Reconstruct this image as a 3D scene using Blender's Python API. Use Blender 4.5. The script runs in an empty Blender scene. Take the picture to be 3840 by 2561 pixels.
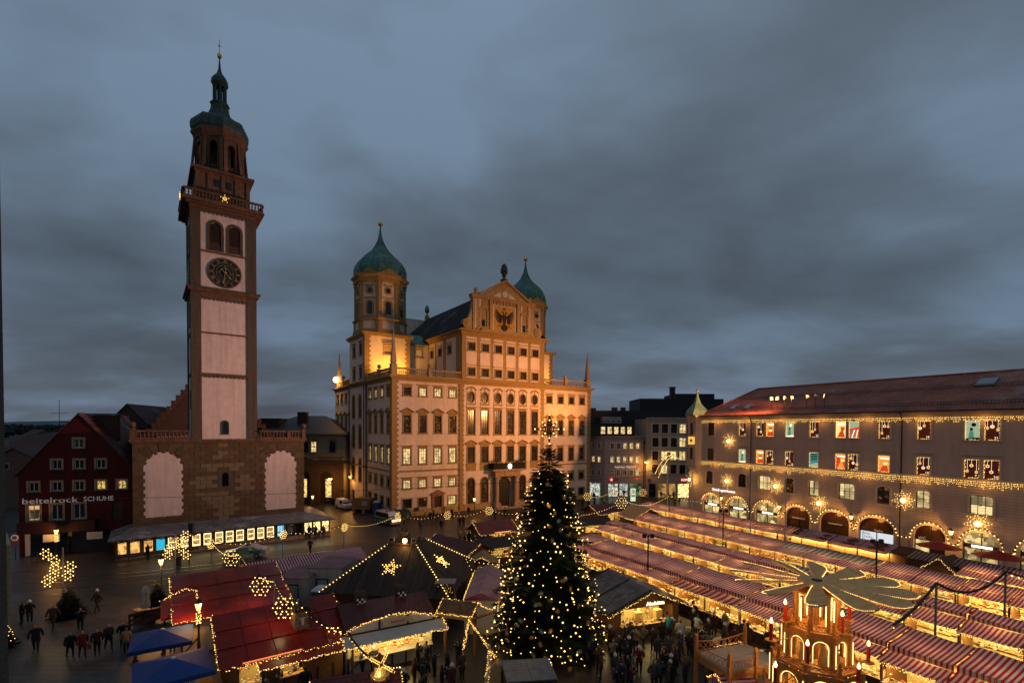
import bpy, math, random
from mathutils import Vector, Matrix, noise
from math import sin, cos, pi
MT, MR = Matrix.Translation, Matrix.Rotation
rnd = random.Random(7)
ru = rnd.uniform
RAD = math.radians
sc = bpy.context.scene
col = sc.collection
# camera, sky, sun, exposure
cam = bpy.data.cameras.new('camera')
cam.sensor_width = 36.0
cam.lens = 17.343
cam.shift_y = 0.0962
cam.clip_start = 0.1
cam.clip_end = 9000
camo = bpy.data.objects.new('camera', cam)
camo.matrix_world = MT((0, 0, 15)) @ MR(RAD(90 - 1.3), 4, 'X') @ MR(RAD(0.35), 4, 'Z')
col.objects.link(camo)
sc.camera = camo
world = bpy.data.worlds.new('World')
sc.world = world
world.use_nodes = True
wt = world.node_tree
wt.nodes.clear()
def wn(t, **k):
 n = wt.nodes.new(t)
 for a, b in k.items():
  setattr(n, a, b)
 return n
wl = wt.links.new
wout = wn('ShaderNodeOutputWorld')
wbg = wn('ShaderNodeBackground')
wbg.inputs['Strength'].default_value = 0.1
wsky = wn('ShaderNodeTexSky', sky_type='NISHITA')
wsky.sun_disc = False
wsky.sun_elevation = RAD(1.0)
wsky.sun_rotation = RAD(200)
wtc = wn('ShaderNodeTexCoord')
wsep = wn('ShaderNodeSeparateXYZ')
wl(wtc.outputs['Generated'], wsep.inputs[0])
def wmath(op, a, b=None, clamp=False):
 n = wn('ShaderNodeMath', operation=op)
 n.use_clamp = clamp
 for i, x in enumerate((a, b)):
  if x is None:
   continue
  if isinstance(x, (int, float)):
   n.inputs[i].default_value = x
  else:
   wl(x, n.inputs[i])
 return n.outputs[0]
wz = wmath('MAXIMUM', wsep.outputs['Z'], 0.0)
wden = wmath('ADD', wz, 0.22)
wpx = wmath('DIVIDE', wsep.outputs['X'], wden)
wpy = wmath('DIVIDE', wsep.outputs['Y'], wden)
wcmb = wn('ShaderNodeCombineXYZ')
wl(wpx, wcmb.inputs[0])
wl(wpy, wcmb.inputs[1])
wmap = wn('ShaderNodeMapping')
wmap.inputs['Rotation'].default_value = (0, 0, RAD(-32))
wmap.inputs['Scale'].default_value = (1.0, 1.25, 1)
wmap.inputs['Location'].default_value = (5.1, 2.2, 0)
wl(wcmb.outputs[0], wmap.inputs[0])
wno = wn('ShaderNodeTexNoise')
wno.inputs['Scale'].default_value = 1.25
wno.inputs['Detail'].default_value = 7.0
wno.inputs['Roughness'].default_value = 0.5
wno.inputs['Distortion'].default_value = 0.15
wl(wmap.outputs[0], wno.inputs['Vector'])
wno2 = wn('ShaderNodeTexNoise')
wno2.inputs['Scale'].default_value = 0.42
wno2.inputs['Detail'].default_value = 2.0
wl(wmap.outputs[0], wno2.inputs['Vector'])
wcl = wmath('ADD', wmath('MULTIPLY', wno.outputs[0], 0.56), wmath('MULTIPLY', wno2.outputs[0], 0.5))
wramp = wn('ShaderNodeValToRGB')
e = wramp.color_ramp.elements
e[0].position = 0.39
e[0].color = (0.80, 1.02, 1.34, 1)
e[1].position = 0.63
e[1].color = (1.85, 2.65, 3.7, 1)
em = e.new(0.51)
em.color = (1.22, 1.62, 2.15, 1)
wl(wcl, wramp.inputs[0])
# the deck is brighter overhead than over the town
wgr = wn('ShaderNodeValToRGB')
g_ = wgr.color_ramp.elements
g_[0].position = 0.0
g_[0].color = (0.84, 0.80, 0.80, 1)
g_[1].position = 0.75
g_[1].color = (1.12, 1.1, 1.08, 1)
gm = g_.new(0.2)
gm.color = (0.76, 0.78, 0.80, 1)
wl(wz, wgr.inputs[0])
wmul = wn('ShaderNodeMix', data_type='RGBA', blend_type='MULTIPLY')
wmul.inputs['Factor'].default_value = 1.0
wl(wramp.outputs[0], wmul.inputs[6])
wl(wgr.outputs[0], wmul.inputs[7])
wmix = wn('ShaderNodeMix', data_type='RGBA')
wmix.inputs['Factor'].default_value = 0.93
wl(wsky.outputs[0], wmix.inputs[6])
wl(wmul.outputs[2], wmix.inputs[7])
wl(wmix.outputs[2], wbg.inputs['Color'])
wl(wbg.outputs[0], wout.inputs[0])
sun = bpy.data.lights.new('sun', 'SUN')
sun.energy = 0.03
sun.angle = RAD(40)
sun.color = (0.8, 0.88, 1.0)
suno = bpy.data.objects.new('sun', sun)
suno.rotation_euler = (RAD(50), 0, RAD(-20))
col.objects.link(suno)
sc.view_settings.view_transform = 'Standard'
sc.view_settings.look = 'None'
sc.view_settings.exposure = 0.0
sc.view_settings.gamma = 1.0
sc.view_settings.use_curve_mapping = False
try:
 sc.cycles.use_light_tree = True
 sc.cycles.max_bounces = 5
 sc.cycles.diffuse_bounces = 2
 sc.cycles.glossy_bounces = 3
 sc.cycles.sample_clamp_indirect = 1.5
 sc.cycles.sample_clamp_direct = 8.0
 sc.cycles.caustics_reflective = False
 sc.cycles.caustics_refractive = False
 sc.cycles.use_denoising = True
 sc.cycles.pixel_filter_type = 'BLACKMAN_HARRIS'
except Exception:
 pass
FLOOD, GLOW = 1.0, 1.0      # strength of the floodlights and of the small warm lamps
# materials
MATS = {}
def mat(name, c=(0.5, 0.5, 0.5), rough=0.8, var=0.18, scale=2.0, bump=0.0, metal=0.0, emit=None, es=0.0,
  stain=0.0, spec=0.3, sample=False):
 """a principled material whose colour wanders a little with two noises in object space"""
 if name in MATS:
  return MATS[name]
 m = bpy.data.materials.new(name)
 m.use_nodes = True
 nt = m.node_tree
 b = nt.nodes['Principled BSDF']
 b.inputs['Roughness'].default_value = rough
 b.inputs['Metallic'].default_value = metal
 b.inputs['Specular IOR Level'].default_value = spec
 L = nt.links.new
 if var > 0 or bump > 0:
  tc = nt.nodes.new('ShaderNodeTexCoord')
  n1 = nt.nodes.new('ShaderNodeTexNoise')
  n1.inputs['Scale'].default_value = scale
  n1.inputs['Detail'].default_value = 6
  n1.inputs['Roughness'].default_value = 0.65
  L(tc.outputs['Object'], n1.inputs['Vector'])
  mr = nt.nodes.new('ShaderNodeMapRange')
  mr.inputs[1].default_value = 0.3
  mr.inputs[2].default_value = 0.7
  mr.inputs[3].default_value = 1 - var
  mr.inputs[4].default_value = 1 + var
  L(n1.outputs[0], mr.inputs[0])
  mx = nt.nodes.new('ShaderNodeMix')
  mx.data_type = 'RGBA'
  mx.blend_type = 'MULTIPLY'
  mx.inputs['Factor'].default_value = 1
  mx.inputs[6].default_value = (*c, 1)
  L(mr.outputs[0], mx.inputs[7])
  last = mx.outputs[2]
  if stain > 0:
   mp = nt.nodes.new('ShaderNodeMapping')
   mp.inputs['Scale'].default_value = (1.6, 1.6, 0.16)
   L(tc.outputs['Object'], mp.inputs[0])
   n2 = nt.nodes.new('ShaderNodeTexNoise')
   n2.inputs['Scale'].default_value = 1.3
   n2.inputs['Detail'].default_value = 7
   L(mp.outputs[0], n2.inputs['Vector'])
   m2 = nt.nodes.new('ShaderNodeMapRange')
   m2.inputs[1].default_value = 0.42
   m2.inputs[2].default_value = 0.72
   m2.inputs[3].default_value = 1.0
   m2.inputs[4].default_value = 1.0 - stain
   L(n2.outputs[0], m2.inputs[0])
   mx2 = nt.nodes.new('ShaderNodeMix')
   mx2.data_type = 'RGBA'
   mx2.blend_type = 'MULTIPLY'
   mx2.inputs['Factor'].default_value = 1
   L(last, mx2.inputs[6])
   L(m2.outputs[0], mx2.inputs[7])
   last = mx2.outputs[2]
  L(last, b.inputs['Base Color'])
  if bump > 0:
   bp = nt.nodes.new('ShaderNodeBump')
   bp.inputs['Strength'].default_value = bump
   bp.inputs['Distance'].default_value = 0.05
   n3 = nt.nodes.new('ShaderNodeTexNoise')
   n3.inputs['Scale'].default_value = scale * 6
   n3.inputs['Detail'].default_value = 4
   L(tc.outputs['Object'], n3.inputs['Vector'])
   L(n3.outputs[0], bp.inputs['Height'])
   L(bp.outputs[0], b.inputs['Normal'])
 else:
  b.inputs['Base Color'].default_value = (*c, 1)
 if emit:
  b.inputs['Emission Color'].default_value = (*emit, 1)
  b.inputs['Emission Strength'].default_value = es
  m.cycles.emission_sampling = 'AUTO' if sample else 'NONE'
 MATS[name] = m
 return m
def glow(name, c, s, sample=False):
 if name in MATS:
  return MATS[name]
 m = bpy.data.materials.new(name)
 m.use_nodes = True
 nt = m.node_tree
 nt.nodes.clear()
 o = nt.nodes.new('ShaderNodeOutputMaterial')
 em = nt.nodes.new('ShaderNodeEmission')
 em.inputs[0].default_value = (*c, 1)
 em.inputs[1].default_value = s
 nt.links.new(em.outputs[0], o.inputs[0])
 m.cycles.emission_sampling = 'AUTO' if sample else 'NONE'
 MATS[name] = m
 return m
def lit_pane(name, c, s, dark=0.25, scale=3.0, sample=False, lo=0.08, hi=0.35):
 """a lit room behind glass: emission broken up by curtains, furniture and reflections"""
 m = mat(name, (0.02, 0.02, 0.02), rough=0.12, var=0)
 nt = m.node_tree
 L = nt.links.new
 b = nt.nodes['Principled BSDF']
 tc = nt.nodes.new('ShaderNodeTexCoord')
 oi = nt.nodes.new('ShaderNodeObjectInfo')
 ad = nt.nodes.new('ShaderNodeVectorMath')
 ad.operation = 'MULTIPLY_ADD'
 ad.inputs[1].default_value = (1, 1, 1)
 L(tc.outputs['Object'], ad.inputs[0])
 sm = nt.nodes.new('ShaderNodeVectorMath')
 sm.operation = 'SCALE'
 sm.inputs[0].default_value = (17, 9, 23)
 L(oi.outputs['Random'], sm.inputs['Scale'])
 L(sm.outputs[0], ad.inputs[2])
 vo = nt.nodes.new('ShaderNodeTexVoronoi')
 vo.distance = 'CHEBYCHEV'
 vo.inputs['Scale'].default_value = scale
 L(ad.outputs[0], vo.inputs['Vector'])
 n1 = nt.nodes.new('ShaderNodeTexNoise')
 n1.inputs['Scale'].default_value = scale * 0.7
 n1.inputs['Detail'].default_value = 3
 L(ad.outputs[0], n1.inputs['Vector'])
 mm = nt.nodes.new('ShaderNodeMath')
 mm.operation = 'MULTIPLY'
 L(vo.outputs['Color'], mm.inputs[0])
 L(n1.outputs[0], mm.inputs[1])
 mr = nt.nodes.new('ShaderNodeMapRange')
 mr.inputs[1].default_value = lo
 mr.inputs[2].default_value = hi
 mr.inputs[3].default_value = s * dark
 mr.inputs[4].default_value = s
 L(mm.outputs[0], mr.inputs[0])
 b.inputs['Emission Color'].default_value = (*c, 1)
 L(mr.outputs[0], b.inputs['Emission Strength'])
 m.cycles.emission_sampling = 'AUTO' if sample else 'NONE'
 return m
def stripe(name, a, b_, period, duty=0.5, rough=0.6, axis=0):
 """woven awning cloth: two colours in bands across local x, a little soiled and rumpled"""
 if name in MATS:
  return MATS[name]
 m = bpy.data.materials.new(name)
 m.use_nodes = True
 nt = m.node_tree
 L = nt.links.new
 b = nt.nodes['Principled BSDF']
 b.inputs['Roughness'].default_value = rough
 b.inputs['Specular IOR Level'].default_value = 0.25
 tc = nt.nodes.new('ShaderNodeTexCoord')
 sp = nt.nodes.new('ShaderNodeSeparateXYZ')
 L(tc.outputs['Object'], sp.inputs[0])
 d = nt.nodes.new('ShaderNodeMath')
 d.operation = 'DIVIDE'
 L(sp.outputs[axis], d.inputs[0])
 d.inputs[1].default_value = period
 fr = nt.nodes.new('ShaderNodeMath')
 fr.operation = 'FRACT'
 L(d.outputs[0], fr.inputs[0])
 gt = nt.nodes.new('ShaderNodeMath')
 gt.operation = 'GREATER_THAN'
 gt.inputs[1].default_value = duty
 L(fr.outputs[0], gt.inputs[0])
 mx = nt.nodes.new('ShaderNodeMix')
 mx.data_type = 'RGBA'
 mx.inputs[6].default_value = (*a, 1)
 mx.inputs[7].default_value = (*b_, 1)
 L(gt.outputs[0], mx.inputs['Factor'])
 n1 = nt.nodes.new('ShaderNodeTexNoise')
 n1.inputs['Scale'].default_value = 1.1
 n1.inputs['Detail'].default_value = 5
 L(tc.outputs['Object'], n1.inputs['Vector'])
 mr = nt.nodes.new('ShaderNodeMapRange')
 mr.inputs[1].default_value = 0.3
 mr.inputs[2].default_value = 0.7
 mr.inputs[3].default_value = 0.72
 mr.inputs[4].default_value = 1.1
 L(n1.outputs[0], mr.inputs[0])
 m2 = nt.nodes.new('ShaderNodeMix')
 m2.data_type = 'RGBA'
 m2.blend_type = 'MULTIPLY'
 m2.inputs['Factor'].default_value = 1
 L(mx.outputs[2], m2.inputs[6])
 L(mr.outputs[0], m2.inputs[7])
 L(m2.outputs[2], b.inputs['Base Color'])
 tr = nt.nodes.new('ShaderNodeBsdfTranslucent')
 L(m2.outputs[2], tr.inputs['Color'])
 ms = nt.nodes.new('ShaderNodeMixShader')
 ms.inputs[0].default_value = 0.42
 L(b.outputs[0], ms.inputs[1])
 L(tr.outputs[0], ms.inputs[2])
 L(ms.outputs[0], nt.nodes['Material Output'].inputs['Surface'])
 bp = nt.nodes.new('ShaderNodeBump')
 bp.inputs['Strength'].default_value = 0.5
 bp.inputs['Distance'].default_value = 0.1
 n2 = nt.nodes.new('ShaderNodeTexNoise')
 n2.inputs['Scale'].default_value = 2.2
 L(tc.outputs['Object'], n2.inputs['Vector'])
 L(n2.outputs[0], bp.inputs['Height'])
 L(bp.outputs[0], b.inputs['Normal'])
 MATS[name] = m
 return m
def courses(name, c1, c2, mortar, w, h, rough=0.8, axes='XZ', mort=0.02, bump=0.6, spec=0.3, snow=0.0):
 """small masonry, roof tiles or setts too far away to tell apart"""
 if name in MATS:
  return MATS[name]
 m = bpy.data.materials.new(name)
 m.use_nodes = True
 nt = m.node_tree
 L = nt.links.new
 b = nt.nodes['Principled BSDF']
 b.inputs['Roughness'].default_value = rough
 b.inputs['Specular IOR Level'].default_value = spec
 tc = nt.nodes.new('ShaderNodeTexCoord')
 src = tc.outputs['Object']
 if axes != 'XY':
  sp = nt.nodes.new('ShaderNodeSeparateXYZ')
  L(src, sp.inputs[0])
  cm = nt.nodes.new('ShaderNodeCombineXYZ')
  L(sp.outputs[axes[0]], cm.inputs[0])
  L(sp.outputs[axes[1]], cm.inputs[1])
  src = cm.outputs[0]
 bt = nt.nodes.new('ShaderNodeTexBrick')
 bt.inputs['Scale'].default_value = 1.0
 bt.inputs['Color1'].default_value = (*c1, 1)
 bt.inputs['Color2'].default_value = (*c2, 1)
 bt.inputs['Mortar'].default_value = (*mortar, 1)
 bt.inputs['Mortar Size'].default_value = mort
 bt.inputs['Mortar Smooth'].default_value = 0.3
 bt.inputs['Brick Width'].default_value = w
 bt.inputs['Row Height'].default_value = h
 L(src, bt.inputs['Vector'])
 n1 = nt.nodes.new('ShaderNodeTexNoise')
 n1.inputs['Scale'].default_value = 0.5
 n1.inputs['Detail'].default_value = 7
 n1.inputs['Roughness'].default_value = 0.7
 L(tc.outputs['Object'], n1.inputs['Vector'])
 mr = nt.nodes.new('ShaderNodeMapRange')
 mr.inputs[1].default_value = 0.3
 mr.inputs[2].default_value = 0.7
 mr.inputs[3].default_value = 0.6
 mr.inputs[4].default_value = 1.35
 L(n1.outputs[0], mr.inputs[0])
 mx = nt.nodes.new('ShaderNodeMix')
 mx.data_type = 'RGBA'
 mx.blend_type = 'MULTIPLY'
 mx.inputs['Factor'].default_value = 1
 L(bt.outputs['Color'], mx.inputs[6])
 L(mr.outputs[0], mx.inputs[7])
 last = mx.outputs[2]
 if snow > 0:
  n4 = nt.nodes.new('ShaderNodeTexNoise')
  n4.inputs['Scale'].default_value = 0.22
  n4.inputs['Detail'].default_value = 9
  n4.inputs['Roughness'].default_value = 0.75
  L(tc.outputs['Object'], n4.inputs['Vector'])
  m4 = nt.nodes.new('ShaderNodeMapRange')
  m4.inputs[1].default_value = 0.55
  m4.inputs[2].default_value = 0.68
  m4.inputs[3].default_value = 0
  m4.inputs[4].default_value = snow
  L(n4.outputs[0], m4.inputs[0])
  mx3 = nt.nodes.new('ShaderNodeMix')
  mx3.data_type = 'RGBA'
  mx3.inputs[7].default_value = (0.6, 0.62, 0.66, 1)
  L(m4.outputs[0], mx3.inputs['Factor'])
  L(last, mx3.inputs[6])
  last = mx3.outputs[2]
 L(last, b.inputs['Base Color'])
 bp = nt.nodes.new('ShaderNodeBump')
 bp.inputs['Strength'].default_value = bump
 bp.inputs['Distance'].default_value = 0.03
 bp.invert = True
 L(bt.outputs['Fac'], bp.inputs['Height'])
 L(bp.outputs[0], b.inputs['Normal'])
 MATS[name] = m
 return m
# mesh building
class MB:
 def __init__(s):
  s.v, s.f, s.m = [], [], []
  s.M = None
  s.k = 0
 def add(s, vs, fs, m=None):
  m = s.k if m is None else m
  n = len(s.v)
  if s.M is not None:
   vs = [tuple(s.M @ Vector(p)) for p in vs]
  s.v.extend(vs)
  for f in fs:
   s.f.append(tuple(i + n for i in f))
   s.m.append(m)
  return s
 def box(s, x0, x1, y0, y1, z0, z1, m=None):
  return s.add([(x0, y0, z0), (x1, y0, z0), (x1, y1, z0), (x0, y1, z0), (x0, y0, z1), (x1, y0, z1), (x1, y1, z1), (x0, y1, z1)],
 [(0, 3, 2, 1), (4, 5, 6, 7), (0, 1, 5, 4), (1, 2, 6, 5), (2, 3, 7, 6), (3, 0, 4, 7)], m)
 def quad(s, a, b, c, d, m=None):
  return s.add([a, b, c, d], [(0, 1, 2, 3)], m)
 def poly(s, pts, m=None):
  return s.add(pts, [tuple(range(len(pts)))], m)
 def xz(s, pts, y0, y1, m=None, caps=True):
  """outline in the x-z plane given depth from y0 (front) to y1"""
  n = len(pts)
  a = sum(pts[i][0] * pts[(i + 1) % n][1] - pts[(i + 1) % n][0] * pts[i][1] for i in range(n))
  if a < 0:
   pts = pts[::-1]
  vs = [(x, y0, z) for x, z in pts] + [(x, y1, z) for x, z in pts]
  fs = [(i, i + n, (i + 1) % n + n, (i + 1) % n) for i in range(n)]
  if caps:
   fs += [tuple(range(n)), tuple(range(2 * n - 1, n - 1, -1))]
  return s.add(vs, fs, m)
 def xy(s, pts, z0, z1, m=None):
  n = len(pts)
  a = sum(pts[i][0] * pts[(i + 1) % n][1] - pts[(i + 1) % n][0] * pts[i][1] for i in range(n))
  if a < 0:
   pts = pts[::-1]
  vs = [(x, y, z0) for x, y in pts] + [(x, y, z1) for x, y in pts]
  fs = [(i, (i + 1) % n, (i + 1) % n + n, i + n) for i in range(n)]
  fs += [tuple(range(n - 1, -1, -1)), tuple(range(n, 2 * n))]
  return s.add(vs, fs, m)
 def yz(s, pts, x0, x1, m=None):
  n = len(pts)
  a = sum(pts[i][0] * pts[(i + 1) % n][1] - pts[(i + 1) % n][0] * pts[i][1] for i in range(n))
  if a < 0:
   pts = pts[::-1]
  vs = [(x0, y, z) for y, z in pts] + [(x1, y, z) for y, z in pts]
  fs = [(i, (i + 1) % n, (i + 1) % n + n, i + n) for i in range(n)]
  fs += [tuple(range(n - 1, -1, -1)), tuple(range(n, 2 * n))]
  return s.add(vs, fs, m)
 def lathe(s, prof, n=12, c=(0, 0), ph=0.0, m=None, sx=1.0, sy=1.0):
  vs, fs = [], []
  for r, z in prof:
   for i in range(n):
    a = ph + 2 * pi * i / n
    vs.append((c[0] + r * sx * cos(a), c[1] + r * sy * sin(a), z))
  for j in range(len(prof) - 1):
   for i in range(n):
    fs.append((j * n + i, j * n + (i + 1) % n, (j + 1) * n + (i + 1) % n, (j + 1) * n + i))
  fs.append(tuple(range(n - 1, -1, -1)))
  fs.append(tuple(range((len(prof) - 1) * n, len(prof) * n)))
  return s.add(vs, fs, m)
 def tube(s, pts, r, n=6, m=None, r1=None):
  pts = [Vector(p) for p in pts]
  vs, fs = [], []
  K = len(pts)
  for j, p in enumerate(pts):
   d = (pts[min(j + 1, K - 1)] - pts[max(j - 1, 0)])
   if d.length < 1e-9:
    d = Vector((0, 0, 1))
   d.normalize()
   u = d.cross(Vector((0, 0, 1)))
   if u.length < 1e-3:
    u = d.cross(Vector((0, 1, 0)))
   u.normalize()
   w = d.cross(u)
   rr = r if r1 is None else r + (r1 - r) * j / max(1, K - 1)
   for i in range(n):
    a = 2 * pi * i / n
    vs.append(tuple(p + (u * cos(a) + w * sin(a)) * rr))
  for j in range(K - 1):
   for i in range(n):
    fs.append((j * n + i, (j + 1) * n + i, (j + 1) * n + (i + 1) % n, j * n + (i + 1) % n))
  fs.append(tuple(range(n)))
  fs.append(tuple(range(K * n - 1, (K - 1) * n - 1, -1)))
  return s.add(vs, fs, m)
 def octa(s, p, r, m=None):
  x, y, z = p
  return s.add([(x + r, y, z), (x - r, y, z), (x, y + r, z), (x, y - r, z), (x, y, z + r), (x, y, z - r)],
 [(0, 2, 4), (2, 1, 4), (1, 3, 4), (3, 0, 4), (2, 0, 5), (1, 2, 5), (3, 1, 5), (0, 3, 5)], m)
 def ball(s, p, r, n=10, k=6, m=None, sz=1.0):
  prof = [(max(1e-3, r * sin(pi * j / k)), p[2] - r * sz * cos(pi * j / k)) for j in range(k + 1)]
  return s.lathe(prof, n, (p[0], p[1]), m=m)
 def mesh(s, name, mats, smooth=False):
  me = bpy.data.meshes.new(name)
  me.from_pydata(s.v, [], s.f)
  for x in (mats if isinstance(mats, (list, tuple)) else [mats]):
   me.materials.append(x)
  if any(s.m):
   me.polygons.foreach_set('material_index', s.m)
  if smooth:
   me.polygons.foreach_set('use_smooth', [True] * len(s.f))
  me.update()
  return me
def tag(o, label=None, cat=None, group=None, kind=None):
 for k, v in (('label', label), ('category', cat), ('group', group), ('kind', kind)):
  if v:
   o[k] = v
 return o
def thing(name, label, cat, loc=(0, 0, 0), rz=0.0, group=None):
 o = bpy.data.objects.new(name, None)
 o.empty_display_size = 0.3
 o.location = loc
 o.rotation_euler = (0, 0, rz)
 col.objects.link(o)
 return tag(o, label, cat, group)
def ob(name, geo, mats=None, parent=None, loc=(0, 0, 0), rot=(0, 0, 0), smooth=False, scale=None):
 me = geo.mesh(name, mats, smooth) if isinstance(geo, MB) else geo
 o = bpy.data.objects.new(name, me)
 col.objects.link(o)
 o.parent = parent
 o.location = loc
 o.rotation_euler = rot if isinstance(rot, (tuple, list)) else (0, 0, rot)
 if scale:
  o.scale = scale
 return o
def kid_map():
 kids = {}
 for o in col.objects:
  if o.parent is not None:
   kids.setdefault(o.parent.name, []).append(o)
 return kids
def dup2(root, kids, loc, rz=None, label=None, group=None, scale=None):
 r = root.copy()
 col.objects.link(r)
 r.location = loc
 if rz is not None:
  r.rotation_euler = (0, 0, rz)
 if scale is not None:
  r.scale = (scale, scale, scale)
 if label:
  r['label'] = label
 if group:
  r['group'] = group
 for ch in kids.get(root.name, ()):
  c = ch.copy()
  col.objects.link(c)
  c.parent = r
  for g in kids.get(ch.name, ()):
   d = g.copy()
   col.objects.link(d)
   d.parent = c
 return r
def ang(a):
 """rotation that turns local x to the compass direction a (degrees from +Y towards +X)"""
 return RAD(90 - a)
def lamp(kind, loc, energy, color, radius=0.1, parent=None, target=None, spot=60, blend=0.6, name='lamp_light', size=None):
 l = bpy.data.lights.new(name, kind)
 l.energy = energy
 l.color = color
 if kind == 'AREA':
  l.shape = 'RECTANGLE'
  l.size, l.size_y = size
 else:
  l.shadow_soft_size = radius
 if kind == 'SPOT':
  l.spot_size = RAD(spot)
  l.spot_blend = blend
 o = bpy.data.objects.new(name, l)
 col.objects.link(o)
 o.location = loc
 if target is not None:
  o.rotation_euler = (Vector(target) - Vector(loc)).to_track_quat('-Z', 'Y').to_euler()
 o.parent = parent
 return o
def text_mesh(body, size, mats, depth=0.02, align='CENTER', squeeze=1.0):
 cu = bpy.data.curves.new('lettering', 'FONT')
 cu.body = body
 cu.size = size
 cu.extrude = depth
 cu.align_x = align
 cu.resolution_u = 2
 o = bpy.data.objects.new('lettering', cu)
 col.objects.link(o)
 dg = bpy.context.evaluated_depsgraph_get()
 me = bpy.data.meshes.new_from_object(o.evaluated_get(dg))
 bpy.data.objects.remove(o)
 bpy.data.curves.remove(cu)
 me.transform(MR(RAD(90), 4, 'X') @ Matrix.Scale(squeeze, 4, (1, 0, 0)))
 me.materials.clear()
 me.materials.append(mats)
 return me
def wall(mb, x0, x1, z0, z1, holes, depth=0.25, m=0, mr=None):
 """front face at y=0 with real openings (hx0,hx1,hz0,hz1,arched) and their reveals"""
 mr = m if mr is None else mr
 zs = sorted({z0, z1} | {z for h in holes for z in (h[2], h[3]) if z0 < z < z1})
 for a, b in zip(zs, zs[1:]):
  cuts = sorted((h[0], h[1]) for h in holes if h[2] < b - 1e-6 and h[3] > a + 1e-6)
  x = x0
  for c, d in cuts:
   if c > x + 1e-6:
    mb.quad((x, 0, a), (c, 0, a), (c, 0, b), (x, 0, b), m)
   x = max(x, d)
  if x < x1 - 1e-6:
   mb.quad((x, 0, a), (x1, 0, a), (x1, 0, b), (x, 0, b), m)
 for h in holes:
  a, b, c, d = h[:4]
  if len(h) > 4 and h[4] == 'oval':
   ol = [((a + b) / 2 + (b - a) / 2 * cos(2 * pi * i / 24), (c + d) / 2 + (d - c) / 2 * sin(2 * pi * i / 24)) for i in range(25)]
   for q, (kx, kz) in enumerate(((b, d), (a, d), (a, c), (b, c))):
    for i in range(q * 6, q * 6 + 6):
     mb.poly([(kx, 0, kz), (ol[i + 1][0], 0, ol[i + 1][1]), (ol[i][0], 0, ol[i][1])], m)
   for (xa, za), (xb, zb) in zip(ol, ol[1:]):
    mb.quad((xa, 0, za), (xb, 0, zb), (xb, depth, zb), (xa, depth, za), mr)
  elif len(h) > 4 and h[4]:
   r = (b - a) / 2
   rise = h[4] if h[4] is not True else r
   cx = (a + b) / 2
   zc = d - rise
   arc = [(cx + r * cos(t), zc + rise * sin(t)) for t in [pi * i / 12 for i in range(13)]]
   # spandrels
   for i in range(6):
    (xa, za), (xb, zb) = arc[i], arc[i + 1]
    mb.poly([(b, 0, d), (xb, 0, zb), (xa, 0, za)], m)
    (xa, za), (xb, zb) = arc[12 - i], arc[11 - i]
    mb.poly([(a, 0, d), (xa, 0, za), (xb, 0, zb)], m)
   ring = [(a, c)] + [(a, zc)] + arc[::-1][1:-1] + [(b, zc), (b, c)]
   for (xa, za), (xb, zb) in zip(ring, ring[1:]):
    mb.quad((xa, 0, za), (xb, 0, zb), (xb, depth, zb), (xa, depth, za), mr)
   mb.quad((a, 0, c), (b, 0, c), (b, depth, c), (a, depth, c), mr)
  else:
   mb.quad((a, 0, c), (a, 0, d), (a, depth, d), (a, depth, c), mr)
   mb.quad((b, 0, d), (b, 0, c), (b, depth, c), (b, depth, d), mr)
   mb.quad((a, 0, d), (b, 0, d), (b, depth, d), (a, depth, d), mr)
   mb.quad((a, 0, c), (a, depth, c), (b, depth, c), (b, 0, c), mr)
def arc_pts(cx, zc, r, rise=None, n=12, a0=0.0, a1=pi):
 rise = r if rise is None else rise
 return [(cx + r * cos(a0 + (a1 - a0) * i / n), zc + rise * sin(a0 + (a1 - a0) * i / n)) for i in range(n + 1)]
def bulbs(mb, pts, step, r, jit=0.0, m=0, prob=1.0):
 """small lamps strung along a polyline"""
 carry = 0.0
 for a, b in zip(pts, pts[1:]):
  a, b = Vector(a), Vector(b)
  L = (b - a).length
  t = carry
  while t < L:
   if rnd.random() < prob:
    p = a + (b - a) * (t / L)
    mb.octa((p.x + ru(-jit, jit), p.y + ru(-jit, jit), p.z + ru(-jit, jit)), r * ru(0.8, 1.2), m)
   t += step
  carry = t - L
def sag(a, b, drop, n=12):
 a, b = Vector(a), Vector(b)
 return [tuple(a + (b - a) * (i / n) - Vector((0, 0, drop * 4 * (i / n) * (1 - i / n)))) for i in range(n + 1)]
WARM = (1.0, 0.66, 0.25)
ORANGE = (1.0, 0.44, 0.10)
M_BULB = glow('bulb_glow', (1.0, 0.57, 0.13), 2.7)
M_BULB2 = glow('bulb_glow_bright', (1.0, 0.60, 0.16), 3.6)
M_DARKPANE = mat('dark_glass', (0.012, 0.012, 0.015), rough=0.08, var=0, spec=0.6)
M_IRON = mat('dark_iron', (0.02, 0.02, 0.022), rough=0.5, var=0.1)
M_STEEL = mat('painted_steel', (0.16, 0.16, 0.165), rough=0.45, var=0.1)
M_FIR = mat('fir_green', (0.010, 0.024, 0.013), rough=0.75, var=0.4, scale=6)
M_WOOD = mat('brown_wood', (0.16, 0.075, 0.03), rough=0.6, var=0.3, scale=4)
M_DWOOD = mat('dark_wood', (0.05, 0.028, 0.016), rough=0.7, var=0.3, scale=4)
M_WHITE = mat('white_paint', (0.72, 0.70, 0.66), rough=0.55, var=0.08)
M_GOLD = mat('gilding', (0.83, 0.53, 0.16), rough=0.28, var=0.05, metal=1.0)
M_VERD = mat('verdigris_copper', (0.075, 0.19, 0.155), rough=0.5, var=0.35, scale=0.8, stain=0.45, metal=0.25)
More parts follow.
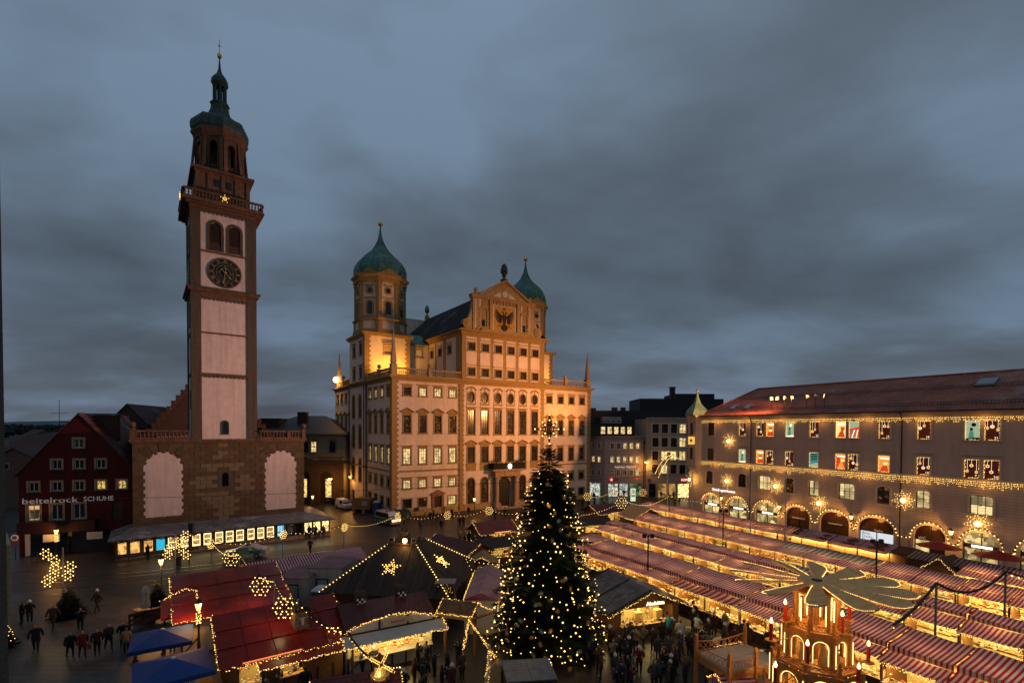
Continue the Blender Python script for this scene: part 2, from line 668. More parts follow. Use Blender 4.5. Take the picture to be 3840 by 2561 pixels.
M_COBBLE = courses('stone_setts', (0.052, 0.040, 0.029), (0.034, 0.027, 0.020), (0.014, 0.011, 0.009), 0.42, 0.21, rough=0.38, axes='XY', mort=0.022, spec=0.4)
M_SLAB = courses('paving_slabs', (0.066, 0.050, 0.035), (0.040, 0.031, 0.023), (0.012, 0.01, 0.008), 0.9, 0.6, rough=0.42, axes='XY', mort=0.03, spec=0.45)
# the setting
def flat(name, pts, z, m, **k):
 mb = MB()
 mb.poly([(x, y, z) for x, y in pts])
 return tag(ob(name, mb, m), kind='structure', **k)
M_GROUND = mat('town_ground', (0.045, 0.04, 0.036), rough=0.9, var=0.3, scale=0.05)
M_ROADSET = courses('road_setts', (0.045, 0.035, 0.026), (0.03, 0.024, 0.018), (0.011, 0.009, 0.007), 0.3, 0.16, rough=0.5, axes='XY', mort=0.02, spec=0.45)
flat('ground', [(-5000, -300), (5000, -300), (5000, 6000), (-5000, 6000)], -0.02, M_GROUND)
flat('square_paving', [(-70, 2), (70, 2), (70, 125), (-70, 125)], 0.0, M_COBBLE)
flat('forecourt_paving', [(-52, 20), (-16, 20), (-22, 30), (-31, 42), (-41, 45.2), (-52, 41)], 0.006, M_SLAB)
flat('road', [(-70, 44.6), (-52, 41.2), (-41, 45.4), (-31, 42.4), (-24, 45.6), (-15, 53), (-5, 60), (-3, 68), (-20, 64), (-33, 58), (-43, 52), (-52, 50), (-70, 55)], 0.004, M_ROADSET)
flat('pavement', [(-60, 51), (-52, 50.3), (-43, 52.3), (-33, 58.3), (-20, 64.3), (-22, 74), (-47, 57), (-60, 57)], 0.012, M_SLAB)
for x, y in ((-40.5, 41), (-29, 35.5), (-46, 47), (-38, 55), (-24, 33.5), (-33, 30)):
 mb = MB()
 mb.lathe([(.36, .0), (.36, .016), (.3, .018)], 14, (x, y))
 tag(ob('manhole_cover', mb, M_IRON), kind='structure')
rm = mat('rail_steel', (0.25, 0.22, 0.2), rough=0.25, var=0.05, metal=0.9)
for pts in ([(-68, 38.2), (-43.8, 42.8), (-41.3, 43.6), (-36, 45.6), (-28, 50.0), (-18, 56.2), (-6, 64)],
   [(-68, 39.7), (-44.2, 44.2), (-41.7, 45.0), (-36.6, 47.0), (-28.7, 51.3), (-18.7, 57.5), (-6.8, 65.2)],
   [(-68, 42.6), (-47.7, 46.6), (-42.9, 47.2), (-37.6, 49.3), (-29.6, 53.6), (-19.5, 59.8), (-8, 67.2)],
   [(-68, 44.1), (-48, 48.1), (-43.4, 48.7), (-38.2, 50.7), (-30.3, 55.0), (-20.2, 61.1), (-9, 68.6)]):
 mb = MB()
 for (xa, ya), (xb, yb) in zip(pts, pts[1:]):
  d = Vector((xb - xa, yb - ya, 0)).normalized()
  n = Vector((-d.y, d.x, 0)) * 0.05
  mb.quad((xa - n.x, ya - n.y, 0.012), (xa + n.x, ya + n.y, 0.012), (xb + n.x, yb + n.y, 0.012), (xb - n.x, yb - n.y, 0.012))
 tag(ob('tram_rail', mb, rm), kind='structure')
# mosaic medallion in the square by the first row of stalls
mb = MB()
mo = mat('pale_mosaic', (0.42, 0.38, 0.33), rough=0.6, var=0.5, scale=5)
for k in range(3):
 c = (13.2 + k * 2.2, 36.4 - k * 1.9)
 ring = [(c[0] + r * cos(a), c[1] + r * sin(a), 0.006) for r in (0.75, 1.05) for a in [2 * pi * i / 24 for i in range(24)]]
 mb.add(ring, [(i, (i + 1) % 24, 24 + (i + 1) % 24, 24 + i) for i in range(24)])
tag(ob('mosaic_paving', mb, mo), kind='structure')
# distant hills
mb = MB()
N = 90
prof = []
for i in range(N + 1):
 x = -4600 + 9200 * i / N
 z = 55 + 30 * noise.noise(Vector((x * 0.0006, 3.1, 0))) + 10 * noise.noise(Vector((x * 0.004, 1.0, 0)))
 prof.append((x, z))
for (xa, za), (xb, zb) in zip(prof, prof[1:]):
 mb.quad((xa, 3300, -5), (xb, 3300, -5), (xb, 3700, zb), (xa, 3700, za))
 mb.quad((xa, 3700, za), (xb, 3700, zb), (xb, 4500, -5), (xa, 4500, -5))
tag(ob('hills', mb, mat('hazed_forest', (0.10, 0.13, 0.16), rough=1, var=0.25, scale=0.01)), kind='structure')  # blue-grey of distant haze is put into the hill colour
# wooded belt beyond the roofs
mb = MB()
fr = random.Random(3)
for i in range(420):
 y = fr.uniform(480, 1500)
 x = fr.uniform(-1.35, -0.45) * y
 h = fr.uniform(9, 15) + y * 0.004
 for k in range(7):
  a = fr.uniform(0, 6.28)
  r = fr.uniform(1, 4.5)
  c = (x + r * cos(a), y + r * sin(a), h * fr.uniform(0.35, 0.9))
  mb.ball(c, fr.uniform(2, 3.6), 6, 4)
tag(ob('wooded_belt', mb, mat('winter_trees', (0.03, 0.036, 0.034), rough=1, var=0.3, scale=0.1)), 'dark bare trees between the far roofs and the hills', kind='stuff')
# windows, shared by the big houses
WC = {}
def oval_pts(w, h, n=24):
 return [(w / 2 * cos(2 * pi * i / n), h / 2 + h / 2 * sin(2 * pi * i / n)) for i in range(n)]
def window_meshes(key, w, h, style, mtrim, msash, nx=3, nz=4, arch=0.0):
 if key in WC:
  return WC[key]
 f = MB()
 b = 0.2
 p = -0.09
 if style == 'oval':
  o, i_ = oval_pts(w + 0.36, h + 0.36), oval_pts(w, h)
  n = len(o)
  o = [(x, z - 0.18) for x, z in o]
  f.add([(x, p, z) for x, z in o] + [(x, p, z) for x, z in i_] + [(x, 0.03, z) for x, z in o] + [(x, 0.16, z) for x, z in i_],
 [(k, (k + 1) % n, n + (k + 1) % n, n + k) for k in range(n)] + [(k, 2 * n + k, 2 * n + (k + 1) % n, (k + 1) % n) for k in range(n)] +
 [(n + k, n + (k + 1) % n, 3 * n + (k + 1) % n, 3 * n + k) for k in range(n)])
  f.box(-w / 2 - 0.35, w / 2 + 0.35, -0.06, 0.01, -0.5, -0.22)
  f.box(-w / 2 - 0.3, -w / 2 - 0.19, -0.05, 0.01, -0.22, h + 0.2)
  f.box(w / 2 + 0.19, w / 2 + 0.3, -0.05, 0.01, -0.22, h + 0.2)
  # broken segmental hood
  for s in (-1, 1):
   pts = [(s * (0.12), h + 0.75), (s * 0.5, h + 0.62), (s * 1.0, h + 0.30), (s * 1.08, h + 0.42), (s * 0.55, h + 0.82), (s * 0.12, h + 0.95)]
   f.xz(pts, -0.22, 0.01)
  f.box(-0.1, 0.1, -0.1, 0.01, h + 0.25, h + 0.7)
 elif style in ('arch',):
  rise = arch
  zc = h - rise
  inn = [(-w / 2, 0)] + arc_pts(0, zc, w / 2, rise, 12, pi, 0)[0:] + [(w / 2, 0)]
  out = [(-w / 2 - b, 0)] + arc_pts(0, zc, w / 2 + b, rise + b, 12, pi, 0)[0:] + [(w / 2 + b, 0)]
  n = len(inn)
  f.add([(x, p, z) for x, z in out] + [(x, p, z) for x, z in inn] + [(x, 0.01, z) for x, z in out] + [(x, 0.12, z) for x, z in inn],
 [(k, n + k, n + k + 1, k + 1) for k in range(n - 1)] + [(k, k + 1, 2 * n + k + 1, 2 * n + k) for k in range(n - 1)] +
 [(n + k, 3 * n + k, 3 * n + k + 1, n + k + 1) for k in range(n - 1)])
  f.box(-w / 2 - b - 0.06, w / 2 + b + 0.06, -0.16, 0.01, -0.16, 0.0)
 else:
  f.box(-w / 2 - b, -w / 2, p, 0.01, 0, h)
  f.box(w / 2, w / 2 + b, p, 0.01, 0, h)
  f.box(-w / 2 - b, w / 2 + b, p, 0.01, h, h + b)
  if style != 'plain':
   f.box(-w / 2 - b - 0.1, w / 2 + b + 0.1, p - 0.1, 0.01, -0.2, 0)
  else:
   f.box(-w / 2 - b, w / 2 + b, p - 0.03, 0.01, -0.12, 0)
  if style in ('lintel', 'ped'):
   f.box(-w / 2 - b + 0.04, w / 2 + b - 0.04, -0.05, 0.01, h + b, h + b + 0.22)
   f.box(-w / 2 - b - 0.2, w / 2 + b + 0.2, -0.26, 0.01, h + b + 0.22, h + b + 0.34)
  if style == 'ped':
   z0 = h + b + 0.34
   f.xz([(-w / 2 - b - 0.24, z0), (w / 2 + b + 0.24, z0), (0, z0 + 0.6)], -0.10, 0.01)
   for s in (-1, 1):
    f.xz([(s * (w / 2 + b + 0.3), z0 + 0.003), (s * (w / 2 + b + 0.3), z0 + 0.14), (0, z0 + 0.76), (0, z0 + 0.60)], -0.3, 0.012)
  if style == 'crown':
   f.box(-w / 2 - b - 0.12, w / 2 + b + 0.12, -0.16, 0.01, h + b + 0.28, h + b + 0.4)
 s = MB()
 t = 0.045
 y0, y1 = 0.10, 0.15
 if style == 'oval':
  for i in range(1, 4):
   x = -w / 2 + w * i / 4
   hh = h / 2 * math.sqrt(max(0, 1 - (2 * x / w) ** 2))
   s.box(x - t / 2, x + t / 2, y0, y1, h / 2 - hh, h / 2 + hh)
  for i in range(1, 5):
   z = h * i / 5
   ww = w / 2 * math.sqrt(max(0, 1 - (2 * z / h - 1) ** 2))
   s.box(-ww, ww, y0 + 0.004, y1 - 0.004, z - t / 2, z + t / 2)
  pane = MB().add([(x, 0.158, z) for x, z in oval_pts(w, h)], [tuple(range(24))])
 else:
  s.box(-w / 2, -w / 2 + 0.07, y0, y1 + 0.03, 0, h)
  s.box(w / 2 - 0.07, w / 2, y0, y1 + 0.03, 0, h)
  s.box(-w / 2 + 0.07, w / 2 - 0.07, y0, y1 + 0.03, 0, 0.07)
  s.box(-w / 2 + 0.07, w / 2 - 0.07, y0, y1 + 0.03, h - 0.07, h)
  for i in range(1, nx):
   x = -w / 2 + w * i / nx
   tt = t * (1.6 if nx % 2 == 0 and i == nx // 2 else 1)
   s.box(x - tt / 2, x + tt / 2, y0, y1, 0.07, h - 0.07)
  for i in range(1, nz):
   z = h * i / nz
   s.box(-w / 2 + 0.07, w / 2 - 0.07, y0 + 0.004, y1 - 0.004, z - t / 2, z + t / 2)
  pane = MB()
  pane.quad((-w / 2, 0.158, 0), (w / 2, 0.158, 0), (w / 2, 0.158, h), (-w / 2, 0.158, h))
 r = (f.mesh(key + '_surround', mtrim), s.mesh(key + '_sash', msash), pane)
 WC[key] = r
 return r
PANES = {}
def add_window(parent, key, x, z, pm, rz=0.0, base=(0, 0, 0), name='window', y=0.0):
 """place one window: its surround is the part, sash and pane are its pieces"""
 f, s, pane = WC[key]
 M = MT(base) @ MR(rz, 4, 'Z')
 p = M @ Vector((x, y, z))
 o = ob(name, f, parent=parent, loc=p, rot=rz)
 ob('sash', s, parent=o)
 pk = (key, pm.name)
 if pk not in PANES:
  PANES[pk] = pane.mesh(key + '_pane', pm)
 ob('pane', PANES[pk], parent=o)
 return o
# town hall
M_CREAM = mat('cream_render', (0.70, 0.58, 0.47), rough=0.9, var=0.10, scale=0.7, stain=0.16, bump=0.08)
M_OCHRE = mat('ochre_stone', (0.33, 0.215, 0.08), rough=0.85, var=0.14, scale=1.5, stain=0.2, bump=0.1)
M_OCHRE2 = mat('ochre_stone_pale', (0.38, 0.26, 0.11), rough=0.85, var=0.16, scale=2.5, stain=0.2)
M_SASH = mat('dark_sash', (0.035, 0.022, 0.014), rough=0.5, var=0.1)
M_LITW = lit_pane('warm_lit_pane', (1.0, 0.70, 0.30), 1.15, 0.3, 2.2)
M_DIMW = lit_pane('dim_lit_pane', (1.0, 0.36, 0.09), 0.5, 0.01, 3.6, False, 0.3, 0.7)
M_DARKW = lit_pane('dark_hall_pane', (1.0, 0.30, 0.08), 0.2, 0.02, 3.0, False, 0.3, 0.7)
M_SLATE = courses('slate_roof', (0.03, 0.03, 0.033), (0.022, 0.022, 0.025), (0.01, 0.01, 0.011), 0.35, 0.3, rough=0.8, axes='XZ', mort=0.02, snow=0.35)
W_, D_ = 44.65, 36.2
TH = thing('town_hall', 'floodlit cream and ochre town hall with two onion domes and an eagle gable', 'building',
 (-19.99, 82.24, 0), ang(56))
RZS = RAD(-90)
SIDE = MR(RZS, 4, 'Z')
for key, w, h, st, nx, nz in (('th_top', 1.3, 1.4, 'lintel', 3, 3), ('th_tall', 1.27, 3.0, 'ped', 3, 5), ('th_third', 1.3, 2.65, 'lintel', 3, 5),
 ('th_mezz', 1.3, 1.4, 'lintel', 3, 3), ('th_ground', 1.5, 1.5, 'plain', 3, 3), ('th_hall', 1.48, 4.5, 'lintel', 3, 7),
 ('th_hall3', 1.48, 3.0, 'ped', 3, 5), ('th_up', 1.42, 1.4, 'lintel', 3, 3), ('th_sides', 1.6, 2.65, 'lintel', 3, 5)):
 window_meshes(key, w, h, st, M_OCHRE, M_SASH, nx, nz)
window_meshes('th_oval', 1.27, 1.9, 'oval', M_OCHRE, M_SASH)
window_meshes('th_arch', 1.5, 4.7, 'arch', M_OCHRE, M_SASH, 3, 7, 0.75)
window_meshes('th_stair', 1.5, 4.5, 'arch', M_OCHRE, M_SASH, 2, 6, 0.75)
M_PALETRIM = mat('pale_trim', (0.6, 0.52, 0.42), rough=0.8, var=0.1)
window_meshes('th_attic', 1.42, 1.4, 'crown', M_PALETRIM, M_SASH, 3, 3)
LX = [2.63, 5.5, 8.35, 11.25]
RX = [33.2, 36.2, 39.15, 42.1]
CXS = [15.03, 17.95, 20.82, 23.72, 26.6, 29.5]
front = []      # (key,x,z,w,h,arch,pane)
for i, x in enumerate(LX):
 front += [('th_top', x, 20.55, 1.3, 1.4, 0, M_LITW if i else M_DIMW), ('th_tall', x, 14.2, 1.27, 3.0, 0, M_DIMW),
 ('th_third', x, 8.9, 1.3, 2.65, 0, M_LITW), ('th_mezz', x, 4.75, 1.3, 1.4, 0, M_LITW)]
for x, pm in ((2.65, M_DARKPANE), (5.45, M_DIMW), (11.2, M_LITW)):
 front.append(('th_ground', x, 1.42, 1.5, 1.5, 0, pm))
for x in RX:
 front += [('th_top', x, 20.3, 1.3, 1.4, 0, M_DARKW), ('th_tall', x, 13.8, 1.27, 3.0, 0, M_DIMW), ('th_third', x, 8.5, 1.3, 2.65, 0, M_DARKW),
 ('th_mezz', x, 4.4, 1.3, 1.4, 0, M_DARKPANE), ('th_ground', x, 1.0, 1.5, 1.5, 0, M_DARKPANE)]
for i, x in enumerate(CXS):
 front += [('th_oval', x, 19.85, 1.27, 1.9, 0, M_DARKW), ('th_hall', x, 13.95, 1.48, 4.5, 0, M_DIMW), ('th_hall3', x, 8.65, 1.48, 3.0, 0, M_DARKW)]
 if i not in (2, 3):
  front.append(('th_arch', x, 1.22, 1.5, 4.7, 0.75, M_DARKW))
holes = [(x - w / 2, x + w / 2, z, z + h, a) for k, x, z, w, h, a, p in [(k, x, z, w, h, 'oval' if k == 'th_oval' else a, p) for k, x, z, w, h, a, p in front]]
holes += [(7.65, 9.05, 0.12, 3.1, 0), (20.75, 23.75, 0.12, 5.7, 1.5)]
mb = MB()
wall(mb, 0, W_, 0, 23.35, holes, 0.3)
# round openings of the hall storey are cut as ellipses out of the plane: plates around them
ob('front_wall', mb, [M_CREAM], TH)
for k, x, z, w, h, a, p in front:
 add_window(TH, k, x, z, p)
# side wall
SX = [-1.75, -5.0, -8.25, -11.45]
FX = [-24.2, -27.4, -30.6, -33.8]
side = []
for i, x in enumerate(SX + FX):
 lit = i < 4
 side += [('th_top', x, 20.5, 1.3, 1.4, M_LITW if i in (1, 2, 3) else M_DIMW), ('th_tall', x, 14.2, 1.27, 3.0, M_DIMW if lit else M_DARKW),
 ('th_third', x, 9.0, 1.3, 2.65, M_LITW if lit else M_DARKPANE), ('th_mezz', x, 4.95, 1.3, 1.4, M_DARKPANE), ('th_ground', x, 1.6, 1.5, 1.5, M_DARKPANE)]
side = [q for q in side if not (q[0] == 'th_ground' and q[1] < -24 and q[1] > -28)]
mb = MB()
mb.M = SIDE
wall(mb, -13.2, 0, 0, 23.35, [(x - w / 2, x + w / 2, z, z + h) for k, x, z, w, h, p in side if x > -13], 0.3)
wall(mb, -D_, -23.2, 0, 23.35, [(x - w / 2, x + w / 2, z, z + h) for k, x, z, w, h, p in side if x < -13], 0.3)
ob('side_wall', mb, [M_CREAM], TH)
for k, x, z, w, h, p in side:
 add_window(TH, k, x, z, p, RZS)
ris = [('th_stair', x, z, p) for x in (-16.2, -20.4) for z, p in ((17.0, M_DARKW), (11.15, M_DARKW), (4.6, M_DARKPANE))]
mb = MB()
mb.M = MT((-0.4, 0, 0)) @ SIDE
wall(mb, -23.2, -13.2, 0, 23.35, [(x - 0.75, x + 0.75, z, z + 4.5, 0.75) for k, x, z, p in ris] + [(-21.6, -19.9, 0.1, 2.6, 0)], 0.3)
mb.quad((-23.2, 0, 0), (-23.2, 0.4, 0), (-23.2, 0.4, 23.35), (-23.2, 0, 23.35))
mb.quad((-13.2, 0.4, 0), (-13.2, 0, 0), (-13.2, 0, 23.35), (-13.2, 0.4, 23.35))
ob('stair_bay', mb, [M_CREAM], TH)
for k, x, z, p in ris:
 add_window(TH, k, x, z, p, RZS, (-0.4, 0, 0))
mb = MB()
mb.box(-0.35, -0.12, 19.95, 21.55, 0.1, 2.55)
ob('side_door', mb, M_DWOOD, TH)
# back faces so that no light leaks through
mb = MB()
mb.quad((W_, 0, 0), (W_, D_, 0), (W_, D_, 23.35), (W_, 0, 23.35))
mb.quad((W_, D_, 0), (0, D_, 0), (0, D_, 23.35), (W_, D_, 23.35))
ob('rear_wall', mb, M_CREAM, TH)
mb = MB()
mb.box(0.5, W_ - 0.5, 0.5, D_ - 0.5, 0.3, 23.3)
ob('inner_core', mb, M_DWOOD, TH)
# bands and cornices
mb = MB()
for z0, z1, p in ((23.0, 23.35, 0.07), (23.35, 23.6, 0.32), (23.6, 23.86, 0.62), (7.55, 7.85, 0.12)):
 if z0 < 10:
  mb.box(-p, 12.5, -p, 0.005, z0, z1)
  mb.box(31.9, W_ + p, -p, 0.005, z0, z1)
  mb.box(-p, 0.005, 0.006, 13.19, z0, z1)
  mb.box(-p, 0.005, 23.21, D_ + p, z0, z1)
  mb.box(-p - 0.4, 0.005, 13.2, 23.2, z0, z1)
 else:
  mb.box(-p, W_ + p, -p, 0.005, z0, z1)
  mb.box(-p, 0.005, 0.006, 13.19, z0, z1)
  mb.box(-p, 0.005, 23.21, D_ + p, z0, z1)
  mb.box(-p - 0.4, 0.005, 13.2, 23.2, z0, z1)
  mb.box(W_ - 0.005, W_ + p, 0.006, D_ + p, z0, z1)
ob('cornice', mb, M_OCHRE, TH)
mb = MB()
mb.box(0.9, 12.5, -0.14, 0.004, 0, 1.15)
mb.box(13.6, 19.2, -0.14, 0.004, 0, 1.15)
mb.box(26.1, 31.0, -0.14, 0.004, 0, 1.15)
mb.box(31.9, 43.6, -0.14, 0.004, 0, 0.9)
mb.box(-0.12, 0.004, 1.2, 13.15, 0, 1.1)
mb.box(-0.12, 0.004, 23.25, D_, 0, 1.1)
ob('base_course', mb, M_OCHRE2, TH)
# quoins: every stone on its own
qm = {}
for nm, w1, w2 in (('a', 1.12, 0.75), ('b', 0.82, 1.05)):
 m_ = MB()
 m_.box(-0.075, w1, -0.075, 0.004, 0.012, 0.448)
 m_.box(-0.075, 0.004, 0.005, w2, 0.012, 0.448)
 qm[nm] = m_.mesh('quoin_stone', M_OCHRE)
 m_ = MB()
 m_.box(-w1 / 2 + 0.04, w1 / 2 - 0.04, -0.075, 0.004, 0.012, 0.448)
 qm['m' + nm] = m_.mesh('quoin_stone', M_OCHRE)
for i in range(51):
 z = 0.05 + i * 0.45
 s_ = 'ab'[i % 2]
 ob('quoin', qm[s_], parent=TH, loc=(0, 0, z))
 ob('quoin', qm['m' + s_], parent=TH, loc=(13.03, 0, z))
 ob('quoin', qm['m' + s_], parent=TH, loc=(31.45, 0, z))
 ob('quoin', qm['m' + s_], parent=TH, loc=(W_ - 0.5, 0, z))
mb = MB()
for x in (13.35, 13.05, 23.05, 23.35):
 mb.tube([(-0.6 if 13.2 < x < 23.2 else -0.25, x, 0.2), (-0.6 if 13.2 < x < 23.2 else -0.25, x, 23.0)], 0.09, 6)
ob('rain_pipe', mb, M_IRON, TH)
mb = MB()
mb.tube([(12.5, -0.2, 0.2), (12.5, -0.2, 23.0)], 0.07, 6)
ob('rain_pipe', mb, M_IRON, TH)
# blind panels under the hall windows
mb = MB()
for x in CXS:
 mb.box(x - 1.05, x + 1.05, -0.05, 0.004, 7.2, 8.35)
 mb.box(x - 1.2, x + 1.2, -0.12, 0.004, 8.35, 8.44)
 mb.box(x - 1.05, x - 0.95, -0.05, 0.004, 18.9, 19.3)
ob('sill_panel', mb, M_OCHRE, TH)
# small door with pediment
mb = MB()
mb.box(7.2, 7.65, -0.2, 0.01, 0, 3.4)
mb.box(9.05, 9.5, -0.2, 0.01, 0, 3.4)
mb.box(7.65, 9.05, -0.16, 0.01, 3.1, 3.4)
mb.box(6.95, 9.75, -0.35, 0.01, 3.4, 3.58)
mb.xz([(6.9, 3.58), (9.8, 3.58), (8.35, 4.22)], -0.3, 0.01)
ob('door_surround', mb, mat('red_sandstone', (0.25, 0.13, 0.075), rough=0.8, var=0.2), TH)
mb = MB()
mb.box(7.65, 9.05, 0.12, 0.2, 0.12, 3.1)
mb.box(8.33, 8.37, 0.09, 0.12, 0.12, 2.4)
mb.box(7.65, 9.05, 0.09, 0.12, 2.4, 2.5)
ob('door', mb, M_DWOOD, TH)
# portal
M_SAND = mat('portal_sandstone', (0.34, 0.24, 0.16), rough=0.8, var=0.22, scale=3, stain=0.3)
for x in (20.15, 24.5):
 mb = MB()
 mb.box(x - 0.62, x + 0.62, -1.45, 0.0, 0.0, 0.9)
 mb.box(x - 0.54, x + 0.54, -1.37, -0.31, 0.9, 1.05)
 mb.lathe([(0.5, 1.05), (0.5, 1.2), (0.41, 1.28), (0.43, 3.0), (0.37, 5.6), (0.48, 5.72), (0.48, 5.82)], 16, (x, -0.85))
 mb.box(x - 0.52, x + 0.52, -1.38, -0.32, 5.82, 6.05)
 mb.box(x - 0.42, x + 0.42, -0.28, 0.0, 0.9, 6.05)
 ob('column', mb, M_SAND, TH, smooth=False)
mb = MB()
mb.box(19.4, 25.3, -1.5, 0.0, 6.05, 6.3)
mb.box(19.5, 25.2, -1.42, 0.0, 6.3, 6.95)
mb.box(21.4, 23.3, -1.5, -1.42, 6.4, 6.85)
mb.box(19.2, 25.5, -1.7, 0.0, 6.95, 7.12)
mb.box(18.7, 26.2, -1.9, 0.0, 7.12, 7.42)
arcp = arc_pts(22.25, 4.2, 1.52, 1.52, 12)
arco = arc_pts(22.25, 4.2, 1.95, 1.85, 12)
for (a, b), (c, d), (a2, b2), (c2, d2) in zip(arcp, arcp[1:], arco, arco[1:]):
 mb.xz([(a, b), (c, d), (c2, d2), (a2, b2)], -0.18, 0.006)
mb.box(20.3, 20.74, -0.18, 0.006, 0.0, 4.2)
mb.box(23.76, 24.2, -0.18, 0.006, 0.0, 4.2)
mb.box(19.3, 25.4, -2.4, -1.46, 0, 0.12)
mb.box(19.6, 25.1, -2.1, -1.46, 0.12, 0.24)
ob('portal', mb, M_SAND, TH)
mb = MB()
mb.box(20.7, 23.8, 0.25, 0.3, 0.1, 5.75)
for k in range(4):
 mb.box(20.9 + k * 0.72, 21.4 + k * 0.72, 0.2, 0.25, 0.3, 1.7)
 mb.box(20.9 + k * 0.72, 21.4 + k * 0.72, 0.2, 0.25, 1.9, 3.7)
ob('portal_door', mb, mat('black_door', (0.012, 0.01, 0.009), rough=0.5, var=0.1), TH)
mb = MB()
mb.box(18.8, 26.1, -1.82, -1.72, 7.45, 8.5)
mb.box(18.8, 18.9, -1.72, 0, 7.45, 8.5)
mb.box(26.0, 26.1, -1.72, 0, 7.45, 8.5)
mb.box(18.7, 26.2, -1.9, -1.7, 8.5, 8.6)
ob('balcony_parapet', mb, mat('black_cloth', (0.014, 0.014, 0.015), rough=0.9, var=0.1), TH)
tb = thing('town_hall_star', 'small bright white star hung on the black balcony over the town hall portal', 'star', (0, 0, 0))
def star_poly(n, r0, r1, ph=pi / 2):
 return [((r0 if k % 2 == 0 else r1) * cos(ph + pi * k / n), (r0 if k % 2 == 0 else r1) * sin(ph + pi * k / n)) for k in range(2 * n)]
mb = MB()
mb.xz(star_poly(8, 0.6, 0.26), -0.05, 0.05)
TM = MT((-19.99, 82.24, 0)) @ MR(ang(56), 4, 'Z')
tb.location = TM @ Vector((22.4, -1.9, 7.95))
tb.rotation_euler = (0, 0, ang(56))
ob('star_body', mb, glow('white_star_glow', (1, 0.86, 0.62), 3.5), tb)
for i, x in enumerate((19.5, 25.3)):
 t = thing('box_hedge', ('left' if i == 0 else 'right') + ' clipped dark bush standing on the town hall balcony', 'plant', TM @ Vector((x, -0.9, 7.42)), 0, 'bushes on the town hall balcony')
 mb = MB()
 for k in range(160):
  a, u = ru(0, 6.28), ru(-1, 1)
  rr = math.sqrt(1 - u * u) * ru(0.6, 1)
  p = Vector((0.75 * rr * cos(a), 0.55 * rr * sin(a), 1.15 + 0.5 * u))
  mb.tube([p, p + Vector((ru(-.2, .2), ru(-.2, .2), ru(-.05, .2)))], 0.05, 3, r1=0.01)
 ob('foliage', mb, M_FIR, t)
 mb = MB()
 mb.lathe([(0.35, 0), (0.45, 0.7)], 10)
 ob('pot', mb, M_IRON, t)
# terrace, balustrades
mb = MB()
mb.box(0.1, W_ - 0.1, 0.1, D_ - 0.1, 23.4, 23.88)
ob('terrace', mb, M_OCHRE2, TH)
bal = MB()
bal.lathe([(0.10, 0), (0.10, 0.08), (0.05, 0.14), (0.13, 0.38), (0.055, 0.68), (0.05, 0.8), (0.1, 0.86), (0.1, 0.94)], 8)
BAL = bal.mesh('baluster_stone', M_OCHRE2)
def balustrade(parent, a, b, z0=24.05, n=None, mm=None, step=0.36, me=None, h=0.94, ends=True):
 a, b = Vector(a), Vector(b)
 L = (b - a).length
 n = n or int(L / step)
 rz = math.atan2(b.y - a.y, b.x - a.x)
 mb = MB()
 mb.M = MT((a.x, a.y, 0)) @ MR(rz, 4, 'Z')
 mb.box(0, L, -0.15, 0.15, z0 - 0.18, z0)
 mb.box(0, L, -0.17, 0.17, z0 + h, z0 + h + 0.2)
 ob('rail', mb, mm or M_OCHRE2, parent)
 for i in range(n):
  p = a + (b - a) * ((i + 0.5) / n)
  ob('baluster', me or BAL, parent=parent, loc=(p.x, p.y, z0))
def pedestal(parent, x, y, z0=23.86, h=1.45, w=0.32, mm=None, finial='ball'):
 mb = MB()
 mb.box(x - w, x + w, y - w, y + w, z0, z0 + h)
 mb.box(x - w - .07, x + w + .07, y - w - .07, y + w + .07, z0 + h, z0 + h + 0.12)
 if finial == 'ball':
  mb.lathe([(0.2, z0 + h + .12), (0.12, z0 + h + .3)], 8, (x, y))
  mb.ball((x, y, z0 + h + 0.62), 0.36, 12, 8)
 ob('pedestal', mb, mm or M_OCHRE2, parent)
y0 = 0.1
balustrade(TH, (0.7, y0), (6.5, y0))
balustrade(TH, (7.1, y0), (12.9, y0))
balustrade(TH, (32.0, y0), (37.2, y0))
balustrade(TH, (37.8, y0), (43.5, y0))
balustrade(TH, (0.1, 0.7), (0.1, 6.5))
balustrade(TH, (0.1, 7.1), (0.1, 12.9))
balustrade(TH, (0.1, 23.7), (0.1, 29.4))
balustrade(TH, (0.1, 30.0), (0.1, 33.4))
for x, y in ((6.8, y0), (37.5, y0), (0.1, 6.8), (0.1, 29.7)):
 pedestal(TH, x, y)
M_OBEL = mat('obelisk_stone', (0.30, 0.22, 0.17), rough=0.8, var=0.15)
for x, y in ((0.35, 0.35), (W_ - 0.75, 0.35), (0.35, 33.9)):
 pedestal(TH, x, y, h=1.75, w=0.5, finial=None)
 mb = MB()
 mb.lathe([(0.5, 25.75), (0.44, 25.95), (0.60, 26.02), (0.08, 31.0), (0.02, 31.15)], 4, (x, y), pi / 4)
 mb.ball((x, y, 31.3), 0.15, 8, 6)
 ob('obelisk', mb, M_OBEL, TH)
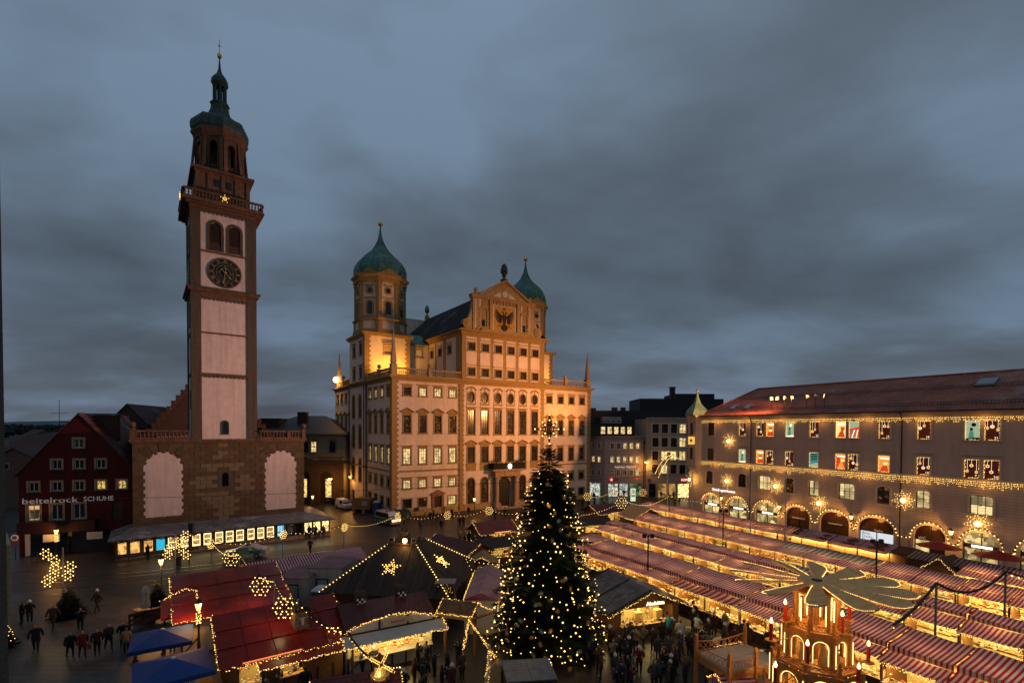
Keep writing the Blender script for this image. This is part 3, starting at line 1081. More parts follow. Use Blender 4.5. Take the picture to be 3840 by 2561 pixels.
# central block above the terrace
UX0, UX1 = 13.1, 31.85
ups = [(x, z) for x in CXS for z in (29.3, 24.7)]
mb = MB()
mb.M = MT((0, -0.02, 0))
wall(mb, UX0, UX1, 23.86, 32.0, [(x - .71, x + .71, z, z + 1.4) for x, z in ups], 0.3)
ob('attic_wall', mb, M_OCHRE, TH)
mb = MB()
mb.M = MT((0, -0.06, 0))
for x in CXS:
 wall(mb, x - 1.1, x + 1.1, 24.3, 31.8, [(x - .71, x + .71, 29.3, 30.7), (x - .71, x + .71, 24.7, 26.1)], 0.06)
 mb.M = MT((0, 0, 0))
 mb.xz([(x - 1.1, 24.3), (x - 1.1, 31.8), (x - 1.104, 31.8), (x - 1.104, 24.3)], -0.06, -0.02)
 mb.box(x - 1.0, x + 1.0, -0.14, -0.062, 31.35, 31.6, 1)
 mb.M = MT((0, -0.06, 0))
ob('attic_panel', mb, [M_CREAM, M_PALETRIM], TH)
window_meshes('th_up2', 1.42, 1.4, 'crown', M_OCHRE2, M_SASH, 3, 3)
for x, z in ups:
 add_window(TH, 'th_up2', x, z, M_DARKW, y=-0.08)
mb = MB()
for z0, z1, p in ((32.0, 32.35, 0.1), (32.35, 32.7, 0.3), (32.7, 33.05, 0.75)):
 mb.box(UX0 - p, UX1 + p, -p, 0.5, z0, z1)
 mb.box(UX0 - p, UX0 + 0.3, 0.501, 36, z0, z1)
 mb.box(UX1 - 0.3, UX1 + p, 0.501, 36, z0, z1)
ob('attic_cornice', mb, M_OCHRE, TH)
mb = MB()
mb.M = MT((UX0, 0, 0)) @ SIDE
usw = [(-5.0, 29.2), (-9.1, 29.2), (-12.9, 29.2)]
wall(mb, -36, -0.005, 23.86, 32.0, [(x - .71, x + .71, z, z + 1.4) for x, z in usw], 0.3)
mb.M = None
mb.quad((UX1, 0, 23.86), (UX1, 36, 23.86), (UX1, 36, 32), (UX1, 0, 32))
mb.quad((UX1, 36, 23.86), (UX0, 36, 23.86), (UX0, 36, 42), (UX1, 36, 42))
ob('nave_wall', mb, M_CREAM, TH)
for x, z in usw:
 add_window(TH, 'th_up2', x, z, M_DARKPANE, RZS, (UX0, 0, 0))
mb = MB()
mb.M = MT((UX0, 0, 0)) @ SIDE
for a, b in ((-2.3, -0.1), (-7.6, -6.5), (-11.3, -10.7), (-14.5, -14.1)):
 mb.box(a, b, -0.06, 0.003, 23.9, 31.98)
ob('nave_pilaster', mb, M_OCHRE, TH)
mb = MB()
for s, x0 in ((1, UX0 - 0.8), (-1, UX1 + 0.8)):
 mb.quad((x0, 0.3, 33.06), (x0, 36.2, 33.06), (22.45, 36.2, 42.4), (22.45, 0.3, 42.4))
 mb.quad((x0, 0.3, 32.9), (22.45, 0.3, 42.2), (22.45, 36.2, 42.2), (x0, 36.2, 32.9))
M_SLATEY = courses('slate_roof_long', (0.03, 0.03, 0.033), (0.02, 0.02, 0.023), (0.006, 0.006, 0.006), 0.4, 0.35, rough=0.85, axes='YZ', mort=0.025, snow=0.3, spec=0.1)
ob('roof', mb, M_SLATEY, TH)
mb = MB()
mb.xz([(UX0 + .3, 33.0), (UX1 - .3, 33.0), (22.45, 41.9)], 35.8, 36.1)
mb.box(22.0, 22.9, 35.6, 36.5, 41.5, 43.2)
ob('rear_gable', mb, M_OCHRE, TH)
mb = MB()
mb.lathe([(0.25, 43.2), (0.2, 43.8), (0.55, 44.2), (0.6, 44.7), (0.4, 45.5), (0.05, 46.0)], 10, (22.45, 36.05))
ob('pine_cone', mb, M_VERD, TH)
# gable
GC = 22.2
mb = MB()
mb.box(15.2, 29.2, 0.0, 0.9, 33.05, 39.3)
ob('gable_wall', mb, M_OCHRE, TH)
mb = MB()
mb.box(15.05, 29.35, -0.25, 0.95, 39.1, 39.45)
mb.box(14.95, 29.45, -0.4, 1.0, 39.45, 39.7)
mb.box(17.0, 27.4, -0.38, 0.0, 33.05, 33.5)
for s in (-1, 1):
 mb.xz([(GC + s * 5.6, 39.7), (GC + s * 5.6, 40.05), (GC, 43.25), (GC, 42.9)], -0.55, 1.0)
mb.xz([(GC - 5.3, 39.7), (GC + 5.3, 39.7), (GC, 42.9)], -0.12, 0.9)
for x in (18.8, 25.0):
 mb.box(x, x + 0.62, -0.28, 0.0, 33.5, 39.1)
 mb.box(x - 0.07, x + 0.69, -0.33, 0.0, 38.2, 38.5)
for x in (15.25, 16.1, 27.6, 28.4):
 mb.box(x, x + 0.5, -0.14, 0.0, 33.1, 39.1)
for k in range(7):
 mb.box(19.75 + k * 0.74, 19.95 + k * 0.74, -0.14, 0.0, 38.35, 39.05)
ob('gable_order', mb, M_OCHRE2, TH)
mb = MB()
mb.xz([(GC - 2.6, 39.85), (GC - .9, 39.85), (GC - .9, 40.9)], -0.16, -0.12)
mb.xz([(GC + 2.6, 39.85), (GC + .9, 39.85), (GC + .9, 40.9)], -0.16, -0.12)
mb.xz([(GC + 0.62 * cos(t), 40.55 + 0.62 * sin(t)) for t in [2 * pi * i / 16 for i in range(16)]], -0.2, -0.12)
mb.box(19.55, 24.75, -0.1, -0.005, 33.2, 33.45)
mb.box(19.55, 19.75, -0.1, -0.005, 33.45, 38.2)
mb.box(24.55, 24.75, -0.1, -0.005, 33.45, 38.2)
mb.box(19.55, 24.75, -0.1, -0.005, 38.2, 38.33)
for x in (15.8, 16.65, 26.0, 28.05):
 mb.box(x, x + 0.3, -0.05, -0.005, 33.6, 38.9)
ob('gable_trim', mb, M_PALETRIM, TH)
mb = MB()
mb.box(19.76, 24.54, -0.06, -0.004, 33.46, 38.19)
ob('eagle_field', mb, mat('gold_ground_paint', (0.42, 0.25, 0.05), rough=0.7, var=0.12), TH)
# niches
for x in (17.55, 26.75):
 mb = MB()
 o = [(x - 1.0, 33.9)] + arc_pts(x, 36.7, 1.0, 1.0, 10, pi, 0) + [(x + 1.0, 33.9)]
 i_ = [(x - 0.72, 33.9)] + arc_pts(x, 36.7, 0.72, 0.72, 10, pi, 0) + [(x + 0.72, 33.9)]
 for k in range(len(o) - 1):
  mb.xz([o[k], o[k + 1], i_[k + 1], i_[k]], -0.2, -0.004)
 mb.box(x - 1.1, x + 1.1, -0.25, -0.004, 33.65, 33.9)
 mb.xz([(x - .35, 33.9), (x + .35, 33.9), (x + .35, 35.2), (x - .35, 35.2)], -0.03, -0.004, 1)
 ob('niche', mb, [M_OCHRE2, M_DARKPANE], TH)
# scrolls
for s in (-1, 1):
 mb = MB()
 cx, cz = GC + s * 8.0, 34.15
 pts = []
 n = 14
 for k in range(n + 1):
  t = k / n
  pts.append((GC + s * (7.0 + 0.0 + 1.9 * t ** 1.7), 38.0 - 4.6 * t))
 body = [(GC + s * 7.0, 33.06)] + [(GC + s * 7.0, 38.0)] + pts[1:-2] + [(GC + s * 8.9, 33.06)]
 mb.xz(body, 0.05, 0.75)
 mb.M = MT((cx, 0, cz)) @ MR(RAD(90), 4, 'X')
 mb.lathe([(0.95, -0.9), (0.95, 0.14)], 20)
 mb.lathe([(0.62, 0.14), (0.62, 0.24)], 16)
 mb.lathe([(0.3, 0.24), (0.3, 0.34)], 12)
 ob('scroll', mb, M_OCHRE2, TH)
 pedestal(TH, GC + s * 6.15, 0.3, 39.7, 0.3, 0.3)
mb = MB()
mb.box(GC - .5, GC + .5, -0.3, 0.7, 43.0, 43.5)
mb.lathe([(0.35, 43.5), (0.2, 43.9), (0.5, 44.1), (0.2, 44.25), (0.45, 44.4), (0.68, 44.9), (0.62, 45.6), (0.4, 46.1), (0.08, 46.5)], 12, (GC, 0.2))
for k in range(40):
 a, z = ru(0, 6.28), ru(44.5, 46.1)
 r = 0.66 - 0.25 * abs(z - 44.9) / 1.2
 mb.octa((GC + r * cos(a), 0.2 + r * sin(a), z), 0.13)
ob('pine_cone', mb, mat('dark_bronze', (0.06, 0.06, 0.05), rough=0.5, var=0.3, metal=0.5), TH)
# eagle: two heads, spread wings of separate feathers, fan tail, crown
mb = MB()
ey, ez = -0.14, 35.75
def ef(pts, m=0, d=0.0):
 mb.xz([(GC + x - 0.05, ez + z) for x, z in pts], ey - d, -0.06, m)
ef([(-0.3, 0.75), (0.3, 0.75), (0.42, 0.1), (0.28, -0.7), (0.12, -1.0), (-0.12, -1.0), (-0.28, -0.7), (-0.42, 0.1)])
for s in (-1, 1):
 ef([(s * 0.02, 0.7), (s * 0.24, 0.7), (s * 0.32, 1.1), (s * 0.30, 1.42), (s * 0.2, 1.42), (s * 0.16, 1.1)], d=0.01)
 ef([(s * 0.16, 1.3), (s * 0.3, 1.52), (s * 0.46, 1.48), (s * 0.72, 1.28), (s * 0.46, 1.32), (s * 0.3, 1.25)], d=0.02)
 ef([(s * 0.2, 0.62), (s * 0.9, 0.95), (s * 1.3, 1.25), (s * 1.25, 0.8), (s * 0.7, 0.25), (s * 0.3, 0.1)], d=0.012)
 tips = [(2.05, 1.75), (2.2, 1.25), (2.25, 0.75), (2.15, 0.25), (1.95, -0.2), (1.65, -0.6), (1.25, -0.85), (0.85, -0.85)]
 for k, (tx, tz) in enumerate(tips):
  r0 = (1.28 - 0.09 * k, 1.1 - 0.14 * k)
  dx, dz = tx - r0[0], tz - r0[1]
  l = math.hypot(dx, dz)
  nx_, nz_ = -dz / l * 0.12, dx / l * 0.12
  mid = (r0[0] + dx * .75, r0[1] + dz * .75)
  ef([(s * (r0[0] + nx_ * .7), r0[1] + nz_ * .7), (s * (mid[0] + nx_), mid[1] + nz_), (s * tx, tz), (s * (mid[0] - nx_), mid[1] - nz_), (s * (r0[0] - nx_ * .7), r0[1] - nz_ * .7)], d=0.004 * k)
 ef([(s * 0.15, -0.75), (s * 0.55, -1.15), (s * 0.95, -1.1), (s * 1.05, -1.3), (s * 0.6, -1.38), (s * 0.3, -1.1)])
 for k in range(3):
  a = s * (0.25 + 0.35 * k)
  ef([(0, -1.0), (0.13 * s + 0.9 * sin(a), -1.2 - 0.75 * cos(a)), (0.75 * sin(a), -1.35 - 0.85 * cos(a)), (0.45 * sin(a) - .1 * s, -1.6)], d=0.015)
ef([(-.14, -1), (.14, -1), (.1, -2.2), (0, -2.35), (-.1, -2.2)], d=0.018)
ef([(-.3, 1.75), (.3, 1.75), (.42, 2.15), (.2, 2.02), (0, 2.3), (-.2, 2.02), (-.42, 2.15)], 1)
for s in (-1, 1):
 ef([(s * 1.05, -1.0), (s * 1.15, -1.0), (s * 1.6, -1.6), (s * 1.5, -1.65)], 1)
ob('eagle', mb, [mat('black_paint', (0.018, 0.012, 0.01), rough=0.5, var=0.1), mat('red_paint', (0.3, 0.05, 0.03), rough=0.6, var=0.1)], TH)
# tower blocks and domes
wing = MB()
wing.quad((8.6, 14.5, 23.86), (13.1, 14.5, 23.86), (13.1, 14.5, 32), (8.6, 14.5, 32))
wing.quad((31.85, 14.5, 23.86), (36.1, 14.5, 23.86), (36.1, 14.5, 32), (31.85, 14.5, 32))
ob('transept_wall', wing, M_CREAM, TH)
add_window(TH, 'th_up2', 10.9, 29.4, M_DARKPANE, y=14.5)
mb = MB()
mb.poly([(8.5, 14.1, 32.0), (13.1, 14.1, 32.0), (13.1, 18.3, 34.5), (8.5, 18.3, 34.5)])
mb.poly([(36.2, 14.1, 32.0), (31.8, 14.1, 32.0), (31.8, 18.3, 34.5), (36.2, 18.3, 34.5)])
mb.box(8.5, 12.3, 14.0, 14.4, 31.8, 32.0)
ob('transept_roof', mb, M_VERD, TH)
for side_, tx in ((0, 4.3), (1, 40.1)):
 x0, x1 = (0.0, 8.62) if side_ == 0 else (36.0, 44.65)
 mb = MB()
 mb.M = MT((0, 13.3, 0))
 wall(mb, x0, x1, 23.86, 33.1, [(tx - 0.1 - .85, tx - 0.1 + .85, 29.2, 30.9)], 0.25)
 mb.M = MT((-0.4 if side_ == 0 else x0, 0, 0)) @ SIDE
 tw = [(-15.8, 29.0), (-20.1, 29.0), (-15.8, 24.5), (-20.1, 24.5)]
 wall(mb, -23.3, -13.3, 23.86, 33.1, [(a - .75, a + .75, b, b + 2.1) for a, b in tw], 0.3)
 mb.M = None
 if side_ == 0:
  mb.quad((-0.4, 13.3, 23.86), (0, 13.3, 23.86), (0, 13.3, 33.1), (-0.4, 13.3, 33.1))
 mb.quad((x1, 13.3, 23.86), (x1, 23.3, 23.86), (x1, 23.3, 33.1), (x1, 13.3, 33.1))
 mb.quad((x1, 23.3, 23.86), (x0 - .4, 23.3, 23.86), (x0 - .4, 23.3, 33.1), (x1, 23.3, 33.1))
 mb.poly([(x0 - .4, 13.3, 33.1), (x1, 13.3, 33.1), (x1, 23.3, 33.1), (x0 - .4, 23.3, 33.1)])
 ob('tower_base', mb, M_CREAM, TH)
 if side_ == 0:
  window_meshes('th_tw', 1.5, 2.1, 'lintel', M_OCHRE2, M_SASH, 3, 4)
  for a, b in tw:
   add_window(TH, 'th_tw', a, b, M_DARKPANE, RZS, (-0.4, 0, 0))
 window_meshes('th_blind', 1.7, 1.7, 'lintel', M_OCHRE2, mat('blind_shutter', (0.5, 0.36, 0.22), var=0.1), 2, 6)
 add_window(TH, 'th_blind', tx - 0.1, 29.2, mat('blind_infill', (0.5, 0.38, 0.25), var=0.1), y=13.3)
 mb = MB()
 xa = x0 - (0.4 if side_ == 0 else 0)
 mb.box(xa - 0.35, x1 + 0.35, 12.95, 23.65, 32.5, 32.8)
 mb.box(xa - 0.6, x1 + 0.6, 12.7, 23.9, 32.8, 33.15)
 ob('tower_cornice', mb, M_OCHRE, TH)
 for i in range(19):
  w1 = (1.1, 0.8)[i % 2]
  for x, s in ((xa if side_ == 0 else x0, 1), (x1, -1)):
   if side_ == 0 and s == 1:
    mq = 'a' if i % 2 == 0 else 'b'
    ob('quoin', qm[mq], parent=TH, loc=(xa, 13.3, 23.9 + i * 0.45))
   else:
    ob('quoin', qm['m' + 'ab'[i % 2]], parent=TH, loc=(x + s * w1 / 2, 13.3, 23.9 + i * 0.45))
 # octagon
 c = (tx, 18.3)
 ph = pi / 8
 k8 = 1 / cos(pi / 8)
 mb = MB()
 mb.lathe([(4.85 * k8, 33.15), (4.85 * k8, 33.9), (4.65 * k8, 34.1), (4.65 * k8, 35.9), (4.75 * k8, 36.0), (4.45 * k8, 36.2), (4.45 * k8, 43.4)], 8, c, ph)
 ob('drum', mb, M_CREAM, TH)
 mb = MB()
 mb.lathe([(4.95 * k8, 35.75), (5.0 * k8, 36.1), (4.5 * k8, 36.25)], 8, c, ph)
 mb.lathe([(4.5 * k8, 43.1), (4.85 * k8, 43.3), (4.85 * k8, 44.0), (5.25 * k8, 44.3), (5.25 * k8, 44.6), (4.6 * k8, 44.9)], 8, c, ph)
 mb.lathe([(4.92 * k8, 33.2), (4.92 * k8, 34.0), (4.7 * k8, 34.1)], 8, c, ph)
 ob('drum_cornice', mb, M_OCHRE, TH)
 for k in range(8):
  a = ph + k * pi / 4
  vx, vy = c[0] + 4.5 * k8 * cos(a), c[1] + 4.5 * k8 * sin(a)
  mb = MB()
  mb.M = MT((vx, vy, 0)) @ MR(a, 4, 'Z')
  mb.xy([(0.18, 0), (-0.10, -0.62), (-0.5, -0.5), (-0.5, 0.5), (-0.10, 0.62)], 36.2, 43.1)
  mb.xy([(0.3, 0), (0.0, -0.72), (-0.5, -0.6), (-0.5, 0.6), (0.0, 0.72)], 33.3, 36.2)
  mb.xy([(0.28, 0), (0.0, -0.7), (-0.5, -0.6), (-0.5, 0.6), (0.0, 0.7)], 42.7, 43.1)
  ob('pilaster', mb, M_OCHRE, TH)
  a = k * pi / 4
  M2 = MT((c[0] + 4.45 * cos(a), c[1] + 4.45 * sin(a), 0)) @ MR(a + pi / 2, 4, 'Z')
  if cos(a) > 0.3 and side_ == 0 and sin(a) > -0.5:
   continue
  mb = MB()
  mb.M = M2
  o = [(-0.85, 36.7)] + arc_pts(0, 38.9, 0.85, 0.85, 8, pi, 0) + [(0.85, 36.7)]
  i_ = [(-0.55, 36.9)] + arc_pts(0, 38.9, 0.55, 0.55, 8, pi, 0) + [(0.55, 36.9)]
  for q in range(len(o) - 1):
   mb.xz([o[q], o[q + 1], i_[q + 1], i_[q]], -0.12, 0.01)
  mb.box(-1.0, 1.0, -0.16, 0.01, 36.5, 36.7)
  mb.box(-1.05, 1.05, -0.2, 0.01, 40.0, 40.2)
  for q in range(16):
   t0, t1 = 2 * pi * q / 16, 2 * pi * (q + 1) / 16
   mb.xz([(0.5 * cos(t0), 41.5 + 0.5 * sin(t0)), (0.5 * cos(t1), 41.5 + 0.5 * sin(t1)), (0.8 * cos(t1), 41.5 + 0.8 * sin(t1)), (0.8 * cos(t0), 41.5 + 0.8 * sin(t0))], -0.12, 0.01)
  mb.xz([(-1.0, 42.35), (1.0, 42.35), (0.7, 42.75), (0.25, 42.5), (-0.25, 42.5), (-0.7, 42.75)], -0.15, 0.01)
  wo = ob('drum_window', mb, M_OCHRE, TH)
  mb = MB()
  mb.M = M2
  mb.poly([(x, -0.02, z) for x, z in i_])
  mb.poly([(0.5 * cos(t), -0.02, 41.5 + 0.5 * sin(t)) for t in [2 * pi * q / 16 for q in range(16)]])
  ob('pane', mb, M_DARKPANE, wo)
  # little pediment at the foot of the dome
  mb = MB()
  mb.M = MT((c[0] + 4.7 * cos(a), c[1] + 4.7 * sin(a), 0)) @ MR(a + pi / 2, 4, 'Z')
  mb.xz([(-1.95, 44.62), (1.95, 44.62), (0, 45.75)], -0.3, 0.6)
  ob('dome_pediment', mb, M_OCHRE, TH)
 prof = [(4.75, 44.7), (4.95, 45.6), (4.95, 46.5), (4.7, 47.5), (4.15, 48.5), (3.4, 49.4), (2.5, 50.3), (1.7, 51.2), (1.1, 52.2), (0.7, 53.2), (0.42, 54.3), (0.25, 55.3), (0.14, 56.4), (0.12, 57.0)]
 prof = [(r * k8 * 0.96, 44.7 + (z - 44.7) * (55.4 - 44.7) / (57.0 - 44.7)) for r, z in prof]
 mb = MB()
 mb.lathe(prof, 8, c, ph)
 ob('dome', mb, M_VERD, TH)
 mb = MB()
 for k in range(24):
  a = ph + 2 * pi * k / 24
  f = cos(pi / 8) / cos(((a - ph) % (pi / 4)) - pi / 8)
  mb.tube([(c[0] + r * f * cos(a), c[1] + r * f * sin(a), z) for r, z in prof[:-4]], 0.05, 3)
 ob('dome_seam', mb, M_VERD, TH)
 mb = MB()
 mb.ball((c[0], c[1], 55.85), 0.48, 14, 10)
 ob('ball_finial', mb, M_GOLD, TH, smooth=True)
# bell tower
M_PINK = mat('pale_tower_render', (0.60, 0.50, 0.44), rough=0.92, var=0.1, scale=1.2, stain=0.2, bump=0.12)
M_TBROWN = mat('tower_brown_stone', (0.088, 0.068, 0.045), rough=0.9, var=0.25, scale=3, stain=0.3, bump=0.2)
M_TSAND = mat('tower_sandstone', (0.135, 0.075, 0.042), rough=0.85, var=0.3, scale=2, stain=0.35, bump=0.2)
M_LEDGE = mat('ledge_copper', (0.05, 0.075, 0.06), rough=0.6, var=0.3)
TWR = thing('bell_tower', 'tall pale bell tower with brown corner strips, black clock and green copper cap', 'tower', (-46.83, 56.27, 0), ang(53.5))
X0, X1 = 8.65, 16.0
AX, AY = 12.33, 3.68
# massive foot
AL = (3.95, 7.55, 4.0, 11.85)
AR = (17.0, 20.75, 3.85, 11.75)
mb = MB()
wall(mb, 2.75, 21.88, 0, 13.0, [(11.88, 12.62, 7.4, 9.15, 0.37)], 0.5)
mb.quad((2.75, 14, 0), (2.75, 0, 0), (2.75, 0, 13), (2.75, 14, 13))
mb.quad((21.88, 0, 0), (21.88, 14, 0), (21.88, 14, 13), (21.88, 0, 13))
mb.quad((21.88, 14, 0), (2.75, 14, 0), (2.75, 14, 13), (21.88, 14, 13))
ob('foot_wall', mb, M_TBROWN, TWR)
for a0, a1, z0, z1 in (AL, AR):
 w = (a1 - a0) / 2
 cx = (a0 + a1) / 2
 mb = MB()
 zc = z1 - w
 left, right = [], []
 n = 14
 for i in range(n):      # toothed edge where the stones bite into the plaster
  za, zb = z0 + (zc - z0) * i / n, z0 + (zc - z0) * (i + 1) / n
  o = 0.16 if i % 2 else 0.0
  left += [(a0 - o, za), (a0 - o, zb)]
  right += [(a1 + o, za), (a1 + o, zb)]
 arc = []
 for i in range(15):
  t = pi * i / 15
  r = w + (0.16 if i % 2 == 0 else -0.05)
  for tt in (t, pi * (i + 1) / 15):
   arc.append((cx + r * cos(tt), zc + r * sin(tt)))
 mb.xz([(a0, z0), (a1, z0)] + right + arc + left[::-1], -0.03, 0.02)
 ob('plaster_panel', mb, M_PINK, TWR)
def in_panel(x, z, p):
 a0, a1, z0, z1 = p
 w = (a1 - a0) / 2
 zc = z1 - w
 if z < z0 or x < a0 or x > a1:
  return False
 return z < zc or (x - (a0 + a1) / 2) ** 2 + (z - zc) ** 2 < w * w
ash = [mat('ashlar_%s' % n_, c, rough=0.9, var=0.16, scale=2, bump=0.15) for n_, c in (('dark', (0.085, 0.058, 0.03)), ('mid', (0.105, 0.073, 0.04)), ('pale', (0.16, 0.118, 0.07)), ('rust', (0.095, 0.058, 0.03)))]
BLK = {}
rowh = 0.52
for r in range(19):
 z = 3.1 + r * rowh
 x = 2.75 - (0.62 if r % 2 else 0)
 while x < 21.85:
  xa, xb = max(x, 2.75), min(x + 1.24, 21.88)
  x += 1.24
  if xb - xa < 0.25:
   continue
  segs = [(xa, xb)]
  for p in (AL, AR):
   new = []
   for a, b in segs:
    n = 12
    run = None
    for k in range(n + 1):
     xm = a + (b - a) * (k + 0.5) / n
     inside = k == n or in_panel(xm, z + rowh / 2, (p[0] - .12, p[1] + .12, p[2] - .1, p[3] + .12))
     if not inside and run is None:
      run = a + (b - a) * k / n
     if inside and run is not None:
      new.append((run, a + (b - a) * k / n))
      run = None
   segs = new
  for a, b in segs:
   if b - a < 0.2 or (a < 12.9 and b > 11.6 and 7.0 < z + .3 < 9.3):
    continue
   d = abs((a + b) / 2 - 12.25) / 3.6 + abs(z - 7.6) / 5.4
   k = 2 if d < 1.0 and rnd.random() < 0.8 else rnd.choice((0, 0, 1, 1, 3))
   key = (round(b - a, 1), k)
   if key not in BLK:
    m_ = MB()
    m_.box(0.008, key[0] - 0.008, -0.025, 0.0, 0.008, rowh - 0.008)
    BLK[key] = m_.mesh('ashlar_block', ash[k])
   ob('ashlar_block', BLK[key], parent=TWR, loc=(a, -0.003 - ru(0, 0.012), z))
# keystones
for cx, zt in ((5.75, 11.95), (18.87, 11.85)):
 mb = MB()
 mb.xz([(cx - 0.35, zt), (cx + 0.35, zt), (cx + 0.55, zt + 1.0), (cx - 0.55, zt + 1.0)], -0.12, 0.0)
 ob('keystone', mb, ash[0], TWR)
 for s in (-1, 1):
  for k in range(1, 4):
   t = k * 0.36
   mb = MB()
   r0, r1 = 2.0, 3.0
   z_c = zt - 1.85
   mb.xz([(cx + s * r0 * sin(t - .15), z_c + r0 * cos(t - .15)), (cx + s * r0 * sin(t + .17), z_c + r0 * cos(t + .17)),
 (cx + s * r1 * sin(t + .17), min(12.9, z_c + r1 * cos(t + .17))), (cx + s * r1 * sin(t - .15), min(12.9, z_c + r1 * cos(t - .15)))], -0.065, 0.0)
   ob('voussoir', mb, ash[k % 2], TWR)
def small_arch_window(x, z, w, h, y=0.0, rz=0.0, base=(0, 0, 0), mm=None, slats=0, fr=0.14):
 mb = MB()
 mb.M = MT(base) @ MR(rz, 4, 'Z') @ MT((x, y, z))
 inn = [(-w / 2, 0)] + arc_pts(0, h - w / 2, w / 2, None, 10, pi, 0) + [(w / 2, 0)]
 out = [(-w / 2 - fr, 0)] + arc_pts(0, h - w / 2, w / 2 + fr, None, 10, pi, 0) + [(w / 2 + fr, 0)]
 for a, b, c, d in zip(inn, inn[1:], out, out[1:]):
  mb.xz([a, b, d, c], -0.07, 0.05)
 mb.box(-w / 2 - fr, w / 2 + fr, -0.12, 0.05, -0.12, 0)
 o = ob('window', mb, mm or M_TBROWN, TWR)
 mb2 = MB()
 mb2.M = mb.M
 mb2.poly([(a, 0.12, b) for a, b in inn])
 ob('pane', mb2, M_DARKPANE, o)
 mb2 = MB()
 mb2.M = mb.M
 if slats:
  for k in range(slats):
   zz = h * 0.3 + (h * 0.66) * k / slats
   hw = w / 2 if zz < h - w / 2 else math.sqrt(max(0.01, (w / 2) ** 2 - (zz - h + w / 2) ** 2))
   mb2.add([(-hw, 0.0, zz), (hw, 0.0, zz), (hw, 0.1, zz + 0.12), (-hw, 0.1, zz + 0.12), (-hw, 0.02, zz - .03), (hw, 0.02, zz - .03)], [(0, 1, 2, 3), (0, 4, 5, 1)])
  mb2.box(-w / 2, w / 2, 0.02, 0.1, 0, h * 0.28)
  ob('louvre', mb2, M_DWOOD, o)
 else:
  mb2.box(-0.02, 0.02, 0.06, 0.1, 0, h * 0.95)
  for k in range(1, 4):
   mb2.box(-w / 2, w / 2, 0.062, 0.098, h * k / 4.6 - .02, h * k / 4.6 + .02)
  ob('sash', mb2, M_IRON, o)
small_arch_window(12.25, 7.4, 0.74, 1.75, 0.3)
mb = MB()
mb.box(2.6, 22.03, -0.2, 14.1, 13.0, 13.2)
mb.box(2.45, 22.18, -0.38, 14.2, 13.2, 13.48)
ob('foot_cornice', mb, M_TSAND, TWR)
TB = MB()
TB.lathe([(0.10, 0), (0.10, 0.08), (0.05, 0.14), (0.12, 0.32), (0.055, 0.56), (0.1, 0.66), (0.1, 0.72)], 8)
TBAL = TB.mesh('baluster_sandstone', M_TSAND)
balustrade(TWR, (2.9, -0.1), (8.5, -0.1), 13.68, mm=M_TSAND, me=TBAL, h=0.72, step=0.38)
balustrade(TWR, (16.2, -0.1), (21.7, -0.1), 13.68, mm=M_TSAND, me=TBAL, h=0.72, step=0.38)
balustrade(TWR, (2.8, 0.3), (2.8, 8), 13.68, mm=M_TSAND, me=TBAL, h=0.72, step=0.45)
pedestal(TWR, 2.8, -0.1, 13.48, 1.1, 0.24, M_TSAND)
pedestal(TWR, 21.8, -0.1, 13.48, 1.1, 0.24, M_TSAND)
pedestal(TWR, 19.9, -0.1, 13.48, 1.0, 0.22, M_TSAND, None)
# shaft
mb = MB()
sh_h = [(11.97, 12.6, 14.15, 15.75, 0.31)]
mb.M = MT((0, 0.14, 0))
wall(mb, X0 + .05, X1 - .05, 13.2, 42.6, sh_h + [(10.72, 11.98, 37.4, 40.85, 0.63), (12.87, 14.12, 37.4, 40.8, 0.62)], 0.3)
mb.M = MT((X0 + 0.14, 0, 0)) @ SIDE
wall(mb, -7.3, -0.05, 13.2, 42.6, [(-4.2, -3.0, 37.4, 40.8, 0.6)], 0.3)
mb.M = None
mb.quad((X1 - .14, 0.1, 13.2), (X1 - .14, 7.3, 13.2), (X1 - .14, 7.3, 42.6), (X1 - .14, 0.1, 42.6))
mb.quad((X1, 7.25, 13.2), (X0, 7.25, 13.2), (X0, 7.25, 42.6), (X1, 7.25, 42.6))
ob('shaft_wall', mb, M_PINK, TWR)
for xa, xb in ((X0, 9.75), (14.9, X1)):
 for ya, yb in ((0.0, 1.1), (6.25, 7.35)):
  mb = MB()
  mb.box(xa, xb, ya, yb, 13.2, 42.6)
  ob('corner_strip', mb, M_TBROWN, TWR)
mb = MB()
def ring(mb, z0, z1, p, x0=X0, x1=X1, y0=0.0, y1=7.35):
 mb.box(x0 - p, x1 + p, y0 - p, y1 + p, z0, z1)
for z, big in ((21.75, 0), (26.92, 0), (37.1, 0)):
 mb.box(9.76, 14.89, 0.0, 0.16, z - 0.12, z + 0.08)
 mb.box(X0 + 0.0, X0 + 0.16, 1.11, 6.24, z - 0.12, z + 0.08)
ring(mb, 32.0, 32.3, 0.25)
ring(mb, 32.3, 32.42, 0.42)
ring(mb, 42.2, 42.6, 0.1)
ring(mb, 42.6, 42.85, 0.45)
ring(mb, 42.85, 43.1, 0.85)
mb.box(9.76, 14.89, 0.02, 0.16, 31.4, 32.0)
mb.box(X0 + 0.02, X0 + .16, 1.11, 6.24, 31.4, 32.0)
ob('ledge', mb, M_TSAND, TWR)
mb = MB()
ring(mb, 32.42, 32.5, 0.46)
ob('ledge_cover', mb, M_LEDGE, TWR)
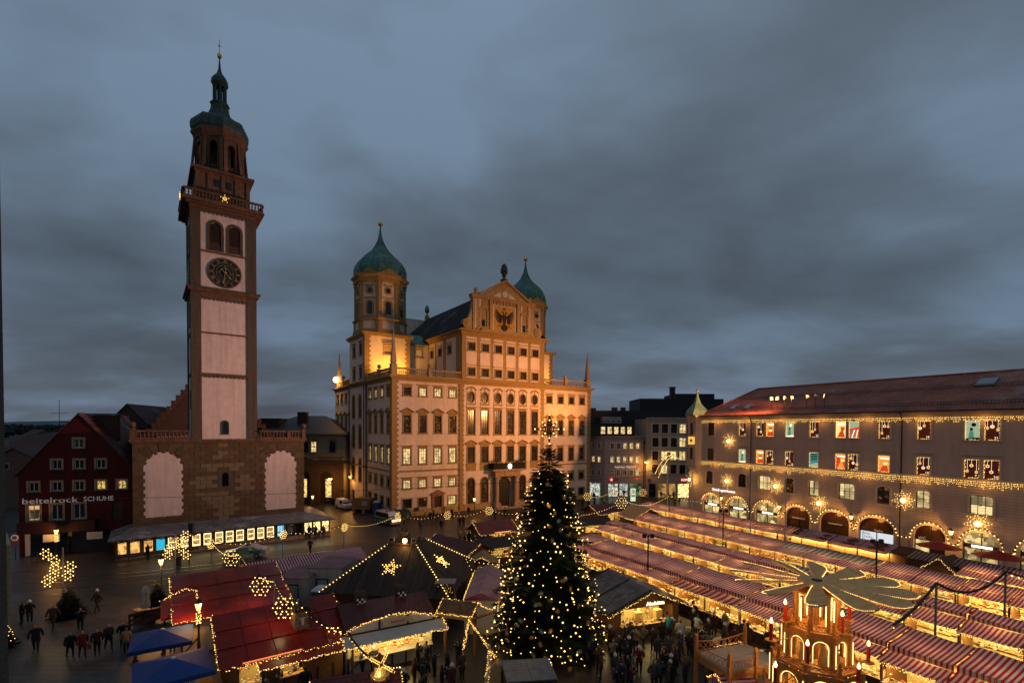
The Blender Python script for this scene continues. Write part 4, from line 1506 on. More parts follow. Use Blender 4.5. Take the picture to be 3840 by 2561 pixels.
# round-arched friezes
for zt in (21.63, 31.4, 42.2):
 for k in range(11):
  cx = 9.76 + 5.13 * (k + 0.5) / 11
  mb = MB()
  w = 5.13 / 22
  o = [(-w, 0), (-w, -0.36), (-w * 0.55, -0.36)] + arc_pts(0, -0.3, w * 0.55, 0.2, 6, pi, 0)[1:-1] + [(w * 0.55, -0.36), (w, -0.36), (w, 0)]
  if ('frieze', ) not in BLK:
   mb.xz(o, 0.03, 0.15)
   BLK[('frieze',)] = mb.mesh('frieze_arch', M_TBROWN)
  ob('frieze_arch', BLK[('frieze',)], parent=TWR, loc=(cx, 0, zt))
small_arch_window(12.28, 14.15, 0.63, 1.6, 0.14)
small_arch_window(11.35, 37.4, 1.25, 3.45, 0.14, slats=16, fr=0.32)
small_arch_window(13.5, 37.4, 1.25, 3.4, 0.14, slats=16, fr=0.32)
small_arch_window(-3.6, 37.4, 1.2, 3.4, 0.0, RZS, (X0 + .14, 0, 0), slats=16, fr=0.3)
small_arch_window(-3.6, 17.5, 0.5, 2.2, 0.0, RZS, (X0 + .14, 0, 0))
small_arch_window(-3.6, 28.0, 0.7, 2.8, 0.0, RZS, (X0 + .14, 0, 0))
def clock(M, hour=(0.62, 5.3), minute=(1.25, 6.25)):
 mb = MB()
 mb.M = M @ MR(RAD(90), 4, 'X')
 mb.lathe([(1.9, -0.02), (1.9, 0.1), (1.84, 0.14)], 40)
 face = ob('clock', mb, mat('clock_black', (0.012, 0.012, 0.013), rough=0.55, var=0.1), TWR)
 mg = mat('clock_gold', (0.55, 0.38, 0.16), rough=0.4, var=0.1, metal=0.4)
 mb = MB()
 mb.M = M @ MR(RAD(90), 4, 'X')
 for r, t in ((1.82, 0.015), (1.28, 0.014), (0.62, 0.014), (0.98, 0.01)):
  n = 40
  vs = [((r + d) * cos(2 * pi * i / n), (r + d) * sin(2 * pi * i / n), 0.15) for d in (-t, t) for i in range(n)]
  mb.add(vs, [(i, n + i, n + (i + 1) % n, (i + 1) % n) for i in range(n)])
 ob('clock_ring', mb, mg, face)
 for k, s in enumerate(('XII', 'I', 'II', 'III', 'IIII', 'V', 'VI', 'VII', 'VIII', 'IX', 'X', 'XI')):
  a = pi / 2 - k * pi / 6
  me = text_mesh(s, 0.5, mg, 0.012, squeeze=0.62)
  me.transform(M @ MT((1.53 * cos(a), -0.16, 1.53 * sin(a))) @ MR(-(a - pi / 2), 4, 'Y') @ MT((0, 0, -0.18)))
  ob('numeral', me, parent=face)
 for k in range(4):
  a = k * pi / 2
  me = text_mesh(('IIII', 'III', 'II', 'I')[k], 0.3, mg, 0.012, squeeze=0.7)
  me.transform(M @ MT((0.8 * sin(a), -0.16, 0.8 * cos(a) - 0.1)))
  ob('numeral', me, parent=face)
 for L_, h in (hour, minute):
  a = pi / 2 - h * pi / 6
  mb = MB()
  mb.M = M @ MR(-(a - pi / 2), 4, 'Y')
  mb.xz([(-0.035, -0.45), (0.035, -0.45), (0.04, L_ * .75), (0.13, L_ * .82), (0, L_ + .15), (-0.13, L_ * .82), (-0.04, L_ * .75)], -0.24, -0.18)
  mb.xz([(-0.11, -0.65), (0.11, -0.65), (0.07, -0.42), (-0.07, -0.42)], -0.24, -0.18)
  ob('clock_hand', mb, M_GOLD, face)
 mb = MB()
 mb.M = M
 mb.ball((0, -0.2, 0), 0.16, 10, 6)
 ob('clock_boss', mb, M_GOLD, face)
clock(MT((12.38, 0.12, 34.68)), (0.85, 4.55), (1.35, 6.3))
clock(MT((X0 + .12, 3.68, 34.68)) @ SIDE, (0.85, 4.55), (1.35, 6.3))
STRETCH = [(47.5, 47.5), (51.8, 53.3), (53.2, 55.1), (54.2, 57.0), (54.8, 57.9), (56.7, 60.3), (60.1, 63.9), (62.1, 66.4)]
# gallery
balustrade(TWR, (7.95, -0.7), (16.7, -0.7), 43.28, mm=M_TSAND, me=TBAL, h=0.72, step=0.36)
balustrade(TWR, (7.95, -0.5), (7.95, 8.0), 43.28, mm=M_TSAND, me=TBAL, h=0.72, step=0.36)
balustrade(TWR, (16.7, -0.5), (16.7, 8.0), 43.28, mm=M_TSAND, me=TBAL, h=0.72, step=0.36)
mb = MB()
mb.box(X0 + .65, X1 - .65, 0.65, 6.7, 43.0, 47.1)
for k in range(5):
 x = X0 + .65 + 6.05 * k / 4
 mb.box(x - .22 + (0.2 if k == 0 else 0) - (0.2 if k == 4 else 0), x + .22 + (0.2 if k == 0 else 0) - (0.2 if k == 4 else 0), 0.52, 0.66, 43.0, 47.0)
ring(mb, 47.0, 47.3, 0.15, X0 + .65, X1 - .65, .65, 6.7)
ring(mb, 47.3, 47.6, 0.5, X0 + .65, X1 - .65, .65, 6.7)
ob('upper_stage', mb, M_TSAND, TWR)
mb = MB()
for x in (11.65, 13.0):
 mb.box(x - .25, x + .25, 0.55, 0.66, 45.6, 46.5)
ob('pane', mb, M_DARKPANE, TWR)
mb = MB()
k8 = 1 / cos(pi / 8)
r8 = 3.05
for k in range(8):
 a = k * pi / 4 + pi / 8
 mb.M = MT((AX + r8 * cos(a), AY + r8 * sin(a), 0)) @ MR(a + pi / 2, 4, 'Z')
 hw = r8 * math.tan(pi / 8)
 wall(mb, -hw, hw, 47.5, 51.3, [(-0.52, 0.52, 47.95, 50.6, 0.42)], 0.5)
 for s in (-1, 1):
  mb.box(s * (hw - .22) - .2, s * (hw - .22) + .2, -0.16, 0.01, 47.55, 51.0)
  mb.box(s * 0.62 - .06, s * 0.62 + .06, -0.08, 0.01, 47.7, 50.3)
ob('belfry_wall', mb, M_TSAND, TWR)
mb = MB()
mb.lathe([(1.3, 47.5), (1.3, 51.5)], 8, (AX, AY))
ob('belfry_core', mb, M_DWOOD, TWR)
for k in range(8):
 a = k * pi / 4 + pi / 8
 for j in range(4):
  u = -0.33 + 0.22 * j
  ob('baluster', TBAL, parent=TWR, loc=(AX + 2.47 * cos(a) - u * sin(a), AY + 2.47 * sin(a) + u * cos(a), 48.12))
mb = MB()
ph = 0.0
mb.lathe([(3.15 * k8, 51.0), (3.25 * k8, 51.3), (3.5 * k8, 51.55), (3.5 * k8, 51.8), (3.2 * k8, 51.9)], 8, (AX, AY), ph)
ob('belfry_cornice', mb, M_TSAND, TWR)
M_DOME = mat('dark_copper', (0.045, 0.085, 0.075), rough=0.55, var=0.35, scale=1.2, stain=0.4, metal=0.2)
prof = [(3.3, 51.8), (3.52, 52.1), (3.55, 52.6), (3.4, 52.95), (3.0, 53.2), (2.2, 53.38), (1.45, 53.7), (1.1, 54.2), (1.05, 54.5), (1.22, 54.62), (1.22, 54.72), (0.9, 54.8)]
mb = MB()
mb.lathe([(r * k8, z) for r, z in prof], 8, (AX, AY), ph)
ob('dome', mb, M_DOME, TWR)
mb = MB()
for k in range(24):
 a = ph + 2 * pi * k / 24
 f = cos(pi / 8) / cos(((a - ph) % (pi / 4)) - pi / 8)
 mb.tube([(AX + r * k8 * f * cos(a), AY + r * k8 * f * sin(a), z) for r, z in prof[:9]], 0.035, 3)
ob('dome_seam', mb, M_DOME, TWR)
for k in range(8):
 a = ph + k * pi / 4
 mb = MB()
 mb.lathe([(0.13, 54.75), (0.13, 56.7)], 6, (AX + 0.8 * cos(a), AY + 0.8 * sin(a)))
 ob('lantern_post', mb, M_DOME, TWR)
mb = MB()
mb.lathe([(0.35, 54.75), (0.35, 56.7)], 8, (AX, AY))
ob('lantern_core', mb, M_IRON, TWR)
mb = MB()
mb.lathe([(r * k8, z) for r, z in [(0.85, 56.45), (1.0, 56.65), (1.08, 56.8), (1.0, 57.35), (0.7, 57.75), (0.35, 58.15), (0.17, 58.7), (0.09, 59.6), (0.06, 60.1)]], 8, (AX, AY), ph)
ob('lantern_cap', mb, M_DOME, TWR)
mb = MB()
mb.ball((AX, AY, 60.3), 0.32, 12, 8)
ob('ball_finial', mb, M_GOLD, TWR, smooth=True)
mb = MB()
mb.tube([(AX, AY, 60.6), (AX, AY, 62.0)], 0.05, 6)
mb.box(AX - .18, AX + .18, AY - .04, AY + .04, 61.3, 61.4)
ob('spire_tip', mb, M_GOLD, TWR)
for o_ in [o_ for o_ in col.objects if o_.parent == TWR and o_.type == 'MESH' and o_.data.users == 1]:
 if max(v.co.z for v in o_.data.vertices) > 48.5:
  for v in o_.data.vertices:
   z = v.co.z
   if z > 47.55:
    for (a, b), (c, d) in zip(STRETCH, STRETCH[1:]):
     if a <= z <= c:
      v.co.z = b + (z - a) * (d - b) / (c - a)
    v.co.x, v.co.y = AX + (v.co.x - AX) * .88, AY + (v.co.y - AY) * .88
TMW = MT((-46.83, 56.27, 0)) @ MR(ang(53.5), 4, 'Z')
for nm, p, lb in (('a', (12.3, -0.95, 43.7), 'lit star of bulbs tied to the middle of the bell tower gallery rail'), ('b', (7.75, 1.2, 43.6), 'lit star of bulbs on the left end of the bell tower gallery rail')):
 t = thing('gallery_star', lb, 'star', TMW @ Vector(p), ang(53.5) if nm == 'a' else ang(53.5) - RAD(90))
 mb = MB()
 pts = star_poly(5, 0.45, 0.2)
 for (xa, za) in pts:
  mb.octa((xa, -0.05, za), 0.05)
  mb.octa((xa * .5, -0.05, za * .5), 0.045)
 ob('bulb_string', mb, M_BULB, t)
 mb = MB()
 mb.tube([(x, 0, z) for x, z in pts + pts[:1]], 0.025, 4)
 ob('star_frame', mb, M_IRON, t)
# shop arcade at the tower's foot
M_SHINGLE = courses('shingle_lead', (0.20, 0.195, 0.19), (0.13, 0.12, 0.115), (0.08, 0.075, 0.07), 0.5, 0.35, rough=0.45, axes='XY', mort=0.025, snow=0.6)
ARC = thing('shop_arcade', 'low lean-to arcade of lit display windows around the bell tower foot', 'arcade', (-46.83, 56.27, 0), ang(53.5))
wins = [(1.45, 2.2, 'warm'), (2.55, 3.38, 'warm'), (3.79, 4.6, 'warm'), (4.93, 5.74, 'blue'), (6.04, 6.86, 'pic'), (7.28, 8.12, 'pic'), (8.43, 9.26, 'pic'), (9.58, 10.39, 'pic'), (10.8, 11.64, 'pic'),
  (11.93, 12.78, 'pic'), (13.07, 13.92, 'pic'), (14.32, 15.13, 'pic'), (15.45, 16.26, 'pic'), (16.56, 17.41, 'pic'), (17.81, 18.64, 'banner'), (19.02, 19.82, 'atm'), (20.1, 20.88, 'dark'),
  (21.2, 22.13, 'shop'), (22.35, 23.27, 'shop'), (23.5, 24.4, 'shop')]
M_ARC = mat('arcade_plaster', (0.26, 0.19, 0.12), rough=0.85, var=0.2, stain=0.3)
mb = MB()
mb.M = MT((0, -3, 0))
wall(mb, 1.2, 24.62, 0, 2.3, [(a, b, 0.68, 2.12) for a, b, k in wins], 0.14)
mb.M = None
mb.quad((24.62, -3, 0), (24.62, 6, 0), (24.62, 6, 2.3), (24.62, -3, 2.3))
mb.quad((1.2, 6, 0), (1.2, -3, 0), (1.2, -3, 2.3), (1.2, 6, 2.3))
ob('arcade_wall', mb, M_ARC, ARC)
mb = MB()
mb.box(1.25, 24.55, -2.8, -0.2, 0.05, 2.28)
ob('arcade_core', mb, M_DWOOD, ARC)
mb = MB()
ez, iz = 2.42, 3.2
e0 = [(0.6, -3.5, ez), (25.2, -3.5, ez), (21.9, -0.04, iz), (2.73, -0.04, iz)]
mb.poly(e0)
mb.poly([(25.2, -3.5, ez), (25.2, 8, ez), (21.9, 8, iz), (21.9, -0.04, iz)])
mb.poly([(0.6, 8, ez), (0.6, -3.5, ez), (2.73, -0.04, iz), (2.73, 8, iz)])
mb.box(0.6, 25.2, -3.5, -3.44, ez - 0.14, ez - 0.003)
mb.box(25.14, 25.2, -3.438, 8, ez - 0.14, ez - 0.003)
mb.poly([(0.6, -3.5, ez - .1), (25.2, -3.5, ez - .1), (25.2, 8, ez - .1), (0.6, 8, ez - .1)])
ob('arcade_roof', mb, M_SHINGLE, ARC)
M_BOX = mat('showcase_frame', (0.03, 0.022, 0.018), rough=0.5, var=0.1)
M_SHOW = glow('showcase_glow', (1.0, 0.74, 0.30), 2.0, True)
M_SHOWD = lit_pane('shop_window_pane', (1.0, 0.66, 0.25), 2.4, 0.15, 4.0, True)
M_SHOWW = lit_pane('warm_shop_pane', (1.0, 0.5, 0.14), 1.3, 0.25, 3.0)
M_PIC = lit_pane('photo_print', (1.0, 0.62, 0.25), 0.8, 0.03, 9.0)
M_CYAN = glow('cyan_banner', (0.05, 0.55, 0.8), 0.9)
for a, b, k in wins:
 w = b - a
 mb = MB()
 for x0, x1, z0, z1 in ((-.06, 0, .62, 2.18), (w, w + .06, .62, 2.18), (0, w, .62, .68), (0, w, 2.12, 2.18)):
  mb.box(x0, x1, -0.09, 0.1, z0, z1)
 fr_ = ob('showcase', mb, M_BOX, ARC, loc=(a, -3, 0))
 mb = MB()
 mb.quad((0, 0.12, .68), (w, 0.12, .68), (w, 0.12, 2.12), (0, 0.12, 2.12))
 pm = {'pic': M_SHOW, 'warm': M_SHOWW, 'blue': M_CYAN, 'banner': M_CYAN, 'shop': M_SHOWD, 'atm': M_DIMW, 'dark': M_DARKPANE}[k]
 ob('display_back', mb, pm, fr_)
 if k == 'pic':
  for z in ((0.9, 1.38), (1.48, 1.96)):
   mb = MB()
   mb.box(0.08, w - 0.08, 0.09, 0.115, z[0], z[1])
   ob('photo', mb, M_PIC, fr_)
 if k == 'banner':
  for i, tx in enumerate(('WELTERBE', 'BEWERBER')):
   me = text_mesh(tx, 0.26, glow('banner_letter', (0.9, 0.95, 1), 1.2), 0.004, squeeze=1.0)
   me.transform(MT((0.28 + i * 0.32, 0.1, 1.4)) @ MR(RAD(-90), 4, 'Y'))
   ob('lettering', me, parent=fr_)
 if k == 'atm':
  mb = MB()
  mb.box(0.08, w - .08, -0.02, 0.08, 0.75, 1.75)
  ob('cash_machine', mb, M_STEEL, fr_)
 if k == 'shop':
  mb = MB()
  for i in range(6):
   x = 0.08 + rnd.random() * (w - 0.25)
   mb.box(x, x + .1, 0.02, 0.1, 0.7, 0.78 + rnd.random() * .15)
  ob('shelf_goods', mb, M_BOX, fr_)
for i in range(6):
 p = TMW @ Vector((5 + i * 3.6, -3.6, 1.6))
 lamp('AREA', p, 14, (1, 0.75, 0.38), target=TMW @ Vector((5 + i * 3.6, -8, -1.5)), size=(3.2, 0.8), name='showcase_light')
# fir garland, reused everywhere: needles round a sagging core, bulbs underneath
def garland(name, label, pts, r=0.09, step=0.5, bulb=0.05, group=None, drop=0.0, dens=26, mb_mat=None, cat='garland', glow_m=None):
 pts = [Vector(p) for p in pts]
 o0 = pts[0].copy()
 t = thing(name, label, cat, o0, 0, group)
 q = [p - o0 for p in pts]
 mb = MB()
 mb.tube(q, r * 0.45, 5)
 for a, b in zip(q, q[1:]):
  d = b - a
  n = max(2, int(d.length * dens))
  u = d.normalized() if d.length > 1e-6 else Vector((1, 0, 0))
  for i in range(n):
   p = a + d * rnd.random()
   v = Vector((ru(-1, 1), ru(-1, 1), ru(-1, 1)))
   v = (v - u * v.dot(u)).normalized() * r * ru(1.0, 1.9) + u * ru(-.06, .06)
   s_ = u * 0.03
   mb.add([tuple(p - s_), tuple(p + s_), tuple(p + v)], [(0, 1, 2)])
 tag(ob('fir_twigs', mb, M_FIR, t), kind='stuff')
 if step:
  mb = MB()
  bulbs(mb, [(p.x, p.y, p.z - r * 0.9) for p in q], step, bulb, 0.02)
  tag(ob('bulb_string', mb, glow_m or M_BULB2, t), kind='stuff')
 return t
for z, y, lb in ((2.25, -3.62, 'dark fir garland hung along the eaves of the tower arcade'), (0.75, -4.3, 'dark fir garland along the railing before the tower arcade')):
 pts = []
 for k in range(6):
  a, b = Vector((0.8 + k * 1.35, y, z)), Vector((0.8 + (k + 1) * 1.35, y, z))
  pts += [TMW @ Vector(p) for p in sag(a, b, 0.12, 5)][(1 if k else 0):]
 garland('fir_garland', lb, pts, 0.16, 0, dens=40)
ter = thing('terrace_railing', 'thin iron railing with dark infill in front of the tower arcade', 'railing', TMW @ Vector((0, 0, 0)), ang(53.5))
for k in range(6):
 mb = MB()
 mb.tube([(0.8 + k * 1.62, -4.3, 0), (0.8 + k * 1.62, -4.3, 0.95)], 0.03, 6)
 ob('post', mb, M_IRON, ter)
mb = MB()
mb.box(0.8, 8.9, -4.33, -4.27, 0.9, 0.95)
ob('rail', mb, M_IRON, ter)
# church roofs behind the tower
M_TILE = courses('red_roof_tiles', (0.12, 0.03, 0.018), (0.085, 0.022, 0.014), (0.03, 0.01, 0.008), 0.22, 0.28, rough=0.6, axes='XZ', mort=0.03, snow=0.3)
M_GREYR = mat('grey_render', (0.22, 0.19, 0.17), rough=0.9, var=0.15, stain=0.2)
ch = thing('church', 'old church with red tiled roof and stepped gable edge half hidden by the bell tower', 'church', (-46.83, 56.27, 0), ang(53.5))
mb = MB()
mb.box(4.5, 22.5, 17, 17.5, 0, 11)
mb.xz([(2.4, 11), (22.4, 11), (12.1, 24.6)], 17, 17.5)
ob('gable_wall', mb, M_DWOOD, ch)
mb = MB()
mb.poly([(2.2, 16.8, 11), (2.2, 50, 11), (12.1, 50, 24.9), (12.1, 16.8, 24.9)])
mb.poly([(22.6, 16.8, 11), (12.1, 16.8, 24.9), (12.1, 50, 24.9), (22.6, 50, 11)])
ob('roof', mb, M_TILE, ch)
for k in range(16):
 x = 2.3 + k * 0.6
 z = 11.2 + k * 0.845
 for sx in (0, 1):
  mb = MB()
  xx = x if sx == 0 else 24.6 - x - 0.55
  mb.box(xx, xx + 0.55, 16.5, 17.0, z - 0.5, z + 0.95)
  ob('gable_step', mb, M_DWOOD, ch)
mb = MB()
mb.box(5.6, 9.2, 15.2, 17, 10.4, 13.6)
mb.xz([(5.4, 13.6), (9.4, 13.6), (9.4, 13.8), (5.4, 13.2)], 15, 17)
ob('dormer', mb, M_GREYR, ch)
mb = MB()
mb.box(7.6, 8.9, 15.12, 15.2, 11.5, 13.0)
ob('window', mb, M_DARKPANE, ch)
# red shoe shop
M_RED = mat('dark_red_render', (0.07, 0.006, 0.006), rough=0.85, var=0.14, scale=0.8, stain=0.15)
M_BEIGE = mat('beige_surround', (0.30, 0.22, 0.13), rough=0.85, var=0.12)
M_WSASH = mat('white_sash', (0.62, 0.58, 0.54), rough=0.5, var=0.06)
RH = thing('red_house', 'dark red gabled shoe shop with white windows left of the bell tower', 'house', (-56.25, 56.11, 0), ang(68))
RM = MT((-56.25, 56.11, 0)) @ MR(ang(68), 4, 'Z')
window_meshes('red_small', 0.86, 1.04, 'plain', M_BEIGE, M_WSASH, 2, 1)
window_meshes('red_tall', 1.08, 1.78, 'plain', M_BEIGE, M_WSASH, 2, 1)
rw = [(5.53, 12.48, 0), (3.48, 10.0, 0), (5.55, 10.0, 0), (7.62, 10.0, 0), (1.35, 7.46, 0), (3.45, 7.46, 0), (5.52, 7.46, 0), (7.6, 7.46, 1), (9.66, 7.46, 1)]
rt = [(1.33, 4.1, 2), (3.43, 4.1, 0), (5.5, 4.1, 0)]
mb = MB()
hs = [(x - .43, x + .43, z, z + 1.04) for x, z, l in rw if z < 9] + [(x - .54, x + .54, z, z + 1.78) for x, z, l in rt] + [(8.65, 9.75, 3.6, 6.0, 0.55)]
wall(mb, 0, 11.1, 0, 9.4, hs, 0.2)
def gable(mb, z):
 t = (16.4 - z) / (16.4 - 9.4)
 return 5.55 - 5.75 * t, 5.55 + 5.75 * t
zs = [9.4, 10.0, 11.04, 12.48, 13.52, 16.4]
for a, b in zip(zs, zs[1:]):
 la, ra = gable(mb, a)
 lb, rb = gable(mb, b)
 cuts = sorted((x - .43, x + .43) for x, z, l in rw if abs(z - a) < 0.01)
 if not cuts:
  mb.poly([(la, 0, a), (ra, 0, a), (rb, 0, b), (lb, 0, b)] if b < 16 else [(la, 0, a), (ra, 0, a), (5.55, 0, b)])
 else:
  mb.poly([(la, 0, a), (cuts[0][0], 0, a), (cuts[0][0], 0, b), (lb, 0, b)])
  for (c0, c1), (d0, d1) in zip(cuts, cuts[1:]):
   mb.quad((c1, 0, a), (d0, 0, a), (d0, 0, b), (c1, 0, b))
  mb.poly([(cuts[-1][1], 0, a), (ra, 0, a), (rb, 0, b), (cuts[-1][1], 0, b)])
mb.quad((0, 16, 0), (0, 0, 0), (0, 0, 9.4), (0, 16, 9.4))
mb.quad((11.1, 0, 0), (11.1, 16, 0), (11.1, 16, 9.4), (11.1, 0, 9.4))
ob('gable_front', mb, M_RED, RH)
mb = MB()
mb.box(0.2, 10.9, 0.3, 15.8, 0.1, 9.3)
ob('inner_core', mb, M_DWOOD, RH)
mb = MB()
mb.poly([(-0.45, -0.12, 9.15), (-0.45, 16, 9.15), (5.55, 16, 16.6), (5.55, -0.12, 16.6)])
mb.poly([(11.55, -0.12, 9.15), (5.55, -0.12, 16.6), (5.55, 16, 16.6), (11.55, 16, 9.15)])
mb.poly([(-0.45, -0.12, 9.0), (5.55, -0.12, 16.42), (5.55, -0.12, 16.6), (-0.45, -0.12, 9.15)])
mb.poly([(11.55, -0.12, 9.0), (11.55, -0.12, 9.15), (5.55, -0.12, 16.6), (5.55, -0.12, 16.42)])
ob('roof', mb, M_TILE, RH)
M_LITY = lit_pane('star_lit_pane', (1.0, 0.65, 0.15), 0.9, 0.0, 7.0)
for x, z, l in rw:
 w = add_window(RH, 'red_small', x, z, M_LITY if l else M_DARKPANE)
 if z < 12:
  mb = MB()
  mb.box(-.5, .5, -0.3, -0.1, -0.3, -0.08)
  for k in range(40):
   p = Vector((ru(-.5, .5), ru(-.3, -.1), -0.1))
   mb.add([tuple(p), tuple(p + Vector((.05, 0, 0))), tuple(p + Vector((ru(-.08, .08), ru(-.1, .05), ru(-.12, .16))))], [(0, 1, 2)])
  ob('flower_box', mb, M_FIR, w)
for x, z, l in rt:
 add_window(RH, 'red_tall', x, z, lit_pane('lit_half_pane', (1, 0.6, 0.25), 0.7, 0.05, 1.2) if l else M_DARKPANE)
mb = MB()
mb.box(8.6, 9.8, 0.12, 0.18, 3.6, 6.0)
ob('arched_door', mb, M_DWOOD, RH)
mb = MB()
mb.box(0.2, 7.3, -1.0, 0.0, 2.85, 4.0)
mb.box(0.2, 7.3, -1.05, -0.99, 2.75, 2.9)
ob('shop_canopy', mb, mat('canopy_maroon', (0.02, 0.004, 0.004), rough=0.7, var=0.15), RH)
mb = MB()
mb.box(0.5, 8.4, -0.05, 0.0, 0.1, 2.75)
ob('shop_front', mb, M_DARKPANE, RH)
mb = MB()
mb.box(0.55, 1.0, -0.12, -0.05, 0.1, 2.6)
ob('door', mb, M_WSASH, RH)
for x in (3.3, 7.3):
 mb = MB()
 mb.box(x - 0.75, x + .75, -1.12, -1.08, 1.75, 2.6)
 ob('shop_banner', mb, mat('white_banner', (0.5, 0.45, 0.38), rough=0.8, var=0.1), RH)
M_LETW = mat('white_letter', (0.62, 0.58, 0.56), rough=0.4, var=0.03, emit=(1, 0.85, 0.8), es=0.09)
me = text_mesh('beitelrock', 0.92, M_LETW, 0.03, 'LEFT', 1.22)
bw = max(v.co.x for v in me.vertices)
me.transform(Matrix.Scale(5.15 / bw, 4, (1, 0, 0)))
ob('shop_lettering', me, parent=RH, loc=(0.28, -0.08, 6.08))
me = text_mesh('SCHUHE', 0.78, M_LETW, 0.03, 'LEFT', 1.0)
bw = max(v.co.x for v in me.vertices)
me.transform(Matrix.Scale(2.9 / bw, 4, (1, 0, 0)))
ob('shop_lettering', me, parent=RH, loc=(5.92, -0.08, 6.12))
mb = MB()
mb.box(6.0, 8.3, 3.2, 4.2, 12.5, 16.2)
mb.box(5.9, 8.4, 3.1, 4.3, 16.2, 16.4)
ob('chimney', mb, M_DWOOD, RH)
mb = MB()
mb.box(5.9, 8.4, 3.0, 4.4, 16.5, 16.62)
ob('chimney_cover', mb, M_STEEL, RH)
an = thing('roof_aerial', 'thin television aerial on the left slope of the red shoe shop roof', 'aerial', RM @ Vector((3.2, 1.5, 13.5)), ang(68))
mb = MB()
mb.tube([(0, 0, -0.5), (0, 0, 4.6)], 0.03, 5)
mb.tube([(-.9, 0, 3.0), (.9, 0, 3.1)], 0.02, 4)
mb.tube([(0, 0, 2.0), (1.6, 0, 1.9)], 0.03, 4)
for k in range(6):
 mb.tube([(.2 + k * .22, -.3, 2.0), (.2 + k * .22, .3, 2.0)], 0.015, 4)
ob('antenna_mast', mb, M_IRON, an)
# gabled brick house behind
M_BRICKD = courses('dark_brick', (0.10, 0.055, 0.035), (0.075, 0.042, 0.028), (0.05, 0.04, 0.03), 0.5, 0.16, rough=0.9, axes='XZ', mort=0.02)
bh = thing('brick_house', 'dark brick gabled house rising behind the red shoe shop', 'house', (-61.6, 75, 0), ang(78))
mb = MB()
mb.box(0, 5.6, 0, 12, 0, 15.3)
mb.xz([(-0.05, 15.3), (5.65, 15.3), (2.75, 18.3)], 0, 12)
ob('brick_wall', mb, M_BRICKD, bh)
mb = MB()
mb.poly([(-0.3, -.2, 15.1), (-0.3, 12, 15.1), (2.75, 12, 18.5), (2.75, -.2, 18.5)])
mb.poly([(5.9, -.2, 15.1), (2.75, -.2, 18.5), (2.75, 12, 18.5), (5.9, 12, 15.1)])
ob('roof', mb, M_TILE, bh)
mb = MB()
mb.box(2.5, 3.1, -.06, 0.0, 15.6, 16.7)
mb.box(3.9, 4.9, -.06, 0.0, 9.5, 14.8)
ob('window', mb, M_DARKPANE, bh)
mb = MB()
mb.box(-0.9, 0.6, 0.5, 2.2, 15.2, 16.3)
ob('chimney', mb, M_BRICKD, bh)
# low town on the left
M_DULL = [mat('dull_wall_%d' % i, c, rough=0.9, var=0.15) for i, c in enumerate(((0.16, 0.10, 0.075), (0.13, 0.11, 0.09), (0.11, 0.06, 0.045), (0.15, 0.14, 0.13)))]
M_RF = [mat('dull_roof_%d' % i, c, rough=0.8, var=0.25, scale=1) for i, c in enumerate(((0.075, 0.022, 0.016), (0.035, 0.03, 0.03), (0.055, 0.03, 0.025), (0.09, 0.09, 0.095)))]
fr = random.Random(11)
def town_house(name, label, x, y, w, d, h, rh, rot, wi, ri, wins=(), group=None, sky=0):
 t = thing(name, label, 'house', (x, y, 0), rot, group)
 mb = MB()
 mb.box(-w / 2, w / 2, 0, d, 0, h)
 mb.xz([(-w / 2, h), (w / 2, h), (0, h + rh)], 0.02, d - .02)
 ob('house_wall', mb, M_DULL[wi], t)
 mb = MB()
 mb.poly([(-w / 2 - .3, -.3, h - .2), (-w / 2 - .3, d + .3, h - .2), (0, d + .3, h + rh + .15), (0, -.3, h + rh + .15)])
 mb.poly([(w / 2 + .3, -.3, h - .2), (0, -.3, h + rh + .15), (0, d + .3, h + rh + .15), (w / 2 + .3, d + .3, h - .2)])
 ob('roof', mb, M_RF[ri], t)
 for (u, z, ww, hh) in wins:
  mb = MB()
  mb.box(u - ww / 2 - .08, u + ww / 2 + .08, -.07, 0.0, z - .08, z + hh + .08)
  o = ob('window', mb, M_WSASH, t)
  mb = MB()
  mb.box(u - ww / 2, u + ww / 2, -.09, -.07, z, z + hh)
  ob('pane', mb, M_DARKPANE, o)
 if sky:
  for u in range(sky):
   mb = MB()
   xx = w / 2 * 0.5
   zz = h + rh * 0.5
   yy = d * (u + 1) / (sky + 1)
   mb.add([(xx - .5, yy - .5, zz + .55 + .15), (xx - .5, yy + .5, zz + .55 + .15), (xx + .4, yy + .5, zz - .35 + .15), (xx + .4, yy - .5, zz - .35 + .15)], [(0, 1, 2, 3), (3, 2, 1, 0)])
   ob('skylight', mb, mat('pale_skylight', (0.5, 0.55, 0.6), rough=0.1, var=0), t)
 return t
town_house('town_house', 'brown gabled house with three dark windows at the far left street', -91.0, 90, 8.5, 14, 8.2, 2.6, RAD(30), 0, 2,
 [(-1.2, 7.2, 1.1, 0.9), (-2.2, 4.4, 1.0, 1.4), (-2.2, 2.2, 1.0, 1.4)])
